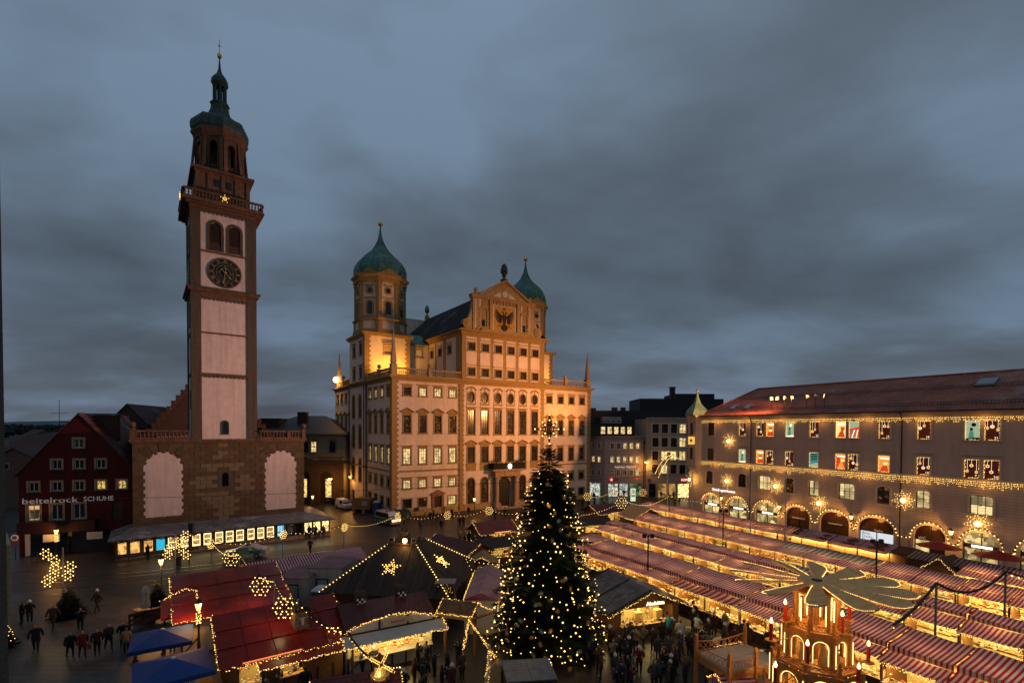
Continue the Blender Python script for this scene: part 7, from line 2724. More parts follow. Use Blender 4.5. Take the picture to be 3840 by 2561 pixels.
for x in (1.5, 6.3):
 mb = MB()
 mb.box(x - .06, x + .06, -.9, -.8, 0, 2.1)
 ob('post', mb, M_DWOOD, t)
CHM = thing('brick_chimney', 'square brick chimney with carved ox skull standing on the red grill hut roof', 'chimney', RHM @ Vector((3.9, 1.5, 2.95)), ang(48))
BRK = MB()
BRK.box(.008, .192, -.02, .02, .006, .074)
BRKM = [BRK.mesh('brick', mat('brick_%d' % i, c, rough=.85, var=.2)) for i, c in enumerate(((0.30, 0.17, 0.09), (0.24, 0.13, 0.07), (0.34, 0.21, 0.12)))]
mb = MB()
mb.box(-.385, .385, -.385, .385, -.3, 1.1)
ob('chimney_core', mb, M_DWOOD, CHM)
for r in range(14):
 for k in range(4):
  off = .1 if r % 2 else 0
  for s in range(2):
   x = -.4 + k * .2 + off
   if x + .19 > .41:
    x = -.4
   if s == 0:
    ob('brick', BRKM[rnd.randrange(3)], parent=CHM, loc=(x, -.4, r * .08))
   else:
    ob('brick', BRKM[rnd.randrange(3)], parent=CHM, loc=(-.4, x + .2, r * .08), rot=RAD(-90))
mb = MB()
mb.box(-.5, .5, -.5, .5, 1.12, 1.18)
mb.box(-.42, -.3, -.42, -.3, 1.18, 1.4)
mb.box(.3, .42, .3, .42, 1.18, 1.4)
mb.poly([(-.6, -.6, 1.42), (.6, -.6, 1.42), (.6, .6, 1.55), (-.6, .6, 1.55)])
ob('chimney_cap', mb, M_DWOOD, CHM)
mb = MB()
mb.xz([(-.1, .75), (.1, .75), (.06, .35), (0, .28), (-.06, .35)], -.5, -.43)
for s in (-1, 1):
 mb.tube([(s * .08, -.46, .72), (s * .25, -.47, .72), (s * .32, -.47, .9)], .03, 4, r1=.01)
ob('ox_skull', mb, mat('bone', (0.6, 0.52, 0.42), var=.1), CHM)
t = thing('serving_counter', 'long honey coloured wooden counter on the left flank of the grill hut', 'counter', RHM @ Vector((-.9, -.6, 0)), ang(54))
mb = MB()
mb.box(-.5, .25, 0, 4.6, 1.0, 1.07)
ob('counter_top', mb, M_BOARD, t)
mb = MB()
mb.box(-.3, .15, .1, 4.5, 0, 1.0)
ob('counter_base', mb, M_DWOOD, t)
# cream sausage stall with arched fairy-light front and two lantern chimneys
t, CM = hut('sausage_stall', 'long cream food stall with wide white awning and dark red arched roof', (-9.9, 29.6), 60, 5.4, 2.8, 2.5, 3.7, M_REDT2, rp=.75, ov=.25, mwall=M_CREAMW, opens=((.05, .97),), light=150, half=True, goods=9, bulb=False)
mb = MB()
N = 12
top = []
for i in range(N + 1):
 x = -.2 + 5.8 * i / N
 top.append((x, -.35, 2.72 + .62 * sin(pi * i / N) ** .8))
for a, b in zip(top, top[1:]):
 mb.quad((a[0], -.3, 2.55), (b[0], -.3, 2.55), (b[0], -.3, b[2]), (a[0], -.3, a[2]), 0)
 mb.quad(a, b, (b[0], 1.9, 3.72), (a[0], 1.9, 3.72), 1)
ob('arched_front', mb, [M_CREAMW, M_REDT2], t)
mb = MB()
for x in (0, 1.8, 3.6, 5.35):
 mb.box(x, x + .12, -.36, -.31, 2.55, 2.8 + (.4 if 1 < x < 4 else 0))
mb.box(-.1, 5.5, -.355, -.312, 2.5, 2.6)
ob('timber_frame', mb, M_DWOOD, t)
mb = MB()
mb.xz([(2.0, 2.75), (4.0, 2.75), (3.9, 3.05), (3.0, 3.2), (2.1, 3.05)], -.4, -.365)
sg = ob('stall_sign', mb, mat('cream_sign', (0.55, .42, .25), var=.1), t)
ob('lettering', text_mesh('Bratwurst', .22, mat('red_letter', (.4, .03, .02), var=0), .005), parent=sg, loc=(3.0, -.41, 2.84))
mb = MB()
mb.add([(-.4, -1.5, 2.3), (5.9, -1.5, 2.3), (5.9, -.3, 2.52), (-.4, -.3, 2.52), (-.4, -1.5, 2.22), (5.9, -1.5, 2.22), (5.9, -.3, 2.44), (-.4, -.3, 2.44)], [(0, 1, 2, 3), (7, 6, 5, 4), (0, 4, 5, 1), (1, 5, 6, 2), (3, 7, 4, 0)])
ob('awning', mb, mat('white_awning', (.42, .40, .38), rough=.5, var=.1), t)
mb = MB()
bulbs(mb, [(x, y - .05, z + .02) for x, y, z in top], .07, .032, .07)
bulbs(mb, [(-.4, -.3, 2.5), (-.4, -1.55, 2.25), (5.9, -1.55, 2.25), (5.9, -.4, 2.7)], .07, .032, .07)
tag(ob('bulb_string', mb, M_BULB, t), kind='stuff')
mb = MB()
mb.box(.2, 5.2, -.75, .1, 1.06, 1.12)
ob('steel_counter', mb, mat('grill_steel', (.5, .48, .44), rough=.3, var=.1, metal=.8), t)
beam_light(CM @ Vector((2.7, -.9, 2.2)), CM @ Vector((2.7, -.5, .5)), 130, (5, .3))
for i, x in enumerate((1.2, 3.9)):
 c = thing('roof_chimney', ('left' if i == 0 else 'right') + ' red and white checked chimney with curved cap on the sausage stall roof', 'chimney', CM @ Vector((x, 1.9, 3.5)), ang(60), 'checked chimneys on the sausage stall')
 mb = MB()
 mb.box(-.28, .28, -.28, .28, 0, .55)
 ob('chimney_shaft', mb, M_REDT2, c)
 mb = MB()
 for r in range(3):
  for k in range(2):
   x0 = -.3 + .3 * k + (.15 if r % 2 else 0)
   mb.box(x0, x0 + .14, -.295, -.281, .04 + r * .17, .18 + r * .17)
   mb.box(.281, .295, x0, x0 + .14, .04 + r * .17, .18 + r * .17)
 ob('white_checks', mb, M_WHITE, c)
 mb = MB()
 mb.yz([(.36 * cos(a), .62 + .32 * sin(a)) for a in [pi * i / 8 for i in range(9)]], -.34, .34)
 ob('chimney_cap', mb, M_DWOOD, c)
# slate roofed alpine hut
t, SM_ = hut('alpine_hut', 'grey shingled hut with fairy-lit gable and two tap boxes right of the Christmas tree', (7.2, 34.6), 70.7, 5.6, 4.6, 2.35, 3.45, M_DWOOD, 'y', .7, opens=((.12, .9),), light=120, goods=7)
s_ = (3.45 - 2.35) / 2.8
SHG = []
for i, c in enumerate(((0.10, 0.10, 0.105), (0.075, 0.075, 0.08), (0.125, 0.12, 0.12))):
 m_ = MB()
 m_.box(.008, .292, 0, .4, 0, .025)
 SHG.append(m_.mesh('slate', mat('slate_%d' % i, c, rough=.5, var=.3)))
cnt = 0
rest = MB()
for sx in (0, 1):
 for r in range(11):
  for k in range(20):
   u = r * .33
   y = -.7 + k * .3 + (.15 if r % 2 else 0)
   x = -.72 + u * .95 if sx == 0 else 6.32 - u * .95
   z = 2.08 + (u * .95) * s_ + .03
   rot = MT((x, y, z)) @ MR(RAD(90 if sx else -90), 4, 'Z') @ MR(math.atan(s_), 4, 'X')
   if sx == 1:
    rot = MT((x, y, z)) @ MR(RAD(90), 4, 'Z') @ MR(math.atan(s_), 4, 'X')
   else:
    rot = MT((x, y + .3, z)) @ MR(RAD(-90), 4, 'Z') @ MR(math.atan(s_), 4, 'X')
   if cnt < 300 and not (sx == 1 and r < 3):
    o = ob('slate', SHG[rnd.randrange(3)], parent=t)
    o.matrix_local = rot
    cnt += 1
   else:
    rest.M = rot
    rest.box(.008, .292, 0, .4, 0, .025)
tag(ob('slates', rest, MATS['slate_0'], t), kind='stuff')
for k in (-.6, 2.2, 5.2):
 mb = MB()
 mb.add([(-.7, k, 2.14), (2.8, k, 3.53), (2.8, k + .14, 3.53), (-.7, k + .14, 2.14), (-.7, k, 2.2), (2.8, k, 3.6), (2.8, k + .14, 3.6), (-.7, k + .14, 2.2)], [(4, 5, 6, 7), (0, 1, 5, 4), (3, 7, 6, 2), (0, 4, 7, 3)])
 ob('roof_pole', mb, M_DWOOD, t)
ob('hut_lettering', text_mesh('Almhütte', .4, glow('hut_letters', (1, .82, .5), 2.2), .03), parent=t, loc=(3.0, -.78, 2.55))
for x in (2.0, 3.7):
 mb = MB()
 mb.box(x, x + .55, .1, .5, 1.06, 1.75)
 mb.box(x + .05, x + .5, .08, .1, 1.15, 1.6)
 ob('tap_box', mb, M_BOARD, t)
# striped long stall and tents on the left
def tent(name, label, p0, a, w, d, ze, zr, m, bulb=True, rp=.5, cat='stall'):
 t = thing(name, label, cat, (p0[0], p0[1], 0), ang(a))
 mb = MB()
 n = max(2, int(w / 1.2))
 for i in range(n):
  x0, x1 = w * i / n, w * (i + 1) / n
  dz = .04 * (i % 2)
  mb.poly([(x0, 0, ze), (x1, 0, ze), (x1, d * rp, zr - dz), (x0, d * rp, zr - .04 + dz)])
  mb.poly([(x0, d * rp, zr - .04 + dz), (x1, d * rp, zr - dz), (x1, d, ze), (x0, d, ze)])
  mb.box(x0, x1, -.02, -.005, ze - .3, ze)
 for x in (0, w):
  mb.poly([(x, 0, ze), (x, d, ze), (x, d * rp, zr)])
 ob('striped_canopy', mb, m, t)
 mb = MB()
 mb.box(.05, w - .05, .1, d - .1, 0, ze - .02)
 ob('stall_body', mb, M_CREAMW, t)
 if bulb:
  mb = MB()
  bulbs(mb, [(0, d, ze + .03), (w, d, ze + .03)], .12, .03, .04)
  tag(ob('bulb_string', mb, M_BULB, t), kind='stuff')
 return t
tent('striped_stall', 'long red and white striped stall roof in front of the police car', (-22.3, 41.6), 51.5, 10.5, 4.2, 2.3, 3.0, M_STR)
tent('striped_tent', 'pink striped ridge tent between the dark pyramid hut and the Christmas tree', (-.9, 35.6), 2, 7.6, 2.6, 2.5, 3.1, M_STR)
tent('striped_tent', 'small red and white striped tent behind the sausage stall', (-11.9, 31.0), 60, 3.2, 2.2, 2.3, 3.0, M_STR, False)
M_SHED = mat('shed_panel', (.42, .39, .36), rough=.6, var=.1, stain=.15)
M_STRP = stripe('pink_corrugation', (.38, .14, .16), (.5, .36, .37), .11)
for (x, y, a, w, d, h, lb) in ((-19.4, 40.7, 90, 2.5, 3.9, 2.45, 'low grey storage cabin with pink ribbed roof and framed door'), (-17.5, 42.3, 92, 2.9, 3.9, 2.85, 'taller grey storage cabin with pink ribbed roof beside the dark pyramid hut')):
 t = thing('storage_cabin', lb, 'cabin', (x, y, 0), ang(a))
 mb = MB()
 mb.box(0, w, 0, d, 0, h)
 ob('cabin_wall', mb, M_SHED, t)
 mb = MB()
 mb.box(-.06, w + .06, -.06, d + .06, h, h + .08)
 ob('ribbed_roof', mb, M_STRP, t)
 mb = MB()
 mb.box(.7, 1.75, -.04, 0, .1, 2.0)
 mb.box(.8, 1.65, -.05, -.04, .2, 1.9, 1)
 ob('door', mb, [M_IRON, M_SHED], t)
# dark timber pyramid over the fountain
DP = thing('pyramid_hut', 'big dark boarded pyramid roof with light chains and a five-pointed star round the fountain', 'market hut', (-9.0, 42.4, 0), ang(98))
HB_, HT_, ZB, ZT = 5.2, 1.2, 2.2, 5.15
mb = MB()
mb.box(-4.9, 4.9, -4.9, 4.9, 0, 2.3)
mb.add([(-HB_ + .05, -HB_ + .05, ZB), (HB_ - .05, -HB_ + .05, ZB), (HB_ - .05, HB_ - .05, ZB), (-HB_ + .05, HB_ - .05, ZB), (-HT_, -HT_, ZT - .05), (HT_, -HT_, ZT - .05), (HT_, HT_, ZT - .05), (-HT_, HT_, ZT - .05)],
 [(0, 1, 5, 4), (1, 2, 6, 5), (2, 3, 7, 6), (3, 0, 4, 7), (4, 5, 6, 7)])
ob('roof_core', mb, M_DWOOD, DP)
M_PLK = [mat('dark_plank_%d' % i, c, rough=.65, var=.3, scale=5) for i, c in enumerate(((.035, .024, .017), (.028, .02, .014), (.045, .03, .02)))]
for side_ in range(4):
 Rz = MR(side_ * pi / 2, 4, 'Z')
 n = 44
 for i in range(n):
  x0, x1 = -HB_ + 2 * HB_ * i / n, -HB_ + 2 * HB_ * (i + 1) / n
  def top_of(x):
   k = max(0.0, (HB_ - abs(x)) / (HB_ - HT_))
   return min(1.0, k)
  mb = MB()
  mb.M = Rz
  vs = []
  for x in (x0 + .012, x1 - .012):
   k = top_of(x)
   yb, zb_ = -HB_, ZB
   yt, zt_ = -HB_ + (HB_ - HT_) * k, ZB + (ZT - ZB) * k
   vs += [(x, yb, zb_), (x, yt, zt_)]
  lift = ru(.0, .03)
  up = [(x, y - .02 - lift, z + .03 + lift) for x, y, z in vs]
  mb.add(vs + up, [(4, 6, 7, 5), (0, 4, 5, 1), (2, 3, 7, 6), (0, 2, 6, 4)])
  ob('plank', mb, M_PLK[rnd.randrange(3)], DP)
mb = MB()
mb.box(-HT_ - .1, HT_ + .1, -HT_ - .1, HT_ + .1, ZT, ZT + .15)
ob('roof_cap', mb, M_DWOOD, DP)
mb = MB()
for s in ((-1, -1), (1, -1), (1, 1), (-1, 1)):
 bulbs(mb, [(s[0] * HB_, s[1] * HB_, ZB + .1), (s[0] * HT_, s[1] * HT_, ZT + .15)], .3, .055)
tag(ob('bulb_string', mb, M_BULB2, DP), kind='stuff')
sl = math.atan2(ZT - ZB, HB_ - HT_)
for Rr, xx in ((0, -.2), (pi / 2, -.6)):
 mb = MB()
 mb.M = MR(Rr, 4, 'Z') @ MT((xx, -3.2, ZB + (ZT - ZB) * .5 + .12)) @ MR(sl - pi / 2, 4, 'X')
 pts = star_poly(5, .78, .36)
 mb.tube([(a, 0, b) for a, b in pts + pts[:1]], .05, 4, 0)
 for j, (a, b) in enumerate(pts):
  a2, b2 = pts[(j + 1) % 10]
  for f in (0, .5):
   mb.octa((a + (a2 - a) * f, -.08, b + (b2 - b) * f), .055, 1)
   mb.octa(((a + (a2 - a) * f) * .55, -.08, (b + (b2 - b) * f) * .55), .045, 1)
 ob('light_star', mb, [M_IRON, M_BULB2], DP)
DPM = MT((-9, 42.4, 0)) @ MR(ang(98), 4, 'Z')
for i, (x, y) in enumerate(((-1.0, -.9), (.2, -1.0), (.9, -.9), (1.0, .3))):
 t = thing('fountain_floodlight', ('dull left', 'blazing orange', 'dull middle', 'dull right')[i] + ' floodlight on top of the dark pyramid hut', 'floodlight', DPM @ Vector((x, y, ZT + .15)), ang(98))
 mb = MB()
 mb.box(-.2, .2, -.12, .12, .12, .42)
 mb.tube([(0, 0, 0), (0, 0, .15)], .04, 4)
 ob('housing', mb, M_STEEL, t)
 mb = MB()
 if i == 1:
  mb.ball((0, -.15, .27), .2, 8, 6)
  ob('lens', mb, glow('dazzling_lens', (1, .55, .12), 30), t)
  lamp('POINT', DPM @ Vector((x, y - .5, ZT + .5)), 60 * GLOW, ORANGE, .2, name='fountain_light')
 else:
  mb.box(-.16, .16, -.13, -.12, .15, .39)
  ob('lens', mb, M_DARKPANE, t)
# figures grown from a jointed skeleton
def figure(name, J, E, rad, post=None, sub=1):
 me = bpy.data.meshes.new(name)
 keys = list(J)
 me.from_pydata([J[k] for k in keys], [(keys.index(a), keys.index(b)) for a, b in E], [])
 o = bpy.data.objects.new(name, me)
 col.objects.link(o)
 m = o.modifiers.new('skin', 'SKIN')
 m.use_smooth_shade = True
 for i, k in enumerate(keys):
  r = rad[k]
  me.skin_vertices[0].data[i].radius = r if isinstance(r, tuple) else (r, r)
 me.skin_vertices[0].data[keys.index('hip')].use_root = True
 s = o.modifiers.new('sub', 'SUBSURF')
 s.levels = s.render_levels = sub
 dg = bpy.context.evaluated_depsgraph_get()
 out = bpy.data.meshes.new_from_object(o.evaluated_get(dg))
 bpy.data.objects.remove(o)
 bpy.data.meshes.remove(me)
 out.name = name
 return out
def body(pose, coat=True):
 w = pose == 'walk'
 J = {'hip': (0, 0, .92), 'belly': (0, 0, 1.08), 'chest': (0, -.01, 1.3), 'neck': (0, 0, 1.47), 'chin': (0, -.02, 1.55), 'head': (0, -.02, 1.63), 'crown': (0, -.005, 1.73), 'nose': (0, -.12, 1.61)}
 rad = {'hip': (.19, .14), 'belly': (.185, .135), 'chest': (.2, .135), 'neck': .065, 'chin': (.075, .085), 'head': (.09, .1), 'crown': (.07, .08), 'nose': .022}
 E = [('hip', 'belly'), ('belly', 'chest'), ('chest', 'neck'), ('neck', 'chin'), ('chin', 'head'), ('head', 'crown'), ('head', 'nose')]
 for s, n in ((-1, 'r'), (1, 'l')):
  st = s * .22 if w else 0.0
  J.update({n + 'th': (s * .1, -st * .3, .82), n + 'kn': (s * .105, -st * .7 - .02, .48), n + 'an': (s * .1, -st + (.12 if w and s < 0 else 0), .09), n + 'to': (s * .115, -st - .15 + (.1 if w and s < 0 else 0), .035)})
  rad.update({n + 'th': .105, n + 'kn': .07, n + 'an': .05, n + 'to': (.045, .035)})
  E += [('hip', n + 'th'), (n + 'th', n + 'kn'), (n + 'kn', n + 'an'), (n + 'an', n + 'to')]
  sh = (s * .21, 0, 1.41)
  if pose == 'mug':
   el, ha = (s * .3, -.06, 1.15), (s * .13, -.3, 1.2)
  elif pose == 'photo':
   el, ha = (s * .32, -.16, 1.25), (s * .08, -.3, 1.52)
  elif pose == 'pocket':
   el, ha = (s * .34, .06, 1.13), (s * .22, -.08, .95)
  else:
   el, ha = (s * .29, (.1 * s if w else .03), 1.13), (s * .3, (.02 + .22 * s if w else -.06), .88)
  J.update({n + 'sh': sh, n + 'el': el, n + 'ha': ha})
  rad.update({n + 'sh': .085, n + 'el': .066, n + 'ha': .05})
  E += [('chest', n + 'sh'), (n + 'sh', n + 'el'), (n + 'el', n + 'ha')]
 if coat:
  rad['hip'] = (.215, .165)
  J['hem'] = (0, .0, .74)
  rad['hem'] = (.2, .16)
  E.append(('hip', 'hem'))
 me = figure('person', J, E, rad)
 hands = [Vector(J['rha']), Vector(J['lha'])]
 for p in me.polygons:
  c = p.center
  k = 1
  if c.z > 1.5:
   k = 2 if (c.y < -.05 and c.z < 1.69) else 3
  elif min((c - h).length for h in hands) < .075:
   k = 2
  elif c.z < .1:
   k = 4
  elif c.z < (.72 if coat else .88):
   k = 0
  p.material_index = k
 return me
M_TRO = [mat('trousers_%d' % i, c, var=.15) for i, c in enumerate(((.018, .02, .028), (.03, .026, .024), (.012, .012, .014)))]
COATS = {n: mat('coat_' + n, c, rough=.85, var=.2, scale=6) for n, c in (('black', (.012, .012, .014)), ('navy', (.014, .018, .03)), ('grey', (.045, .043, .043)), ('brown', (.05, .03, .018)), ('maroon', (.08, .014, .014)), ('teal', (.02, .16, .18)),
 ('white', (.5, .45, .42)), ('pink', (.5, .06, .16)), ('lime', (.3, .38, .05)), ('sand', (.22, .16, .09)), ('red', (.3, .02, .015)))}
M_SKIN = mat('skin', (.5, .3, .22), rough=.6, var=.05)
M_HAIR = [mat('hair_%d' % i, c, var=.2) for i, c in enumerate(((.02, .014, .01), (.08, .045, .02), (.11, .065, .03), (.12, .11, .105)))]
POSES = ('stand', 'walk', 'mug', 'photo', 'pocket')
BODY = {p: body(p, p != 'photo') for p in POSES}
for me in BODY.values():
 for m in (M_TRO[0], COATS['black'], M_SKIN, M_HAIR[0], M_IRON):
  me.materials.append(m)
mb = MB()
mb.lathe([(.108, 1.64), (.118, 1.67), (.112, 1.74), (.07, 1.8), (.02, 1.815)], 10, (0, -.01))
mb.ball((0, -.01, 1.84), .035, 6, 4)
HAT = mb.mesh('hat', mat('knit_white', (.55, .5, .47), var=.2))
HAT2 = HAT.copy()
HAT2.materials[0] = mat('knit_dark', (.05, .03, .035), var=.2)
mb = MB()
mb.box(-.15, .15, .14, .3, 1.02, 1.42)
PACK = mb.mesh('backpack', mat('pack_cloth', (.04, .04, .05), var=.2))
mb = MB()
mb.box(.27, .4, -.16, .16, .5, .8)
mb.tube([(.33, -.1, .8), (.31, 0, .92), (.33, .1, .8)], .012, 4)
BAG = mb.mesh('shopping_bag', mat('bag_red', (.3, .04, .02), var=.1))
def person(x, y, face, label, group=None, coat='black', pose=None, hat=None, extra=None, z=0.0):
 pose = pose or rnd.choice(POSES)
 o = ob('person', BODY[pose], None, None, (x, y, z), (0, 0, face))
 s = ru(.94, 1.06)
 o.scale = (s * ru(.95, 1.1), s * ru(.95, 1.1), s)
 tag(o, label, 'person', group)
 for i, m in enumerate((M_TRO[rnd.randrange(3)], COATS[coat], M_SKIN, M_HAIR[rnd.randrange(4)])):
  o.material_slots[i].link = 'OBJECT'
  o.material_slots[i].material = m
 if hat:
  ob('hat', HAT if hat == 'w' else HAT2, None, o)
 if extra:
  e = ob('shopping_bag' if extra == 'bag' else 'backpack', BAG if extra == 'bag' else PACK, None, None, (x, y, z), (0, 0, face))
  if extra == 'pack':
   e.parent = o
   e.location = (0, 0, 0)
   e.rotation_euler = (0, 0, 0)
  else:
   tag(e, 'reddish shopping bag carried by a walker in the left foreground', 'bag')
 return o
DK = ('black', 'navy', 'grey', 'brown', 'black', 'black', 'maroon', 'sand', 'navy', 'grey')
LP = [((-37.1, 37.1), 'black', 'pocket', None, 'dark-clothed man standing beside the white-hatted woman at the far left'), ((-36.7, 37.3), 'black', 'mug', 'w', 'woman in dark coat and white hat standing at the far left'),
 ((-31.6, 32.5), 'black', 'walk', None, 'lone walker in black coat on the left paving'), ((-33.9, 36.2), 'brown', 'walk', None, 'walker in brown before the left fir with star lights'), ((-31.7, 36.0), 'black', 'photo', None, 'dark figure with raised arm crossing the left paving'),
 ((-28.6, 31.7), 'black', 'walk', None, 'leftmost of the group walking past the blue parasols'), ((-27.8, 31.7), 'maroon', 'walk', None, 'walker with reddish clothes second from left in the group by the blue parasols'),
 ((-27.1, 32.0), 'black', 'stand', None, 'dark figure in the middle of the group by the blue parasols'), ((-27.0, 32.8), 'navy', 'walk', None, 'dark blue coated walker right of the middle in the group by the parasols'),
 ((-26.5, 33.4), 'black', 'pocket', None, 'black coated walker near the brown bench wall'), ((-25.5, 32.4), 'sand', 'stand', None, 'figure in sand coloured jacket closest to the upper blue parasol'),
 ((-33.4, 39.5), 'brown', 'walk', 'w', 'hurrying pale-hatted figure near the tram rails'), ((-36.0, 39.6), 'black', 'pocket', 'w', 'white-haired figure behind the left fir'),
 ((-26.1, 38.0), 'black', 'stand', None, 'left of the two dark figures by the fairy-lit edge of the red hut'), ((-25.8, 38.2), 'navy', 'mug', None, 'right of the two dark figures by the fairy-lit edge of the red hut'),
 ((-22.9, 32.2), 'black', 'mug', None, 'dark figure under the right edge of the upper blue parasol'), ((-22.5, 32.5), 'maroon', 'mug', None, 'reddish clad guest under the upper blue parasol'), ((-21.9, 28.5), 'red', 'mug', 'w', 'guest in red jacket at the left edge of the lower blue parasol'),
 ((-41.0, 55.3), 'black', 'photo', None, 'dark figure looking at the arcade display windows'), ((-27.4, 66.6), 'black', 'stand', None, 'left of three dark figures at the lit shop windows of the arcade'),
 ((-26.7, 66.9), 'black', 'pocket', None, 'middle of three dark figures at the lit shop windows of the arcade'), ((-25.9, 67.6), 'brown', 'stand', None, 'right of three dark figures at the lit shop windows of the arcade'),
 ((-24.1, 58.8), 'black', 'walk', None, 'lone dark walker on the road right of the police car')]
for (x, y), c, ps, h, lb in LP:
 f = ru(0, 6.28)
 if 'walk' in lb or 'group' in lb:
  f = RAD(35) + ru(-.5, .5)
 if 'arcade' in lb:
  f = RAD(53.5) * -1 + RAD(180 + 36)
 person(x, y, f, lb, None, c, ps, h, 'bag' if 'second from left' in lb else None)
def crowd(pts, label, group, seed):
 r = random.Random(seed)
 for x, y in pts:
  person(x, y, r.uniform(0, 6.28), label, group, r.choice(DK), None, r.choice((None, None, 'd', 'w')), 'pack' if r.random() < .15 else None)
crowd([(-13.3, 71.8), (-13.8, 78.7), (-13.1, 79.3), (-12.8, 80.9), (-11.9, 78.8), (-10.3, 72.3), (-10.0, 82.6), (-8.4, 77.9), (-7.8, 74.6), (-7.3, 74.6), (-7.4, 84.4), (-2.7, 80.7), (-1.1, 82.9), (-16.9, 77.1)],
 'dark-clothed passer-by in front of the town hall', 'passers-by in front of the town hall', 1)
crowd([(13.6, 94.3), (14.5, 92.3), (16.4, 97.0), (21.6, 100.0), (22.4, 100.6), (17.5, 104.6), (24.9, 109.2), (30.5, 107.8), (32.5, 107), (34.9, 106.0), (32.2, 97.1), (33.1, 97.1)],
 'dark passer-by on the lane before the mauve corner house', 'passers-by before the corner house', 2)
person(18.2, 96.5, 0.4, 'passer-by in bright yellow-green vest near the bus stop column', None, 'lime', 'walk')
crowd([(7.7, 33.2), (8.3, 33.9), (8.4, 32.8), (9.1, 33.6), (9.6, 32.9), (10.5, 34.0), (14.0, 37.6), (13.5, 36.2), (14.8, 35.6), (15.7, 35.8), (14.7, 33.6), (15.1, 33.0), (16.4, 34.4), (16.2, 33.4), (17.4, 32.9), (11.8, 32.3), (10.9, 31.6), (6.5, 31.1), (7.0, 31.7),
 (7.0, 29.0), (9.6, 30.2), (11.6, 30.6), (12.5, 31.5), (13.8, 34.2), (19.2, 33.4), (7.9, 30.0), (9.6, 31.8), (12.9, 29.8), (5.4, 29.2), (6.1, 27.9), (8.6, 28.3), (10.3, 28.7), (4.9, 30.6)],
 'dark winter-clad visitor in the crowd between the shingled hut and the candle pyramid', 'crowd before the shingled hut', 3)
person(11.4, 35.2, 2.6, 'visitor in bright teal jacket at the shingled hut counter', None, 'teal', 'mug')
person(11.9, 34.3, 3.0, 'visitor with long hair and pale jumper seen from behind before the shingled hut', None, 'white', 'stand')
person(13.5, 35.4, 2.2, 'visitor in pale jacket beside the mosaic ring', None, 'white', 'mug')
person(18.5, 33.9, -.6, 'visitor in pale grey padded coat at the front row stall', None, 'grey', 'mug', 'w')
crowd([(-9.0, 29.6), (-8.4, 29.9), (-5.8, 30.3), (-5.3, 30.6), (-3.3, 30.8), (-4.6, 29.4), (-3.8, 29.3), (-5.6, 28.4), (-5.0, 28.2), (-3.9, 27.7), (-3.3, 27.5), (-4.7, 26.6), (-5.9, 26.9), (-2.9, 29.0)],
 'dark visitor on the paving before the sausage stall', 'visitors before the sausage stall', 4)
crowd([(-5.5, 63.7), (-5.9, 62.3), (-6.8, 65.0), (-2.4, 57.7), (-4.5, 60.5), (-4.3, 59.3), (-3.4, 57.0)], 'dark visitor between the dark pyramid hut and the town hall', 'visitors behind the dark pyramid hut', 5)
person(-2.9, 58.8, 1.2, 'visitor in bright pink jacket behind the Christmas tree', None, 'pink', 'stand')
crowd([(-16.7, 25.6), (-16.2, 25.0), (-15.2, 24.3), (-12.9, 25.9), (-11.4, 27.1), (-12.2, 25.8)], 'visitor crowding at the grill hut counter in the left foreground', 'visitors at the grill hut', 6)
r6 = random.Random(4)
crowd([(r6.uniform(4.8, 13.6), r6.uniform(27.2, 33.4)) for _k in range(26)], 'dark visitor in the dense crowd at the foot of the Christmas tree', 'crowd at the Christmas tree', 8)
crowd([(24, 27.3), (25, 26.2), (22.6, 29.5), (21.5, 31.6), (20.4, 31.0), (27.3, 41), (24.5, 45.5), (31, 36), (21, 51), (33, 43), (29, 52)], 'visitor walking in an aisle between the striped stall rows', 'visitors between the stall rows', 7)
# the great Christmas tree
TC = Vector((2.55, 33.7, 0))
XT = thing('christmas_tree', 'tall lit Christmas tree covered in warm bulbs, topped by a big outlined star', 'tree', TC)
mb = MB()
mb.tube([(0, 0, 0), (0, 0, 7), (0, 0, 13.9)], .2, 8, r1=.02)
ob('trunk', mb, M_DWOOD, XT)
def tree_r(z, H=13.9, R0=4.15):
 k = max(0.0, 1 - (z - .9) / (H - .9))
 return R0 * (k ** .62) * (.95 + .08 * sin(z * 4.2)) + .08
def fir(mb, H, R0, z0, nb, seed, leaf=.3, dens=1.0, rf=None):
 r = random.Random(seed)
 rf = rf or (lambda z: R0 * (1 - (z - z0) / (H - z0)) ** .9 + .05)
 for i in range(nb):
  z = z0 + (H - z0) * (1 - math.sqrt(1 - i / nb)) if True else 0
  z = min(H - .05, max(z0, z + r.uniform(-.12, .12) * H / 14))
  L_ = rf(z) * r.uniform(.8, 1.08)
  a = i * 2.39996 + r.uniform(-.3, .3)
  d = Vector((cos(a), sin(a), 0))
  droop = -.18 * L_ + (0.55 * L_ if z > H * .9 else 0)
  base = Vector((0, 0, z))
  tip = base + d * L_ + Vector((0, 0, droop))
  side = Vector((-d.y, d.x, 0))
  n = max(4, int(L_ * 13 * dens))
  for j in range(n):
   t = (j + r.random()) / n
   t = .2 + .8 * t
   p = base + (tip - base) * t + Vector((0, 0, -.10 * sin(t * 3)))
   w = leaf * (1.15 - .75 * t) * (1.6 if L_ > 1 else 1) + .05
   for s in (-1, 1):
    q = p + side * s * w * r.uniform(.6, 1.3) + d * w * r.uniform(.3, .9) + Vector((0, 0, r.uniform(-.2, .08) * w * 2))
    u = d * (.055 + .05 * leaf)
    mb.add([tuple(p - u), tuple(p + u + Vector((0, 0, .02))), tuple(q)], [(0, 1, 2)], r.randrange(2))
mb = MB()
fir(mb, 13.9, 4.1, .8, 560, 5, .3, 1.25, tree_r)
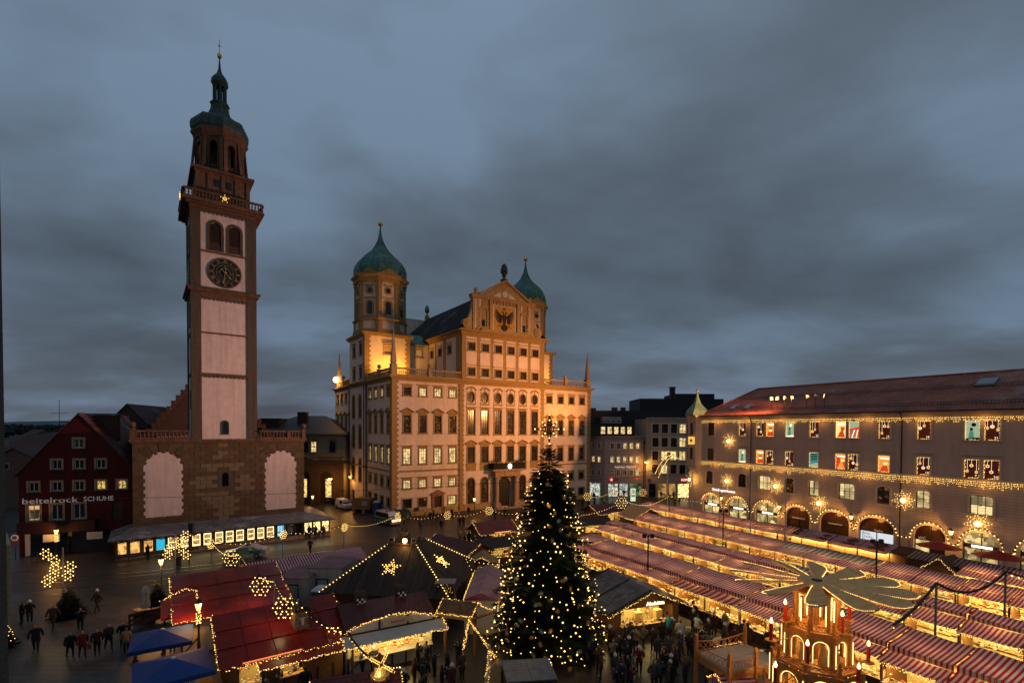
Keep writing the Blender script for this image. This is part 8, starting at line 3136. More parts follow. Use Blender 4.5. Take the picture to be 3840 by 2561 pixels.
fir(mb, 14.3, .9, 9.5, 260, 8, .22, 1.8, lambda z: max(.16, tree_r(z) * .95))
M_FIR2 = mat('fir_green_deep', (0.006, 0.016, 0.009), rough=.8, var=.3, scale=5)
tag(ob('foliage', mb, [M_FIR, M_FIR2], XT), kind='stuff')
mb = MB()
mb.lathe([(tree_r(z) * .5 - .08, z - .25) for z in [.7 + .55 * i for i in range(17)]], 14)
ob('dark_core_cone', mb, M_FIR2, XT)  # added solid dark cone that blocks the view through the foliage
r5 = random.Random(9)
for kk in range(10):
 mb = MB()
 for i in range(62):
  z = .8 + 12.8 * (1 - math.sqrt(1 - (i + r5.random()) / 62.5))
  a = kk * .628 + i * .37 + r5.uniform(-.5, .5)
  R_ = tree_r(z) * r5.uniform(.86, 1.04)
  mb.octa((R_ * cos(a), R_ * sin(a), z - .15 * R_ + r5.uniform(-.15, .15)), r5.choice((.032, .04, .05, .068)))
 tag(ob('bulb_string', mb, M_BULB2, XT), kind='stuff')
for i in range(20):
 z = .9 + i * .62
 a = i * 2.4
 lamp('POINT', TC + Vector((tree_r(z) * 1.02 * cos(a), tree_r(z) * 1.02 * sin(a), z)), 24 * GLOW, WARM, .3, name='tree_glow')
mb = MB()
STZ = 15.0
for n_, R_ in ((4, .95), (4, .62)):
 ph_ = pi / 2 if R_ > .9 else pi / 4
 for k in range(4):
  a = ph_ + k * pi / 2
  for s in (-.42, .42):
   mb.tube([(R_ * cos(a), 0, STZ + R_ * sin(a)), (.3 * cos(a + s), 0, STZ + .3 * sin(a + s))], .04, 4)
mb.tube([(.28 * cos(2 * pi * k / 16), 0, STZ + .28 * sin(2 * pi * k / 16)) for k in range(17)], .035, 4)
mb.tube([(0, 0, 13.8), (0, 0, STZ - .95)], .04, 5)
ob('star_frame', mb, M_IRON, XT, rot=(0, 0, RAD(-5)))
mb = MB()
for k in range(8):
 R_ = .98 if k % 2 == 0 else .66
 a = pi / 2 + k * pi / 4
 for f in (1, .62):
  mb.octa((R_ * f * cos(a), -.05, STZ + R_ * f * sin(a)), .06)
tag(ob('bulb_string', mb, M_BULB2, XT, rot=(0, 0, RAD(-5))), kind='stuff')
SS = MB()
SS.xz([(a, b) for a, b in star_poly(12, .19, .07)], -.012, .012)
M_STRAW = mat('straw', (.5, .27, .05), rough=.6, var=.2)
SSM = [SS.mesh('straw_star', m) for m in (M_STRAW, M_STRAW, mat('silver_straw', (.35, .37, .28), rough=.5, var=.2))]
for i in range(62):
 z = .8 + 11.8 * (1 - math.sqrt(1 - (i + .5) / 62))
 a = RAD(-90) + r5.uniform(-1.35, 1.35)
 R_ = tree_r(z) * 1.03
 k = r5.randrange(3)
 o = ob('straw_star', SSM[k], None, None, TC + Vector((R_ * cos(a), R_ * sin(a), z - .12 * R_)), (r5.uniform(-.3, .3), r5.uniform(-.5, .5), a + RAD(90) + r5.uniform(-.6, .6)))
 tag(o, ('golden straw star' if k < 2 else 'pale silvery straw star') + ' hanging on the great Christmas tree', 'ornament', 'straw stars on the Christmas tree')
def small_fir(name, label, x, y, h, r, lit=0, seed=1, leaf=.2):
 t = thing(name, label, 'tree', (x, y, 0))
 mb = MB()
 fir(mb, h, r, .25, int(60 * h), seed, leaf, 1.2)
 tag(ob('foliage', mb, [M_FIR, M_FIR2], t), kind='stuff')
 mb = MB()
 mb.tube([(0, 0, 0), (0, 0, h)], .07, 6, r1=.01)
 ob('trunk', mb, M_DWOOD, t)
 if lit:
  mb = MB()
  for i in range(lit):
   z = .3 + (h - .4) * rnd.random()
   a = ru(0, 6.28)
   R_ = r * (1 - z / h) + .05
   mb.octa((R_ * cos(a), R_ * sin(a), z), .03)
  tag(ob('bulb_string', mb, M_BULB2, t), kind='stuff')
small_fir('fir_tree', 'dark fir standing at the foot of the star pole on the left paving', -34.9, 38.6, 2.5, 1.2, 0, 3)
small_fir('fir_tree', 'dark fir round the foot of the street lamp by the bench wall', -29.3, 40.6, 2.4, .95, 0, 4)
small_fir('fir_tree', 'small fir with fairy lights at the left edge of the picture', -34.2, 33.0, 1.9, .7, 40, 6, .15)
# candle pyramid
PC = Vector((13.85, 22.2, 0))
PY = thing('christmas_pyramid', 'tall wooden Christmas pyramid with wing wheel, lit arches and lattice railings', 'pyramid', PC)
M_PW = mat('pyramid_wood', (0.42, 0.17, 0.045), rough=.45, var=.25, scale=5)
M_PW2 = mat('pale_wing_wood', (0.80, 0.45, 0.18), rough=.85, var=.15, scale=3, spec=.1)
M_TUBE = glow('light_tube', (1, .64, .22), 3.2)
k6 = 1 / cos(pi / 8)
tiers = [(2.9, 4.62, 1.68), (4.72, 6.15, 1.22), (6.25, 7.75, .80)]
for ti, (z0, z1, R_) in enumerate(tiers):
 hw = R_ * math.tan(pi / 8)
 for k in range(8):
  a = k * pi / 4 + pi / 8
  Mx = MR(a + pi / 2, 4, 'Z')
  P = MT((R_ * cos(a), R_ * sin(a), 0)) @ Mx
  if ti < 2:
   mb = MB()
   mb.M = P
   wall(mb, -hw, hw, z0, z1, [(-hw * .68, hw * .68, z0 + .03, z1 - .22, True)], .1)
   o = ob('arch_panel', mb, M_PW, PY)
   mb = MB()
   mb.M = P
   w_ = hw * .68 - .05
   pts = [(-w_, z0 + .1)] + arc_pts(0, z1 - .27 - w_, w_, None, 10, pi, 0) + [(w_, z0 + .1)]
   mb.tube([(x, .05, z) for x, z in pts], .013, 4)
   ob('light_tube', mb, M_TUBE, o)
  va = a + pi / 8
  mb = MB()
  mb.lathe([(.09, z0), (.075, z0 + .1), (.075, z1 - .1), (.1, z1)], 8, ((R_ * k6 + .0) * cos(va), (R_ * k6) * sin(va)))
  o = ob('corner_post', mb, M_PW, PY)
  mb = MB()
  rr = R_ * k6 + .1 if ti < 2 else R_ * k6 * .8
  mb.tube([(rr * cos(va), rr * sin(va), z0 + .15), (rr * cos(va), rr * sin(va), z1 - .3)], .016 if ti < 2 else .026, 5)
  ob('light_tube', mb, M_TUBE, o)
 # gallery floor of the tier below the next
 mb = MB()
 G_ = R_ + .38
 mb.lathe([(G_ * k6, z0 - .12), (G_ * k6, z0 - .02), (R_ * k6 * .2, z0 - .01)], 8, ph=pi / 4 * .0)
 ob('gallery_floor', mb, M_PW, PY)
 for k in range(8):
  a0, a1 = k * pi / 4, (k + 1) * pi / 4
  p0 = Vector((G_ * k6 * .97 * cos(a0), G_ * k6 * .97 * sin(a0), z0))
  p1 = Vector((G_ * k6 * .97 * cos(a1), G_ * k6 * .97 * sin(a1), z0))
  mb = MB()
  mb.box(p0.x - .045, p0.x + .045, p0.y - .045, p0.y + .045, z0 - .05, z0 + .42)
  mb.ball((p0.x, p0.y, z0 + .47), .055, 6, 4, sz=1.5)
  ob('rail_post', mb, M_PW, PY)
  mb = MB()
  dip = lambda f: -.12 * sin(pi * f)
  up = [p0 + (p1 - p0) * f + Vector((0, 0, .38 + dip(f))) for f in (0, .2, .4, .6, .8, 1)]
  mb.tube(up, .022, 4)
  mb.tube([p0 + Vector((0, 0, .05)), p1 + Vector((0, 0, .05))], .02, 4)
  for j in range(5):
   lo0, lo1 = p0 + (p1 - p0) * (j / 5) + Vector((0, 0, .05)), p0 + (p1 - p0) * ((j + 1) / 5) + Vector((0, 0, .05))
   mb.tube([lo0, up[j + 1]], .012, 3)
   mb.tube([lo1, up[j]], .012, 3)
  ob('lattice_rail', mb, M_PW, PY)
 lamp('POINT', PC + Vector((0, 0, z1 - .35)), (1100, 640, 380)[ti] * GLOW, (1, .62, .18), .2, name='pyramid_light')
mb = MB()
mb.lathe([(.12, 2.5), (.12, 8.3)], 8)
ob('axle', mb, M_PW, PY)
mb = MB()
mb.lathe([(.9 * k6, 7.75), (.95 * k6, 7.83), (.3, 7.95)], 8, ph=pi / 8)
ob('top_deck', mb, M_PW, PY)
for ti in (0, 1):
 z0, _, R_ = tiers[ti]
 for k in range(6):
  a = k * pi / 3 + .4 + ti
  mb = MB()
  c = (R_ * .62 * cos(a), R_ * .62 * sin(a))
  mb.lathe([(.2, z0), (.17, z0 + .3), (.1, z0 + .7), (.07, z0 + .82), (.1, z0 + .9), (.09, z0 + 1.0), (.02, z0 + 1.06)], 8, c)
  mb.tube([(c[0] + .1, c[1], z0 + .6), (c[0] + .2, c[1] - .1, z0 + .5)], .035, 5)
  ob('carved_figure', mb, M_BOARD, PY)
# wing wheel, at rest
HUBZ = 8.2
mb = MB()
mb.lathe([(.3, HUBZ - .25), (.78, HUBZ - .1), (.8, HUBZ), (.78, HUBZ + .04)], 18)
ob('wheel_hub', mb, M_PW2, PY)
mb = MB()
mb.lathe([(.22, HUBZ + .04), (.2, HUBZ + .08), (.04, HUBZ + .1)], 12)
ob('hub_ornament', mb, M_IRON, PY)
for k in range(12):
 a = 2 * pi * k / 12
 mb = MB()
 mb.M = MR(a, 4, 'Z') @ MT((0, 0, HUBZ - .03)) @ MR(RAD(13), 4, 'X')
 o_ = [(.55, -.1), (1.3, -.28), (2.6, -.48), (3.2, -.5), (3.5, -.36), (3.64, -.08), (3.55, .2), (3.2, .36), (1.3, .18), (.55, .1)]
 mb.xy(o_, -.035, .035)
 w_ = ob('wing_blade', mb, M_PW2, PY)
 mb2 = MB()
 mb2.M = mb.M
 bulbs(mb2, [(.8, -.2, .05), (1.3, -.29, .05), (2.6, -.49, .05), (3.2, -.51, .05), (3.5, -.37, .05), (3.65, -.08, .05)], .07, .018)
 ob('edge_bulbs', mb2, M_BULB2, w_)
 mb2 = MB()
 mb2.M = mb.M
 for x in (1.5, 2.3, 3.1):
  mb2.box(x, x + .03, -.25 - .1 * x, .3, .036, .06)
 ob('blade_batten', mb2, M_PW2, w_)
lamp('POINT', PC + Vector((0, 0, 7.75)), 130 * GLOW, (1, .55, .12), .35, name='pyramid_light')
for k in range(4):
 a = k * pi / 2 + .3
 lamp('POINT', PC + Vector((2.4 * cos(a), 2.4 * sin(a), 7.3)), 55 * GLOW, (1, .55, .12), .3, name='pyramid_light')
CND = MB()
CND.lathe([(.3, -.04), (.3, 0), (.1, .01)], 10)
CT = CND.mesh('candle_tray', M_PW)
CND = MB()
CND.lathe([(.095, 0), (.095, 1.05), (.05, 1.08)], 10)
CB = CND.mesh('candle_stick', mat('red_candle', (.45, .03, .015), rough=.4, var=.1))
CND = MB()
CND.lathe([(.03, 1.06), (.085, 1.16), (.085, 1.24), (.03, 1.4), (.01, 1.46)], 8)
CF = CND.mesh('candle_flame', glow('candle_flame_glow', (1, .66, .26), 5))
cands = [(-1.41, 0, 6.4), (-.12, 1.4, 6.4), (2.2, 1.0, 6.05), (.51, -1.0, 6.25), (-2.51, -.9, 5.9), (-1.58, -2.0, 5.4), (2.19, -.3, 4.65), (-2.78, -1.8, 4.4), (.92, -1.5, 4.2)]
for i, (x, y, z) in enumerate(cands):
 c = thing('candle_lamp', 'red electric candle with glowing flame bulb, %s' % ('upper left on the pyramid', 'behind the wing wheel at the pyramid top', 'upper right under the wing wheel', 'front right of the top pyramid gallery', 'far left on a long arm of the pyramid', 'front left of the middle pyramid gallery', 'far right on a long arm of the pyramid', 'lowest on the left of the pyramid', 'lowest on the right of the pyramid')[i], 'candle', PC + Vector((x, y, z)), 0, 'electric candles on the pyramid')
 c.scale = (.8, .8, .68)
 ob('candle_tray', CT, parent=c)
 ob('candle_stick', CB, parent=c)
 ob('candle_flame', CF, parent=c)
 mb = MB()
 d = Vector((-x, -y, 0))
 mb.tube([(0, 0, -.03), d * .35 + Vector((0, 0, -.12)), d * .6 + Vector((0, 0, -.1))], .03, 5)
 ob('candle_arm', mb, M_PW, c)
 lamp('POINT', PC + Vector((x, y - .1, z + 1.15)), 4 * GLOW, WARM, .1, name='candle_light')
# base booth and its balcony
mb = MB()
mb.lathe([(2.5, 0), (2.5, 2.6), (2.2, 2.78)], 8, ph=pi / 8)
ob('base_booth', mb, M_PW, PY)
BA = thing('viewing_balcony', 'wooden balcony with pale floor and lattice railing left of the candle pyramid', 'balcony', (10.9, 24.3, 0), ang(70))
mb = MB()
for k in range(3):
 for j in range(2):
  mb = MB()
  mb.box(k * 1.15 + .01, (k + 1) * 1.15 - .01, j * 1.2 + .01, (j + 1) * 1.2 - .01, 2.86, 2.94)
  ob('floor_panel', mb, mat('pale_floor_panel', (.34, .27, .22), rough=.3, var=.12), BA)
mb = MB()
mb.box(0, 3.45, 0, 2.4, 2.5, 2.85)
ob('balcony_beam', mb, M_PW, BA)
for a, b in (((0, 0), (0, 2.4)), ((0, 2.4), (3.4, 2.4)), ((0, 0), (1.7, 0))):
 p0, p1 = Vector((*a, 2.94)), Vector((*b, 2.94))
 mb = MB()
 up = [p0 + (p1 - p0) * (i / 8) + Vector((0, 0, .62 - .16 * sin(pi * i / 8))) for i in range(9)]
 mb.tube(up, .03, 4)
 mb.tube([p0 + Vector((0, 0, .06)), p1 + Vector((0, 0, .06))], .025, 4)
 for j in range(8):
  l0, l1 = p0 + (p1 - p0) * (j / 8) + Vector((0, 0, .06)), p0 + (p1 - p0) * ((j + 1) / 8) + Vector((0, 0, .06))
  mb.tube([l0, up[j + 1]], .016, 3)
  mb.tube([l1, up[j]], .016, 3)
 ob('lattice_rail', mb, M_PW, BA)
for x, y in ((0, 0), (0, 2.4), (3.4, 2.4), (1.7, 0)):
 mb = MB()
 mb.box(x - .08, x + .08, y - .08, y + .08, 0, 3.75)
 mb.ball((x, y, 3.85), .1, 8, 5, sz=1.3)
 ob('rail_post', mb, M_PW, BA)
mb = MB()
bulbs(mb, [(1.3, 2.5, 3.0), (3.4, 2.5, 3.0)], .09, .022, .03)
tag(ob('bulb_string', mb, M_BULB, BA), kind='stuff')
KI = tent('striped_kiosk', 'small kiosk with bulging red and white striped awning below the balcony', (10.5, 23.7), 82, 1.9, 1.8, 2.1, 2.7, stripe('kiosk_stripe', RED, WHT, .2, axis=1), False, .5, 'kiosk')
mb = MB()
bulbs(mb, [(0, 0, 2.1), (0, .9, 2.7), (0, 1.8, 2.1)], .06, .026, .05)
bulbs(mb, [(0, 0, 2.1), (0, 0, 1.6)], .06, .026, .05)
tag(ob('bulb_string', mb, M_BULB, KI), kind='stuff')
# parasols, bench, small foreground pieces
M_BLUE = mat('blue_canvas', (.012, .05, .22), rough=.7, var=.12, bump=.1)
for (x, y, a, s, lb) in ((-21.1, 29.6, 58, 1.55, 'blue square parasol farther from the viewer beside the street lamp'), (-17.9, 25.9, 52, 1.75, 'blue square parasol nearest the viewer in the left foreground')):
 t = thing('blue_parasol', lb, 'parasol', (x, y, 0), ang(a), 'blue parasols')
 for k in range(4):
  mb = MB()
  mb.M = MR(k * pi / 2, 4, 'Z')
  mb.poly([(-s, -s, 2.28), (s, -s, 2.28), (.05, -.05, 2.75), (-.05, -.05, 2.75)])
  mb.poly([(-s, -s, 2.05), (s, -s, 2.05), (s, -s, 2.28), (-s, -s, 2.28)])
  ob('canopy_panel', mb, M_BLUE, t)
 mb = MB()
 mb.lathe([(.04, 0), (.04, 2.7)], 8)
 mb.lathe([(.3, 0), (.3, .08), (.05, .12)], 10)
 ob('pole', mb, M_STEEL, t)
 mb = MB()
 mb.lathe([(.1, 2.74), (.09, 2.82), (.02, 2.84)], 10)
 ob('cap', mb, M_WHITE, t)
 for k in range(4):
  mb = MB()
  a_ = k * pi / 2 + pi / 4
  mb.tube([(0, 0, 2.6), (s * 1.35 * cos(a_), s * 1.35 * sin(a_), 2.24)], .018, 4)
  ob('rib', mb, M_STEEL, t)
 tb_ = thing('standing_table', 'round wooden standing table under the %s blue parasol' % ('farther' if s < 1.6 else 'nearer'), 'table', (x + .7, y - .5, 0))
 mb = MB()
 mb.lathe([(.42, 1.05), (.42, 1.09), (.05, 1.1)], 14)
 ob('table_top', mb, M_BOARD, tb_)
 mb = MB()
 mb.lathe([(.3, 0), (.32, .6), (.2, 1.05)], 12)
 ob('barrel', mb, M_WOOD, tb_)
t = thing('closed_parasol', 'closed cream parasol standing through a wooden table', 'parasol', (-28.3, 37.9, 0))
mb = MB()
n = 14
vs, fs = [], []
for z, r in ((1.0, .26), (1.3, .30), (1.8, .22), (2.2, .26), (2.55, .2), (2.75, .05)):
 for i in range(n):
  a = 2 * pi * i / n
  rr = r * (1.15 if i % 2 else .8)
  vs.append((rr * cos(a), rr * sin(a), z))
for j in range(5):
 for i in range(n):
  fs.append((j * n + i, j * n + (i + 1) % n, (j + 1) * n + (i + 1) % n, (j + 1) * n + i))
mb.add(vs, fs)
ob('folded_cloth', mb, mat('cream_canvas', (.55, .43, .33), rough=.8, var=.1), t)
mb = MB()
mb.lathe([(.03, 0), (.03, 1.1)], 6)
ob('pole', mb, M_STEEL, t)
t = thing('wooden_table', 'pale wooden beer table around the closed parasol', 'table', (-28.3, 37.9, 0), ang(120))
for k in range(4):
 mb = MB()
 mb.box(-1.1, 1.1, -.4 + k * .2, -.4 + k * .2 + .185, .74, .78)
 ob('board', mb, M_BOARD, t)
for x in (-.8, .8):
 mb = MB()
 mb.box(x - .04, x + .04, -.35, .35, 0, .74)
 ob('leg', mb, M_STEEL, t)
t = thing('bench_wall', 'long brown wooden windbreak wall beside the upper blue parasol', 'partition', (-28.2, 36.2, 0), ang(40))
for k in range(5):
 for j in range(4):
  mb = MB()
  mb.box(j * .7 + (.2 if k % 2 else 0), j * .7 + .68 + (.2 if k % 2 else 0), -.05 - rnd.random() * .02, .05, .25 + k * .17, .41 + k * .17)
  ob('plank', mb, (M_WOOD, M_DWOOD)[rnd.randrange(2)], t)
mb = MB()
mb.box(-.1, 3.1, -.1, .1, 1.1, 1.17)
ob('top_rail', mb, M_WOOD, t)
for x in (0, 2.9):
 mb = MB()
 mb.box(x - .06, x + .06, .06, .16, 0, 1.1)
 ob('post', mb, M_DWOOD, t)
SHM = [mat('shingle_%d' % i, c, rough=.7, var=.2) for i, c in enumerate(((.2, .09, .035), (.17, .075, .03), (.23, .11, .045)))]
# little shingled gate with light-wrapped swing frame
t = thing('tiled_gate', 'small shingle roofed gateway edged with fairy lights left of the Christmas tree', 'gate', (-4.6, 33.0, 0), ang(108))
for sx in (-1, 1):
 for r in range(5):
  for k in range(11):
   mb = MB()
   sl_ = .6
   if sx > 0:
    mb.M = MT((k * .23 + .21 + (.11 if r % 2 else 0), 0, 3.5)) @ MR(pi, 4, 'Z') @ MR(RAD(32), 4, 'X') @ MT((0, -.22 * (r + 1), .03))
   else:
    mb.M = MT((k * .23 + (.11 if r % 2 else 0), 0, 3.5)) @ MR(RAD(32), 4, 'X') @ MT((0, -.22 * (r + 1), .03))
   mb.box(.005, .225, 0, .27, 0, .025)
   ob('shingle', mb, SHM[rnd.randrange(3)], t)
mb = MB()
bulbs(mb, [(0, 0, 3.55), (0, -1.0, 2.95), (2.55, -1.0, 2.95), (2.55, 0, 3.55), (2.55, 1.0, 2.95), (3.3, .8, 2.9)], .055, .026, .05)
bulbs(mb, [(0, 0, 3.55), (2.55, 0, 3.55)], .08, .026, .05)
tag(ob('bulb_string', mb, M_BULB, t), kind='stuff')
for x in (.2, 2.35):
 mb = MB()
 mb.box(x - .09, x + .09, -.09, .09, 0, 3.4)
 ob('post', mb, M_WOOD, t)
mb = MB()
mb.box(0, 2.6, -1.0, -.86, 2.7, 2.9)
ob('beam', mb, M_BOARD, t)
t = thing('swing_frame', 'A-shaped timber frame wrapped in fairy lights before the Christmas tree', 'frame', (-2.6, 31.1, 0), ang(120))
for pts in ([(0, 0, 2.9), (-.25, -.3, 1.0)], [(0, 0, 2.9), (1.9, .1, .9)], [(0, 0, 2.85), (.2, 2.6, 2.6)]):
 mb = MB()
 mb.tube(pts, .09, 6)
 ob('timber', mb, M_WOOD, t)
mb = MB()
for pts in ([(0, 0, 2.9), (-.25, -.3, 1.0)], [(0, 0, 2.9), (1.9, .1, .9)]):
 for _k in range(3):
  bulbs(mb, [(x, y - .1, z) for x, y, z in pts], .06, .026, .08)
tag(ob('bulb_string', mb, M_BULB, t), kind='stuff')
t = thing('glass_case', 'glass display case with a small nativity lantern behind the shingled gate', 'display case', (-5.8, 37.2, 0), ang(90))
mb = MB()
mb.box(0, 1.5, 0, 1.2, 0, 1.2)
ob('case_base', mb, M_DWOOD, t)
mb = MB()
for x in (0, 1.46):
 for y in (0, 1.16):
  mb.box(x, x + .04, y, y + .04, 1.2, 3.2)
mb.box(-.03, 1.53, -.03, 1.23, 3.2, 3.26)
ob('case_frame', mb, M_STEEL, t)
mb = MB()
mb.box(.55, .95, .4, .8, 1.2, 2.1)
mb.lathe([(.4, 2.1), (.2, 2.4), (.25, 2.5), (.05, 2.9)], 8, (.75, .6))
ob('model_tower', mb, M_VERD, t)
gl = bpy.data.materials.new('case_glass')
gl.use_nodes = True
gb = gl.node_tree.nodes['Principled BSDF']
gb.inputs['Transmission Weight'].default_value = 1
gb.inputs['Roughness'].default_value = .02
mb = MB()
mb.box(.02, 1.48, .01, .02, 1.2, 3.2)
mb.box(1.485, 1.495, .05, 1.15, 1.2, 3.2)
ob('case_glass', mb, gl, t)
mb = MB()
for _k in range(40):
 mb.octa((ru(.15, 1.35), .3, ru(1.6, 3.1)), .02)
tag(ob('bulb_string', mb, M_BULB, t), kind='stuff')
t = thing('grey_roof', 'flat grey sheet roof of a booth at the bottom edge below the Christmas tree', 'booth', (-.2, 24.0, 0), ang(82))
for k in range(2):
 for j in range(2):
  mb = MB()
  mb.box(k * 1.3 + .01, k * 1.3 + 1.29, j * 1.15 + .01, j * 1.15 + 1.14, 2.5, 2.55)
  ob('roof_sheet', mb, mat('grey_sheet', (.13, .135, .14), rough=.45, var=.3, scale=2, stain=.2), t)
mb = MB()
mb.box(0.05, 2.55, 0.05, 2.25, 0, 2.49)
ob('booth_wall', mb, M_DWOOD, t)
for i, (x, y, h, lb) in enumerate(((-1.15, 26.6, 2.2, 'tall carved pale wooden fir with fairy lights at the bottom edge'), (-.1, 25.3, 1.5, 'small carved pale wooden figure beside the grey booth roof'))):
 t = thing('carved_fir', lb, 'sculpture', (x, y, 1.0))
 mb = MB()
 for k in range(5):
  z = h * k / 5
  r = .34 * (1 - k / 5.6) * h / 2.2
  mb.lathe([(r, z), (r * 1.05, z + .05), (r * .45, z + h / 5 + .06)], 9)
 ob('carved_body', mb, mat('pale_carved_wood', (.48, .4, .3), rough=.6, var=.15), t)
 mb = MB()
 mb.lathe([(.5, -1.0), (.5, 0)], 10)
 ob('plinth', mb, M_WOOD, t)
 mb = MB()
 for k in range(60 if i == 0 else 10):
  z = ru(0, h * .9)
  r = .36 * (1 - z / h) + .05
  a = ru(-2.6, -.6)
  mb.octa((r * cos(a), r * sin(a), z), .022)
 tag(ob('bulb_string', mb, M_BULB, t), kind='stuff')
t = thing('nativity_hut', 'tiny wooden model houses with ladder beside the carved fir', 'model', (-.75, 26.2, 0), ang(100))
mb = MB()
mb.box(-.3, .3, -.3, .3, 0, 2.2)
mb.xz([(-.35, 2.2), (.35, 2.2), (0, 2.6)], -.3, .3)
ob('model_wall', mb, M_BOARD, t)
mb = MB()
for s in (-.1, .1):
 mb.tube([(.45 + s, -.35, 1.2), (.45 + s, -.1, 2.6)], .02, 4)
for k in range(6):
 mb.tube([(.35, -.33 + .04 * k, 1.35 + .2 * k), (.55, -.33 + .04 * k, 1.35 + .2 * k)], .015, 3)
ob('ladder', mb, M_WOOD, t)
# windmill on red foreground roof
hut('mill_stand', 'red roofed mulled wine stand at the bottom edge carrying the little windmill', (-8.9, 22.4), 70, 3.6, 2.4, 2.3, 2.9, M_REDT2, ov=.3, opens=((.1, .9),), light=30)
t = thing('toy_windmill', 'glowing toy windmill with lit sails on the red stand roof', 'windmill', (-6.4, 23.9, 2.75), ang(85))
t.scale = (.72, .72, .8)
mb = MB()
mb.lathe([(.42, 0), (.34, .9)], 8)
ob('mill_body', mb, mat('mill_boards', (.6, .42, .16), var=.2, emit=(1, .6, .15), es=.25), t)
mb = MB()
mb.lathe([(.55, .88), (.3, 1.25), (.03, 1.6)], 8)
ob('mill_roof', mb, M_REDT2, t)
mb = MB()
mb.box(-.06, .1, -.46, -.4, .3, .62)
ob('mill_window', mb, M_BULB2, t)
for k in range(4):
 a = .5 + k * pi / 2
 mb = MB()
 mb.M = MT((.2, -.6, 1.1)) @ MR(a, 4, 'Y')
 for x in (-.07, .07):
  mb.box(x - .02, x + .02, -.02, .02, .1, .85)
 for j in range(5):
  mb.box(-.07, .07, -.015, .015, .25 + j * .18, .28 + j * .18)
 ob('sail', mb, glow('sail_glow', (1, .62, .12), 1.6), t)
mb = MB()
for k in range(16):
 a = 2 * pi * k / 16
 mb.box(.62 * cos(a) - .02, .62 * cos(a) + .02, .62 * sin(a) - .02, .62 * sin(a) + .02, 0, .24)
mb.lathe([(.65, .24), (.65, .28), (.58, .28)], 16)
ob('mill_railing', mb, M_BOARD, t)
lamp('POINT', (-6.3, 22.9, 3.6), 14 * GLOW, WARM, .2, name='mill_light')
# huts at the far side of the market
hut('red_hut', 'dark red hut with fairy lights behind the Christmas tree on the left', (-3.6, 60.5), 60, 4.6, 3.2, 2.3, 3.2, M_REDT2, light=70)
hut('shingled_stall', 'low brown shingled stall with fairy lights left behind the Christmas tree', (-3.2, 52.5), 60, 4.0, 3.0, 2.2, 2.9, M_DWOOD, light=60)
hut('red_stall', 'stepped dark red roofed stall behind the dark pyramid hut', (-9.2, 53.5), 130, 6.0, 3.4, 2.3, 3.2, M_REDT2, opens=())
hut('sand_tent', 'small sand coloured hut with light arch right of the dark pyramid hut', (-4.1, 46.6), 90, 2.6, 2.4, 2.1, 2.9, mat('sand_canvas', (.28, .17, .07), var=.2), 'y', .3, light=25)
hut('dark_red_hut', 'dark red hip roofed hut at the far end of the stall rows', (13.4, 74.6), 62, 5.4, 4.0, 2.4, 3.3, M_REDT2, 'x', .5, light=80)
hut('arched_hut', 'brightly lit open roofed hut at the far end of the stall rows', (17.6, 71.0), 75, 5.0, 4.0, 2.3, 3.6, M_BOARD, 'y', .5, light=150)
hut('low_stall', 'low fairy-lit stall right behind the Christmas tree', (8.6, 66.5), 80, 5.0, 3.0, 2.1, 2.7, M_DWOOD, light=90)
hut('gate_hut', 'dark gable gate hut with fairy lights between the two rear stall rows', mk(37.9, 11.8), BKA, 2.3, 3.0, 2.2, 3.2, M_DWOOD, 'y', .2, opens=(), light=0)
for i, (tt, lb) in enumerate(((36.6, 'left'), (41.2, 'right'))):
 p = mk(tt, 5.0)
 t = thing('red_parasol', lb + ' red parasol before the bank arches', 'parasol', p, 0, 'red parasols before the bank')
 for k in range(8):
  a0, a1 = k * pi / 4, (k + 1) * pi / 4
  mb = MB()
  mb.poly([(2 * cos(a0), 2 * sin(a0), 3.0), (2 * cos(a1), 2 * sin(a1), 3.0), (0, 0, 3.6)])
  ob('canopy_panel', mb, mat('red_canvas', (.28, .012, .01), rough=.7, var=.1), t)
 mb = MB()
 mb.lathe([(.04, 0), (.04, 3.7)], 6)
 ob('pole', mb, M_IRON, t)
# lights on poles
def snow_star(t, r=.55, dense=1):
 mb = MB()
 for k in range(6):
  a = k * pi / 3
  mb.tube([(.14 * cos(a), 0, .14 * sin(a)), (r * cos(a), 0, r * sin(a))], .025, 4)
  for s in (-.5, .5):
   mb.tube([(r * .55 * cos(a), 0, r * .55 * sin(a)), (r * .8 * cos(a + s), 0, r * .8 * sin(a + s))], .02, 4)
 ob('star_frame', mb, M_IRON, t)
 mb = MB()
 for k in range(6):
  a = k * pi / 3
  for f, s in (((1, 0), (.62, 0), (.84, .42), (.84, -.42), (.36, 0)) if r > .45 else ((1, 0), (.55, .52))):
   mb.octa((r * f * cos(a + s), -.06, r * f * sin(a + s)), .05 * (1 if r > .45 else 1.2))
 tag(ob('bulb_string', mb, M_BULB2, t), kind='stuff')
def star_pole(x, y, h, label, rz=0.0, r=.5, dx=-.55, edge=False, glow_=0):
 t = thing('star_pole', label, 'light pole', (x, y, 0), 0, 'poles with snowflake lights')
 mb = MB()
 mb.tube([(0, 0, 0), (0, 0, h + .3)], .05, 6)
 ob('pole', mb, M_STEEL, t)
 s = thing('snowflake_light', 'bulb-lit snowflake on the ' + label, 'light', (x + dx, y - .1, h - .2), rz, 'snowflake lights')
 snow_star(s, r)
 if glow_:
  lamp('POINT', (x + dx, y - .5, h - .2), glow_ * GLOW, (1, .7, .3), .3, name='snowflake_glow')
 return Vector((x, y, h + .2))
PL = {}
PL['a'] = star_pole(-33.4, 54.6, 2.2, 'pole left of the police car', RAD(75), .5, 0)
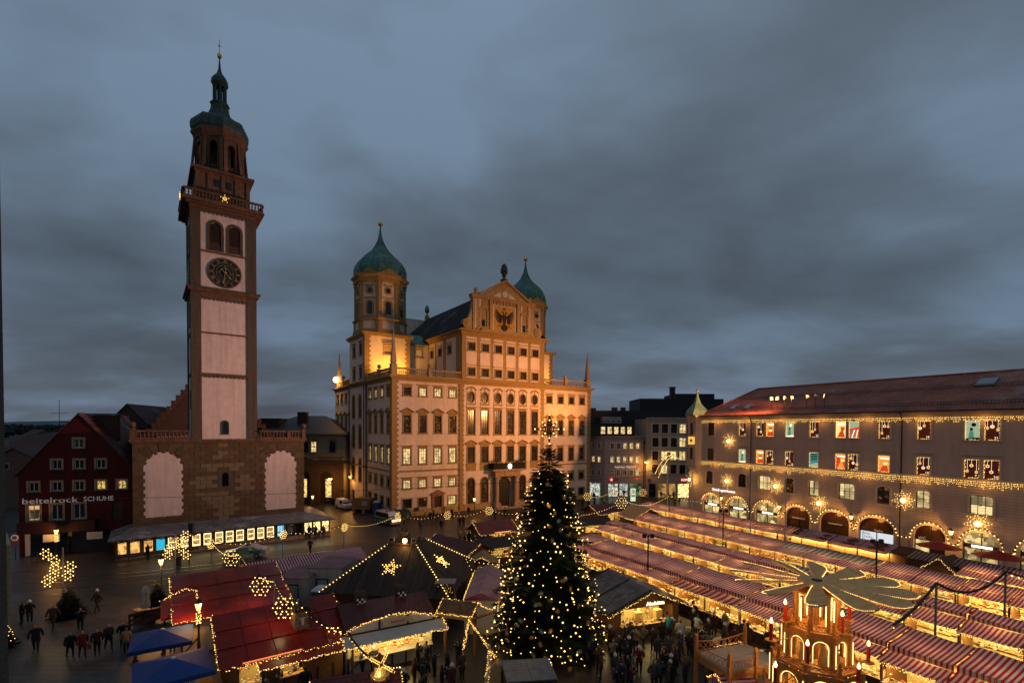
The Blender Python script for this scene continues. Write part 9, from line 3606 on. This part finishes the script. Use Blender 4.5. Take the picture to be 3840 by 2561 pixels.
PL['b'] = star_pole(-26.4, 56.6, 2.9, 'pole right of the police car', RAD(60), .5, .1)
PL['c'] = star_pole(-20.8, 60.9, 2.9, 'pole at the arcade corner', RAD(60), .5, .1)
PL['d'] = star_pole(-16.6, 71.7, 2.4, 'pole beside the police van', RAD(60), .55, 0)
PL['e'] = star_pole(-9.9, 72.7, 2.4, 'pole before the small town hall door', RAD(40), .6, .4)
PL['f'] = star_pole(-3.7, 72.1, 3.2, 'pole before the town hall portal', RAD(20), .62, .4)
PL['g'] = star_pole(13.5, 90.3, 2.9, 'pole right of the town hall corner', RAD(0), .75, .4)
PL['h'] = star_pole(20.3, 98.8, 2.7, 'pole before the newspaper house', 0, .75, .3)
PL['i'] = star_pole(25.6, 97.9, 2.7, 'pole beside the bus stop column', 0, .75, .5)
PL['j'] = star_pole(-24.6, 44.4, 3.4, 'pole at the corner of the striped stall', 0, .75, -.7, glow_=30)
PL['k'] = star_pole(-16.9, 35.0, 3.9, 'pole behind the first red hut', 0, .72, -.95, glow_=34)
PL['l'] = star_pole(-12.7, 29.2, 4.5, 'pole above the grill hut chimney', 0, .68, -.75, glow_=34)
PL['m'] = star_pole(-10.0, 29.6, 2.6, 'pole between grill hut and sausage stall', 0, .66, -.75, glow_=34)
PL['n'] = star_pole(15.2, 66.5, 5.3, 'pole at the head of the third stall row', 0, .8, -.4)
PL['o'] = Vector((10.0, 45.0, 4.2))
def gar(a, b, drop, label, step=.5, r=.09, bulb=.042):
 pa = PL[a] if isinstance(a, str) else Vector(a)
 pb = PL[b] if isinstance(b, str) else Vector(b)
 garland('fir_garland', label, sag(pa, pb, drop, 14), r, step, bulb, 'fir garlands with bulbs')
gar('a', 'b', .8, 'fir garland sagging in front of the police car')
gar('b', 'c', .6, 'fir garland along the right half of the tower arcade')
gar('c', 'd', .8, 'fir garland from the arcade corner to the police van')
gar('d', 'e', .8, 'fir garland before the left wing of the town hall')
gar('e', 'f', .8, 'fir garland before the town hall middle')
gar('f', (3.5, 73, 3.2), .8, 'fir garland from the town hall portal to the tree')
gar((6, 88, 3), 'g', .8, 'fir garland at the right corner of the town hall')
gar('g', 'h', .9, 'fir garland before the newspaper house')
gar('h', 'i', .8, 'fir garland at the bus stop column')
gar('i', (27, 82, 3.5), 1.0, 'dark garland from the bus stop to the stall rows', 0)
gar('a', 'j', .7, 'garland from the left pole down to the striped stall', .5)
gar('j', 'k', .6, 'garland over the first red hut', .55, .12)
gar('k', 'l', .6, 'garland between the two red huts', .5, .12)
gar('l', 'm', .5, 'garland over the grill hut chimney', .4, .12)
gar('m', (-5.4, 24.0, 3.4), .7, 'garland sweeping over the toy windmill', .35, .14)
gar((-4.2, 45.5, 3.0), (1.5, 42, 3.6), .3, 'garland from the sand coloured hut to the Christmas tree', .5, .12)
gar((-4.0, 45.0, 2.9), (-1.0, 36, 2.9), .5, 'garland over the pink striped tent', .8, .14)
gar((5.5, 60, 4.6), 'n', .8, 'long garland from the tree to the pole at the third row', .45, .1)
gar('n', (24.2, 75.5, 5.0), 1.0, 'garland over the far stall roofs', .45, .1)
gar((24.2, 75.5, 5.0), (30.5, 73.5, 4.8), .6, 'garland before the first bank arch', .45, .1)
gar((18.0, 23.0, 5.9), (27.6, 31.8, 5.2), .25, 'thick dark garland from the wing wheel to a pole', 2.2, .17, .04)
gar((27.6, 31.8, 5.2), (34.9, 34.6, 5.15), 1.0, 'thick dark unlit garland over the stalls at the right', 0, .17)
gar((34.9, 34.6, 5.15), (43, 36, 5.1), .7, 'garland leaving the picture at the right edge', .6, .15, .07)
for (x, y, h, lb, fl) in ((27.6, 31.8, 5.2, 'plain grey pole left of two at the right stalls', 0), (34.9, 34.6, 5.15, 'plain grey pole farthest right among the stalls', 0), (31.5, 42.3, 5.6, 'dark lamp mast before the second red parasol', 1),
 (12.1, 43.4, 5.7, 'dark lamp mast rising from the front stall row', 1), (24.7, 57.3, 5.7, 'dark lamp mast rising from the third stall row', 1), (24.2, 75.5, 5.0, 'thin garland pole at the far stalls', 0)):
 t = thing('lamp_mast' if fl else 'garland_pole', lb, 'mast' if fl else 'pole', (x, y, 0))
 mb = MB()
 mb.tube([(0, 0, 0), (0, 0, h)], .07, 6)
 ob('pole', mb, M_STEEL if not fl else M_IRON, t)
 if fl:
  for s in (-1, 1):
   mb = MB()
   mb.box(s * .35 - .16, s * .35 + .16, -.12, .12, h - .25, h + .1)
   mb.tube([(0, 0, h - .1), (s * .35, 0, h - .1)], .03, 4)
   ob('spot_head', mb, M_IRON, t)
for i, (x, y) in enumerate(((26.4, 71.9), (28.4, 67.1), (30.6, 62.9), (32.8, 58.9), (26.5, 83.7))):
 t = thing('flagpole', ('white flagpole first from the left before the bank', 'white flagpole second from the left before the bank', 'white flagpole third from the left before the bank', 'white flagpole fourth from the left before the bank', 'white flagpole standing before the sand coloured shop house')[i], 'flagpole', (x, y, 0), 0, 'flagpoles before the bank')
 mb = MB()
 mb.tube([(0, 0, 0), (0, 0, 10 if i < 4 else 8.6)], .09, 8, r1=.045)
 ob('pole', mb, mat('flagpole_white', (.5, .45, .42), rough=.4, var=.05), t)
def street_lamp(x, y, h, label, e=140, wrap=0, orange=1):
 t = thing('street_lamp', label, 'street lamp', (x, y, 0), 0, 'old-fashioned street lamps')
 mb = MB()
 mb.lathe([(.16, 0), (.16, .35), (.1, .5), (.1, .9), (.065, 1.1), (.05, h - .75), (.08, h - .7), (.03, h - .6)], 10)
 ob('lamp_post', mb, M_IRON, t)
 mb = MB()
 mb.lathe([(.11, h - .58), (.22, h - .1)], 6)
 ob('lamp_glass', mb, glow('lantern_glow', (1, .5, .12), 7.0), t)
 mb = MB()
 mb.lathe([(.3, h - .1), (.14, h + .08), (.05, h + .14), (.03, h + .26)], 6)
 for k in range(6):
  a = pi * k / 3
  mb.tube([(.11 * cos(a), .11 * sin(a), h - .58), (.23 * cos(a), .23 * sin(a), h - .1)], .014, 4)
 ob('lamp_hood', mb, M_IRON, t)
 lamp('POINT', (x, y - .35, h - .35), e * GLOW, ORANGE, .15, name='lantern_light')
 if wrap:
  mb = MB()
  for k in range(50):
   a, z = ru(0, 6.28), h - .6 - rnd.random() * .9
   mb.octa((.13 * cos(a), .13 * sin(a), z), .035)
  tag(ob('bulb_string', mb, M_BULB2, t), kind='stuff')
street_lamp(-20.3, 31.8, 3.7, 'street lamp wrapped in fairy lights between the red huts and blue parasols', 260, 1)
street_lamp(-29.7, 41.6, 3.9, 'glowing street lamp standing in a dark fir by the left red hut', 420)
street_lamp(-51.9, 56.0, 3.3, 'street lamp with bulb-wrapped neck before the red shoe shop', 160, 1)
street_lamp(-6.5, 88.7 - 3, 3.0, 'small glowing street lamp left of the town hall portal', 110)
street_lamp(-34.8, 86, 3.2, 'glowing street lamp at the right end of the tower arcade', 120)
for (p, lb, e) in (((-34.5, 93.5, 5.3), 'glowing orange hanging lamp before the porch of the hipped house', 320), ((4.6, 79.0, 8.0), 'glowing orange hanging lamp right of the town hall portal', 500), ((29.5, 108, 7.9), 'glowing orange lamp between corner house and shop house', 360)):
 t = thing('hanging_lamp', lb, 'street lamp', p, 0, 'hanging street lamps')
 mb = MB()
 mb.ball((0, 0, 0), .36, 12, 8, sz=.7)
 ob('lamp_bowl', mb, glow('sodium_bowl', (1, .5, .10), 10), t)
 mb = MB()
 mb.lathe([(.38, .1), (.2, .3), (.05, .4)], 12)
 mb.tube([(0, 0, .35), (0, 0, .8)], .02, 4)
 ob('lamp_hood', mb, M_IRON, t)
 lamp('POINT', (p[0], p[1] - .2, p[2] - .6), e * GLOW, ORANGE, .3, name='hanging_light')
for (x, y, h, lb, stars) in ((-35.2, 38.5, 5.5, 'tall pole with cascade of star lights on the left paving', [(-1.5, 5.0), (-.75, 4.5), (-.6, 3.9), (-.9, 3.3), (-1.4, 2.8), (.75, 4.0), (.5, 3.3)]),
 (-31.1, 45.4, 5.1, 'pole with cascade of star lights before the tower arcade', [(1.2, 5.0), (.6, 4.4), (-.6, 3.7), (-.8, 3.2), (.7, 3.8), (1.2, 3.2)])):
 t = thing('star_mast', lb, 'light pole', (x, y, 0))
 mb = MB()
 mb.tube([(0, 0, 0), (0, 0, h)], .06, 6)
 ob('pole', mb, M_STEEL, t)
 for i, (dx, z) in enumerate(stars):
  s = thing('star_light', 'small six-armed star light, %s from the top on the %s' % (ORD[i], 'left paving pole' if x < -33 else 'arcade pole'), 'light', (x + dx * .85, y, z), 0, 'cascading star lights')
  snow_star(s, .42)
  mb = MB()
  mb.tube([(0, .05, 0), (-dx * .85, .05, .1)], .015, 4)
  ob('wire_arm', mb, M_IRON, s)
 lamp('POINT', (x, y - .8, 3.6), 25 * GLOW, WARM, .5, name='star_mast_glow')
# signs
t = thing('traffic_light', 'dark traffic light on a pole in front of the arcade', 'traffic light', (-35.6, 54.2, 0))
mb = MB()
mb.tube([(0, 0, 0), (0, 0, 4.5)], .07, 6)
ob('pole', mb, M_IRON, t)
mb = MB()
mb.box(.15, .5, -.15, .15, 3.4, 4.4)
for k in range(3):
 mb.lathe([(.14, 0), (.14, .2)], 8, (0, 0)) if False else mb.box(.2, .45, -.35, -.15, 3.65 + k * .3, 3.69 + k * .3)
ob('signal_head', mb, M_IRON, t)
t = thing('litter_bin', 'dark round bin by the star pole before the arcade', 'bin', (-36.3, 53.4, 0))
mb = MB()
mb.lathe([(.3, 0), (.36, .9), (.3, .95)], 12)
ob('bin_body', mb, M_IRON, t)
t = thing('speed_sign', 'round thirty speed limit sign at the far left street', 'sign', (-55.6, 55.0, 0), ang(75))
mb = MB()
mb.tube([(0, 0, 0), (0, 0, 2.8)], .04, 6)
ob('pole', mb, M_IRON, t)
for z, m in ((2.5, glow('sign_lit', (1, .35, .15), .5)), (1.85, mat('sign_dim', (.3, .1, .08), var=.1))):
 mb = MB()
 mb.M = MT((0, -.06, z)) @ MR(RAD(90), 4, 'X')
 mb.lathe([(.34, 0), (.34, .03)], 18)
 o = ob('sign_plate', mb, m, t)
 if z > 2:
  mb = MB()
  mb.M = MT((0, -.095, z)) @ MR(RAD(90), 4, 'X')
  mb.lathe([(.27, 0), (.27, .01)], 18)
  ob('sign_face', mb, mat('sign_face', (.55, .45, .4), var=0), o)
  ob('lettering', text_mesh('30', .32, M_IRON, .006), parent=o, loc=(0, -.115, z - .11))
t = thing('bus_stop', 'lit white and green bus stop column before the newspaper house', 'sign', (25.0, 101.3, 0), ang(85))
mb = MB()
mb.box(-.5, .5, -.1, .1, .3, 2.9)
ob('column_body', mb, glow('stop_white', (.85, .9, .7), .9), t)
mb = MB()
mb.box(-.42, .42, -.12, -.1, 1.2, 1.6)
mb.M = MT((0, -.1, 2.35)) @ MR(RAD(90), 4, 'X')
mb.lathe([(.36, 0), (.36, .03)], 16)
ob('stop_symbol', mb, glow('stop_green', (.1, .45, .08), .6), t)
ob('lettering', text_mesh('H', .5, glow('white_logo', (1, .9, .9), 1.2), .01), parent=t, loc=(0, -.14, 2.17))
t = thing('direction_sign', 'small dark framed direction sign by the police van', 'sign', (-15.3, 77.5, 0), ang(56))
mb = MB()
mb.tube([(0, 0, 0), (0, 0, 2.6)], .04, 5)
mb.box(-.15, .75, -.03, .03, 1.9, 2.5)
ob('sign_board', mb, M_IRON, t)
t = thing('shooting_star', 'bulb-outlined comet hanging before the sand coloured shop house', 'light', (34.0, 104.5, 9.8), 0)
mb = MB()
for pts in ([(0, 0, 0), (-1.6, 0, -.8), (-2.9, 0, -2.6), (-3.6, 0, -4.2)], [(0, 0, -.4), (-1.0, 0, -1.2), (-2.2, 0, -3.2), (-2.9, 0, -5.0)], [(.1, 0, .5), (-.9, 0, .6), (-1.7, 0, .1), (-2.2, 0, -1.2)], [(0, 0, -.5), (1.4, 0, -.9)], [(.1, 0, .5), (.5, 0, .1), (0, 0, -.5)]):
 bulbs(mb, pts, .2, .07)
tag(ob('bulb_string', mb, M_BULB2, t), kind='stuff')
mb = MB()
mb.tube([(-3.6, .06, -4.2), (-1.6, .06, -.8), (0, .06, 0), (1.4, .06, -.9)], .03, 4)
ob('comet_frame', mb, M_IRON, t)
# statue on the fountain
J = {'hip': (0, 0, .95), 'belly': (0, 0, 1.1), 'chest': (0, 0, 1.32), 'neck': (0, 0, 1.5), 'head': (0, 0, 1.65), 'crown': (0, 0, 1.76), 'lth': (.1, 0, .8), 'lkn': (.12, -.05, .45), 'lan': (.12, 0, .05), 'rth': (-.1, 0, .8), 'rkn': (-.12, .05, .45), 'ran': (-.12, .12, .05),
 'lsh': (.22, 0, 1.42), 'lel': (.34, -.05, 1.2), 'lha': (.38, -.2, 1.0), 'rsh': (-.22, 0, 1.42), 'rel': (-.42, -.12, 1.45), 'rha': (-.6, -.25, 1.6), 'hem': (0, .05, .7)}
rad = {k: .075 for k in J}
rad.update({'hip': (.19, .15), 'belly': (.19, .14), 'chest': (.22, .15), 'neck': .07, 'head': (.1, .11), 'crown': .08, 'lth': .11, 'rth': .11, 'hem': (.22, .18), 'lha': .05, 'rha': .05, 'lan': .055, 'ran': .055})
me = figure('statue', J, [('hip', 'belly'), ('belly', 'chest'), ('chest', 'neck'), ('neck', 'head'), ('head', 'crown'), ('hip', 'lth'), ('lth', 'lkn'), ('lkn', 'lan'), ('hip', 'rth'), ('rth', 'rkn'), ('rkn', 'ran'), ('chest', 'lsh'), ('lsh', 'lel'), ('lel', 'lha'), ('chest', 'rsh'), ('rsh', 'rel'), ('rel', 'rha'), ('hip', 'hem')], rad)
me.materials.append(MATS['dark_bronze'])
t = thing('fountain_statue', 'dark bronze statue with outstretched arm rising above the dark pyramid hut', 'statue', (-9.3, 42.6, 5.3))
ob('bronze_figure', me, None, t, (0, 0, .75), (0, 0, RAD(10)), scale=(1.5, 1.5, 1.3))
mb = MB()
mb.box(-.4, .4, -.4, .4, 0, .7)
mb.box(-.48, .48, -.48, .48, .7, .8)
ob('plinth', mb, MATS['dark_bronze'], t)
# vehicles
def vehicle(name, label, cat, loc, rz, prof, w, band=None, glass=(), wheels=(), mcol=None, wr=.32, extras=None, mband=None):
 t = thing(name, label, cat, loc, rz)
 mb = MB()
 n = len(prof)
 # body: side outline with tumblehome, rounded into the roof
 L_ = [(x, z) for x, z in prof]
 vs = []
 for s in (0, .07):
  for x, z in L_:
   vs.append((x, -w / 2 + max(0, z - .9) * .2 + s, z + (s * .5 if z > .5 else 0)))
 for s in (.07, 0):
  for x, z in L_:
   vs.append((x, w / 2 - max(0, z - .9) * .2 - s, z + (s * .5 if z > .5 else 0)))
 fs = [tuple(range(n)), tuple(range(4 * n - 1, 3 * n - 1, -1))]
 for j in range(3):
  for i in range(n):
   fs.append((j * n + i, (j + 1) * n + i, (j + 1) * n + (i + 1) % n, j * n + (i + 1) % n))
 mb.add(vs, fs)
 ob('body', mb, mcol, t)
 for g in glass:
  mb = MB()
  if g[0] == 's':
   for s in (-1, 1):
    mb.add([(x, s * (w / 2 - max(0, z - .9) * .2 + .012), z) for x, z in g[1]], [tuple(range(len(g[1])))])
  else:
   (xa, za), (xb, zb_) = g[1]
   ya, yb = w / 2 - .12 - max(0, za - .9) * .2, w / 2 - .12 - max(0, zb_ - .9) * .2
   mb.add([(xa, -ya, za), (xa, ya, za), (xb, yb, zb_), (xb, -yb, zb_)], [(0, 1, 2, 3)])
  ob('window', mb, M_DARKPANE, t)
 if band:
  mb = MB()
  for s in (-1, 1):
   mb.add([(x, s * (w / 2 - max(0, z - .9) * .2 + .014), z) for x, z in band], [tuple(range(len(band)))])
  b = ob('paint_band', mb, mband, t)
 for x in wheels:
  for s in (-1, 1):
   mb = MB()
   mb.M = MT((x, s * (w / 2 - .08), wr)) @ MR(RAD(90), 4, 'X')
   mb.lathe([(wr - .06, -.11), (wr, -.08), (wr, .08), (wr - .06, .11)], 18)
   wh = ob('wheel', mb, mat('tyre', (.012, .012, .012), rough=.8, var=.1), t)
   mb = MB()
   mb.M = MT((x, s * (w / 2 - .08), wr)) @ MR(RAD(90), 4, 'X')
   mb.lathe([(.2, -.115), (.2, .115)], 10)
   ob('rim', mb, mat('rim_alloy', (.4, .4, .4), rough=.3, var=.05, metal=.9), wh)
 return t
M_SILV = mat('silver_paint', (.45, .45, .46), rough=.3, var=.05, metal=.4)
M_POLG = mat('police_green', (.02, .22, .07), rough=.35, var=.08)
cp = [(-2.2, .3), (2.2, .3), (2.25, .55), (2.15, .75), (1.1, .95), (.45, 1.38), (-.9, 1.42), (-1.6, 1.08), (-2.2, 1.02), (-2.25, .6)]
cr = RAD(180 + 14)
t = vehicle('police_car', 'silver and green police car parked before the tower arcade', 'car', (-30.6, 56.6, 0), cr, cp, 1.78,
   [(-1.75, .62), (2.1, .6), (2.1, .74), (1.1, .93), (-1.4, .95), (-1.75, .9)], [('s', [(.95, .98), (.42, 1.32), (-.85, 1.35), (-1.35, 1.05)]), ('f', [(1.08, .98), (.5, 1.37)]), ('f', [(-1.55, 1.1), (-.95, 1.41)])], (1.4, -1.3), M_SILV, .32, None, M_POLG)
mb = MB()
mb.add([(1.12, -.7, .965), (1.12, .7, .965), (2.1, .68, .79), (2.1, -.68, .79)], [(0, 1, 2, 3)])
ob('bonnet_paint', mb, M_POLG, t)
for s in (-1, 1):
 me = text_mesh('POLIZEI', .24, M_WHITE, .004)
 ob('lettering', me, parent=t, loc=(-.1, s * .915, .68), rot=(0, 0, 0 if s < 0 else pi))
 mb = MB()
 mb.box(2.14, 2.24, s * .6 - .16, s * .6 + .16, .58, .72)
 ob('headlight', mb, M_WHITE, t)
 mb = MB()
 mb.box(-2.26, -2.2, s * .65 - .14, s * .65 + .14, .7, .85)
 ob('tail_light', mb, mat('tail_red', (.3, .01, .01), rough=.3, var=0), t)
mb = MB()
mb.box(-.4, -.12, -.6, .6, 1.44, 1.56)
ob('light_bar', mb, mat('blue_beacon', (.02, .03, .12), rough=.2, var=0), t)
vp = [(-2.4, .3), (2.3, .3), (2.4, .6), (2.3, .95), (1.7, 1.15), (1.15, 1.85), (.9, 1.95), (-2.3, 1.95), (-2.42, 1.0)]
t = vehicle('police_van', 'silver and green police van parked at the town hall corner', 'van', (-19.4, 77.2, 0), RAD(-42), vp, 1.9, [(-2.4, .55), (2.3, .55), (2.3, .95), (-2.4, 1.05)],
   [('s', [(1.6, 1.15), (1.1, 1.75), (-2.2, 1.8), (-2.2, 1.2)]), ('f', [(1.72, 1.17), (1.17, 1.84)])], (1.5, -1.5), M_SILV, .34, None, M_POLG)
mb = MB()
mb.box(.2, .5, -.6, .6, 1.98, 2.1)
ob('light_bar', mb, MATS['blue_beacon'], t)
t = vehicle('white_van', 'small white delivery van beside the shaded side of the town hall', 'van', (-31.2, 91.5, 0), RAD(-45), [(-1.9, .3), (1.9, .3), (2.0, .6), (1.95, .85), (1.1, 1.05), (.6, 1.7), (-1.7, 1.78), (-1.95, 1.0)], 1.7, None,
   [('s', [(1.0, 1.05), (.6, 1.55), (-.1, 1.58), (-.1, 1.05)]), ('f', [(1.12, 1.07), (.62, 1.69)])], (1.2, -1.2), M_WHITE, .3)
for i, (x, y, lb) in enumerate(((-37.2, 99, 'dark car parked left in front of the brown porch'), (-34.0, 96.2, 'dark car parked right in front of the brown porch'))):
 vehicle('parked_car', lb, 'car', (x, y, 0), RAD(-50), cp, 1.75, None, [('s', [(.95, .98), (.42, 1.32), (-.85, 1.35), (-1.35, 1.05)]), ('f', [(1.08, .98), (.5, 1.37)])], (1.4, -1.3), mat('dark_car_paint', (.02, .02, .024), rough=.3, var=.1), .32)
vehicle('delivery_van', 'pale van with lit rear window parked behind the tower arcade', 'van', (-41.5, 92, 0), RAD(-40), vp, 1.9, None, [('s', [(1.6, 1.15), (1.1, 1.75), (.1, 1.8), (.1, 1.2)])], (1.5, -1.5), mat('pale_van', (.3, .27, .25), var=.1), .34)
t = vehicle('pickup_car', 'pale pickup car parked beside the dark red hut behind the tree', 'car', (-1.6, 66.5, 0), RAD(60), cp, 1.78, None, [('s', [(.95, .98), (.42, 1.32), (-.85, 1.35), (-1.35, 1.05)]), ('f', [(-1.55, 1.1), (-.95, 1.41)])], (1.4, -1.3), M_SILV, .32)
t = thing('site_trailer', 'ochre site trailer with rounded roof parked beside the town hall', 'trailer', (-26.7, 88.6, 0), ang(100))
mb = MB()
mb.xz([(-1.7, .5), (1.7, .5), (1.7, 2.2), (1.2, 2.45), (-1.2, 2.45), (-1.7, 2.2)], -1.0, 1.0)
ob('trailer_body', mb, mat('ochre_boards', (.3, .17, .06), var=.2), t)
mb = MB()
mb.box(.2, 1.2, -1.04, -1.0, 1.2, 2.0)
ob('notice_plate', mb, mat('plate_white', (.5, .48, .45), var=.05), t)
for x in (-1, 1):
 mb = MB()
 mb.M = MT((x, 0, .3)) @ MR(RAD(90), 4, 'X')
 mb.lathe([(.3, -.95), (.3, .95)], 12)
 ob('wheel', mb, MATS['tyre'], t)
for (x, y, a, lb, tx) in ((-23.5, 85.9, 90, 'blue portable toilet beside the ochre site trailer', ''), (-13.9, 34.6, 95, 'blue portable toilet with white roof between the red huts and sausage stall', 'mobi'), (-15.2, 39.2, 95, 'small portable toilet in the gap before the dark pyramid hut', '')):
 t = thing('portable_toilet', lb, 'portable toilet', (x, y, 0), ang(a), 'portable toilets')
 mb = MB()
 mb.box(-.55, .55, -.55, .55, .05, 2.05)
 ob('cabin', mb, mat('toilet_blue', (.03, .06, .17), rough=.5, var=.1), t)
 mb = MB()
 mb.lathe([(.84, 2.05), (.84, 2.12), (.5, 2.35), (.1, 2.38)], 4, ph=pi / 4)
 ob('roof', mb, mat('toilet_roof', (.5, .5, .52), rough=.5, var=.08), t)
 mb = MB()
 mb.box(-.4, .4, -.58, -.55, .15, 1.9)
 d = ob('door', mb, mat('toilet_door', (.05, .08, .2), rough=.5, var=.1), t)
 if tx:
  ob('lettering', text_mesh(tx, .4, mat('toilet_letter', (.5, .1, .1), var=0), .005), parent=d, loc=(0, -.6, 1.3))
for i, (x, y) in enumerate(((-22.6, 82.0), (-27.5, 86.0), (-25.5, 84.6))):
 t = thing('warning_board', ('striped red and white barrier board nearest the police van', 'striped red and white barrier board by the white van', 'striped red and white barrier board before the site trailer')[i], 'barrier', (x, y, 0), ang(70), 'striped barrier boards')
 mb = MB()
 mb.box(-.14, .14, -.03, .03, .2, 1.2)
 ob('board', mb, stripe('barrier_stripe', (.45, .03, .02), (.6, .55, .5), .28, axis=2), t)
 mb = MB()
 mb.box(-.3, .3, -.2, .2, 0, .12)
 ob('foot', mb, M_IRON, t)
for i, (x, y, rz, lb) in enumerate(((-6.0, 86.6, 20, 'bicycle leaning by the lamp left of the town hall portal'), (-52.5, 54.6, 80, 'bicycle parked before the red shoe shop'), (33.4, 107.2, 90, 'bicycle parked before the lit grocery window'))):
 t = thing('bicycle', lb, 'bicycle', (x, y, 0), RAD(rz))
 for xx in (-.5, .5):
  mb = MB()
  mb.tube([(xx + .33 * cos(2 * pi * k / 16), 0, .34 + .33 * sin(2 * pi * k / 16)) for k in range(17)], .02, 4)
  ob('wheel', mb, M_IRON, t)
 mb = MB()
 for pts in ([(-.5, 0, .34), (-.1, 0, .32), (.35, 0, .75), (-.2, 0, .8), (-.5, 0, .34)], [(-.1, 0, .32), (-.22, 0, .92)], [(.5, 0, .34), (.33, 0, .95), (.2, 0, 1.0)]):
  mb.tube(pts, .018, 4)
 ob('bicycle_frame', mb, M_STEEL, t)
 mb = MB()
 mb.box(-.34, -.1, -.06, .06, .92, .97)
 ob('saddle', mb, M_IRON, t)
# overhead wires of the tramway
for i, (a, b, d, lb) in enumerate((((-62, 50, 7.4), (-22, 62, 7.0), .3, 'thin overhead wire crossing the lower tower wall'), ((-22, 62, 7.0), (31, 86, 8.6), .5, 'thin overhead wire crossing the town hall front'), ((-18, 80, 6.0), (31, 88, 7.2), .5, 'lower overhead wire crossing the town hall front'), ((10, 88, 9.5), (34, 80, 9.2), .3, 'overhead wire running from town hall to bank'))):
 t = thing('overhead_wire', lb, 'wire', a, 0, 'overhead wires')
 mb = MB()
 mb.tube([tuple(Vector(p) - Vector(a)) for p in sag(a, b, d, 16)], .022, 4)
 ob('cable', mb, M_IRON, t)
# houses at the very left edge
t = thing('edge_wall', 'rough grey wall edge running up the left border of the picture', 'wall', (-20.58, 20.0, 0))
mb = MB()
mb.xy([(0, 0), (-2.3, 2), (-8, 2), (-8, 0)], 0, 40)
ob('wall_face', mb, mat('rough_plaster', (.13, .10, .08), rough=.95, var=.3, scale=6, bump=.6), t)
t = thing('edge_house', 'yellowish banded house corner at the left border above the small lit fir', 'house', (-36.3, 35.6, 0))
mb = MB()
mb.xy([(0, 0), (-4.4, 4), (-9, 4), (-9, 0)], 0, 6.4)
for k in range(13):
 mb.xy([(.06, -.06), (-.3, .3), (-1.2, .3), (-1.2, -.06)], .4 + k * .45, .77 + k * .45)
ob('house_wall', mb, mat('yellow_band_stone', (.34, .27, .15), rough=.9, var=.15), t)
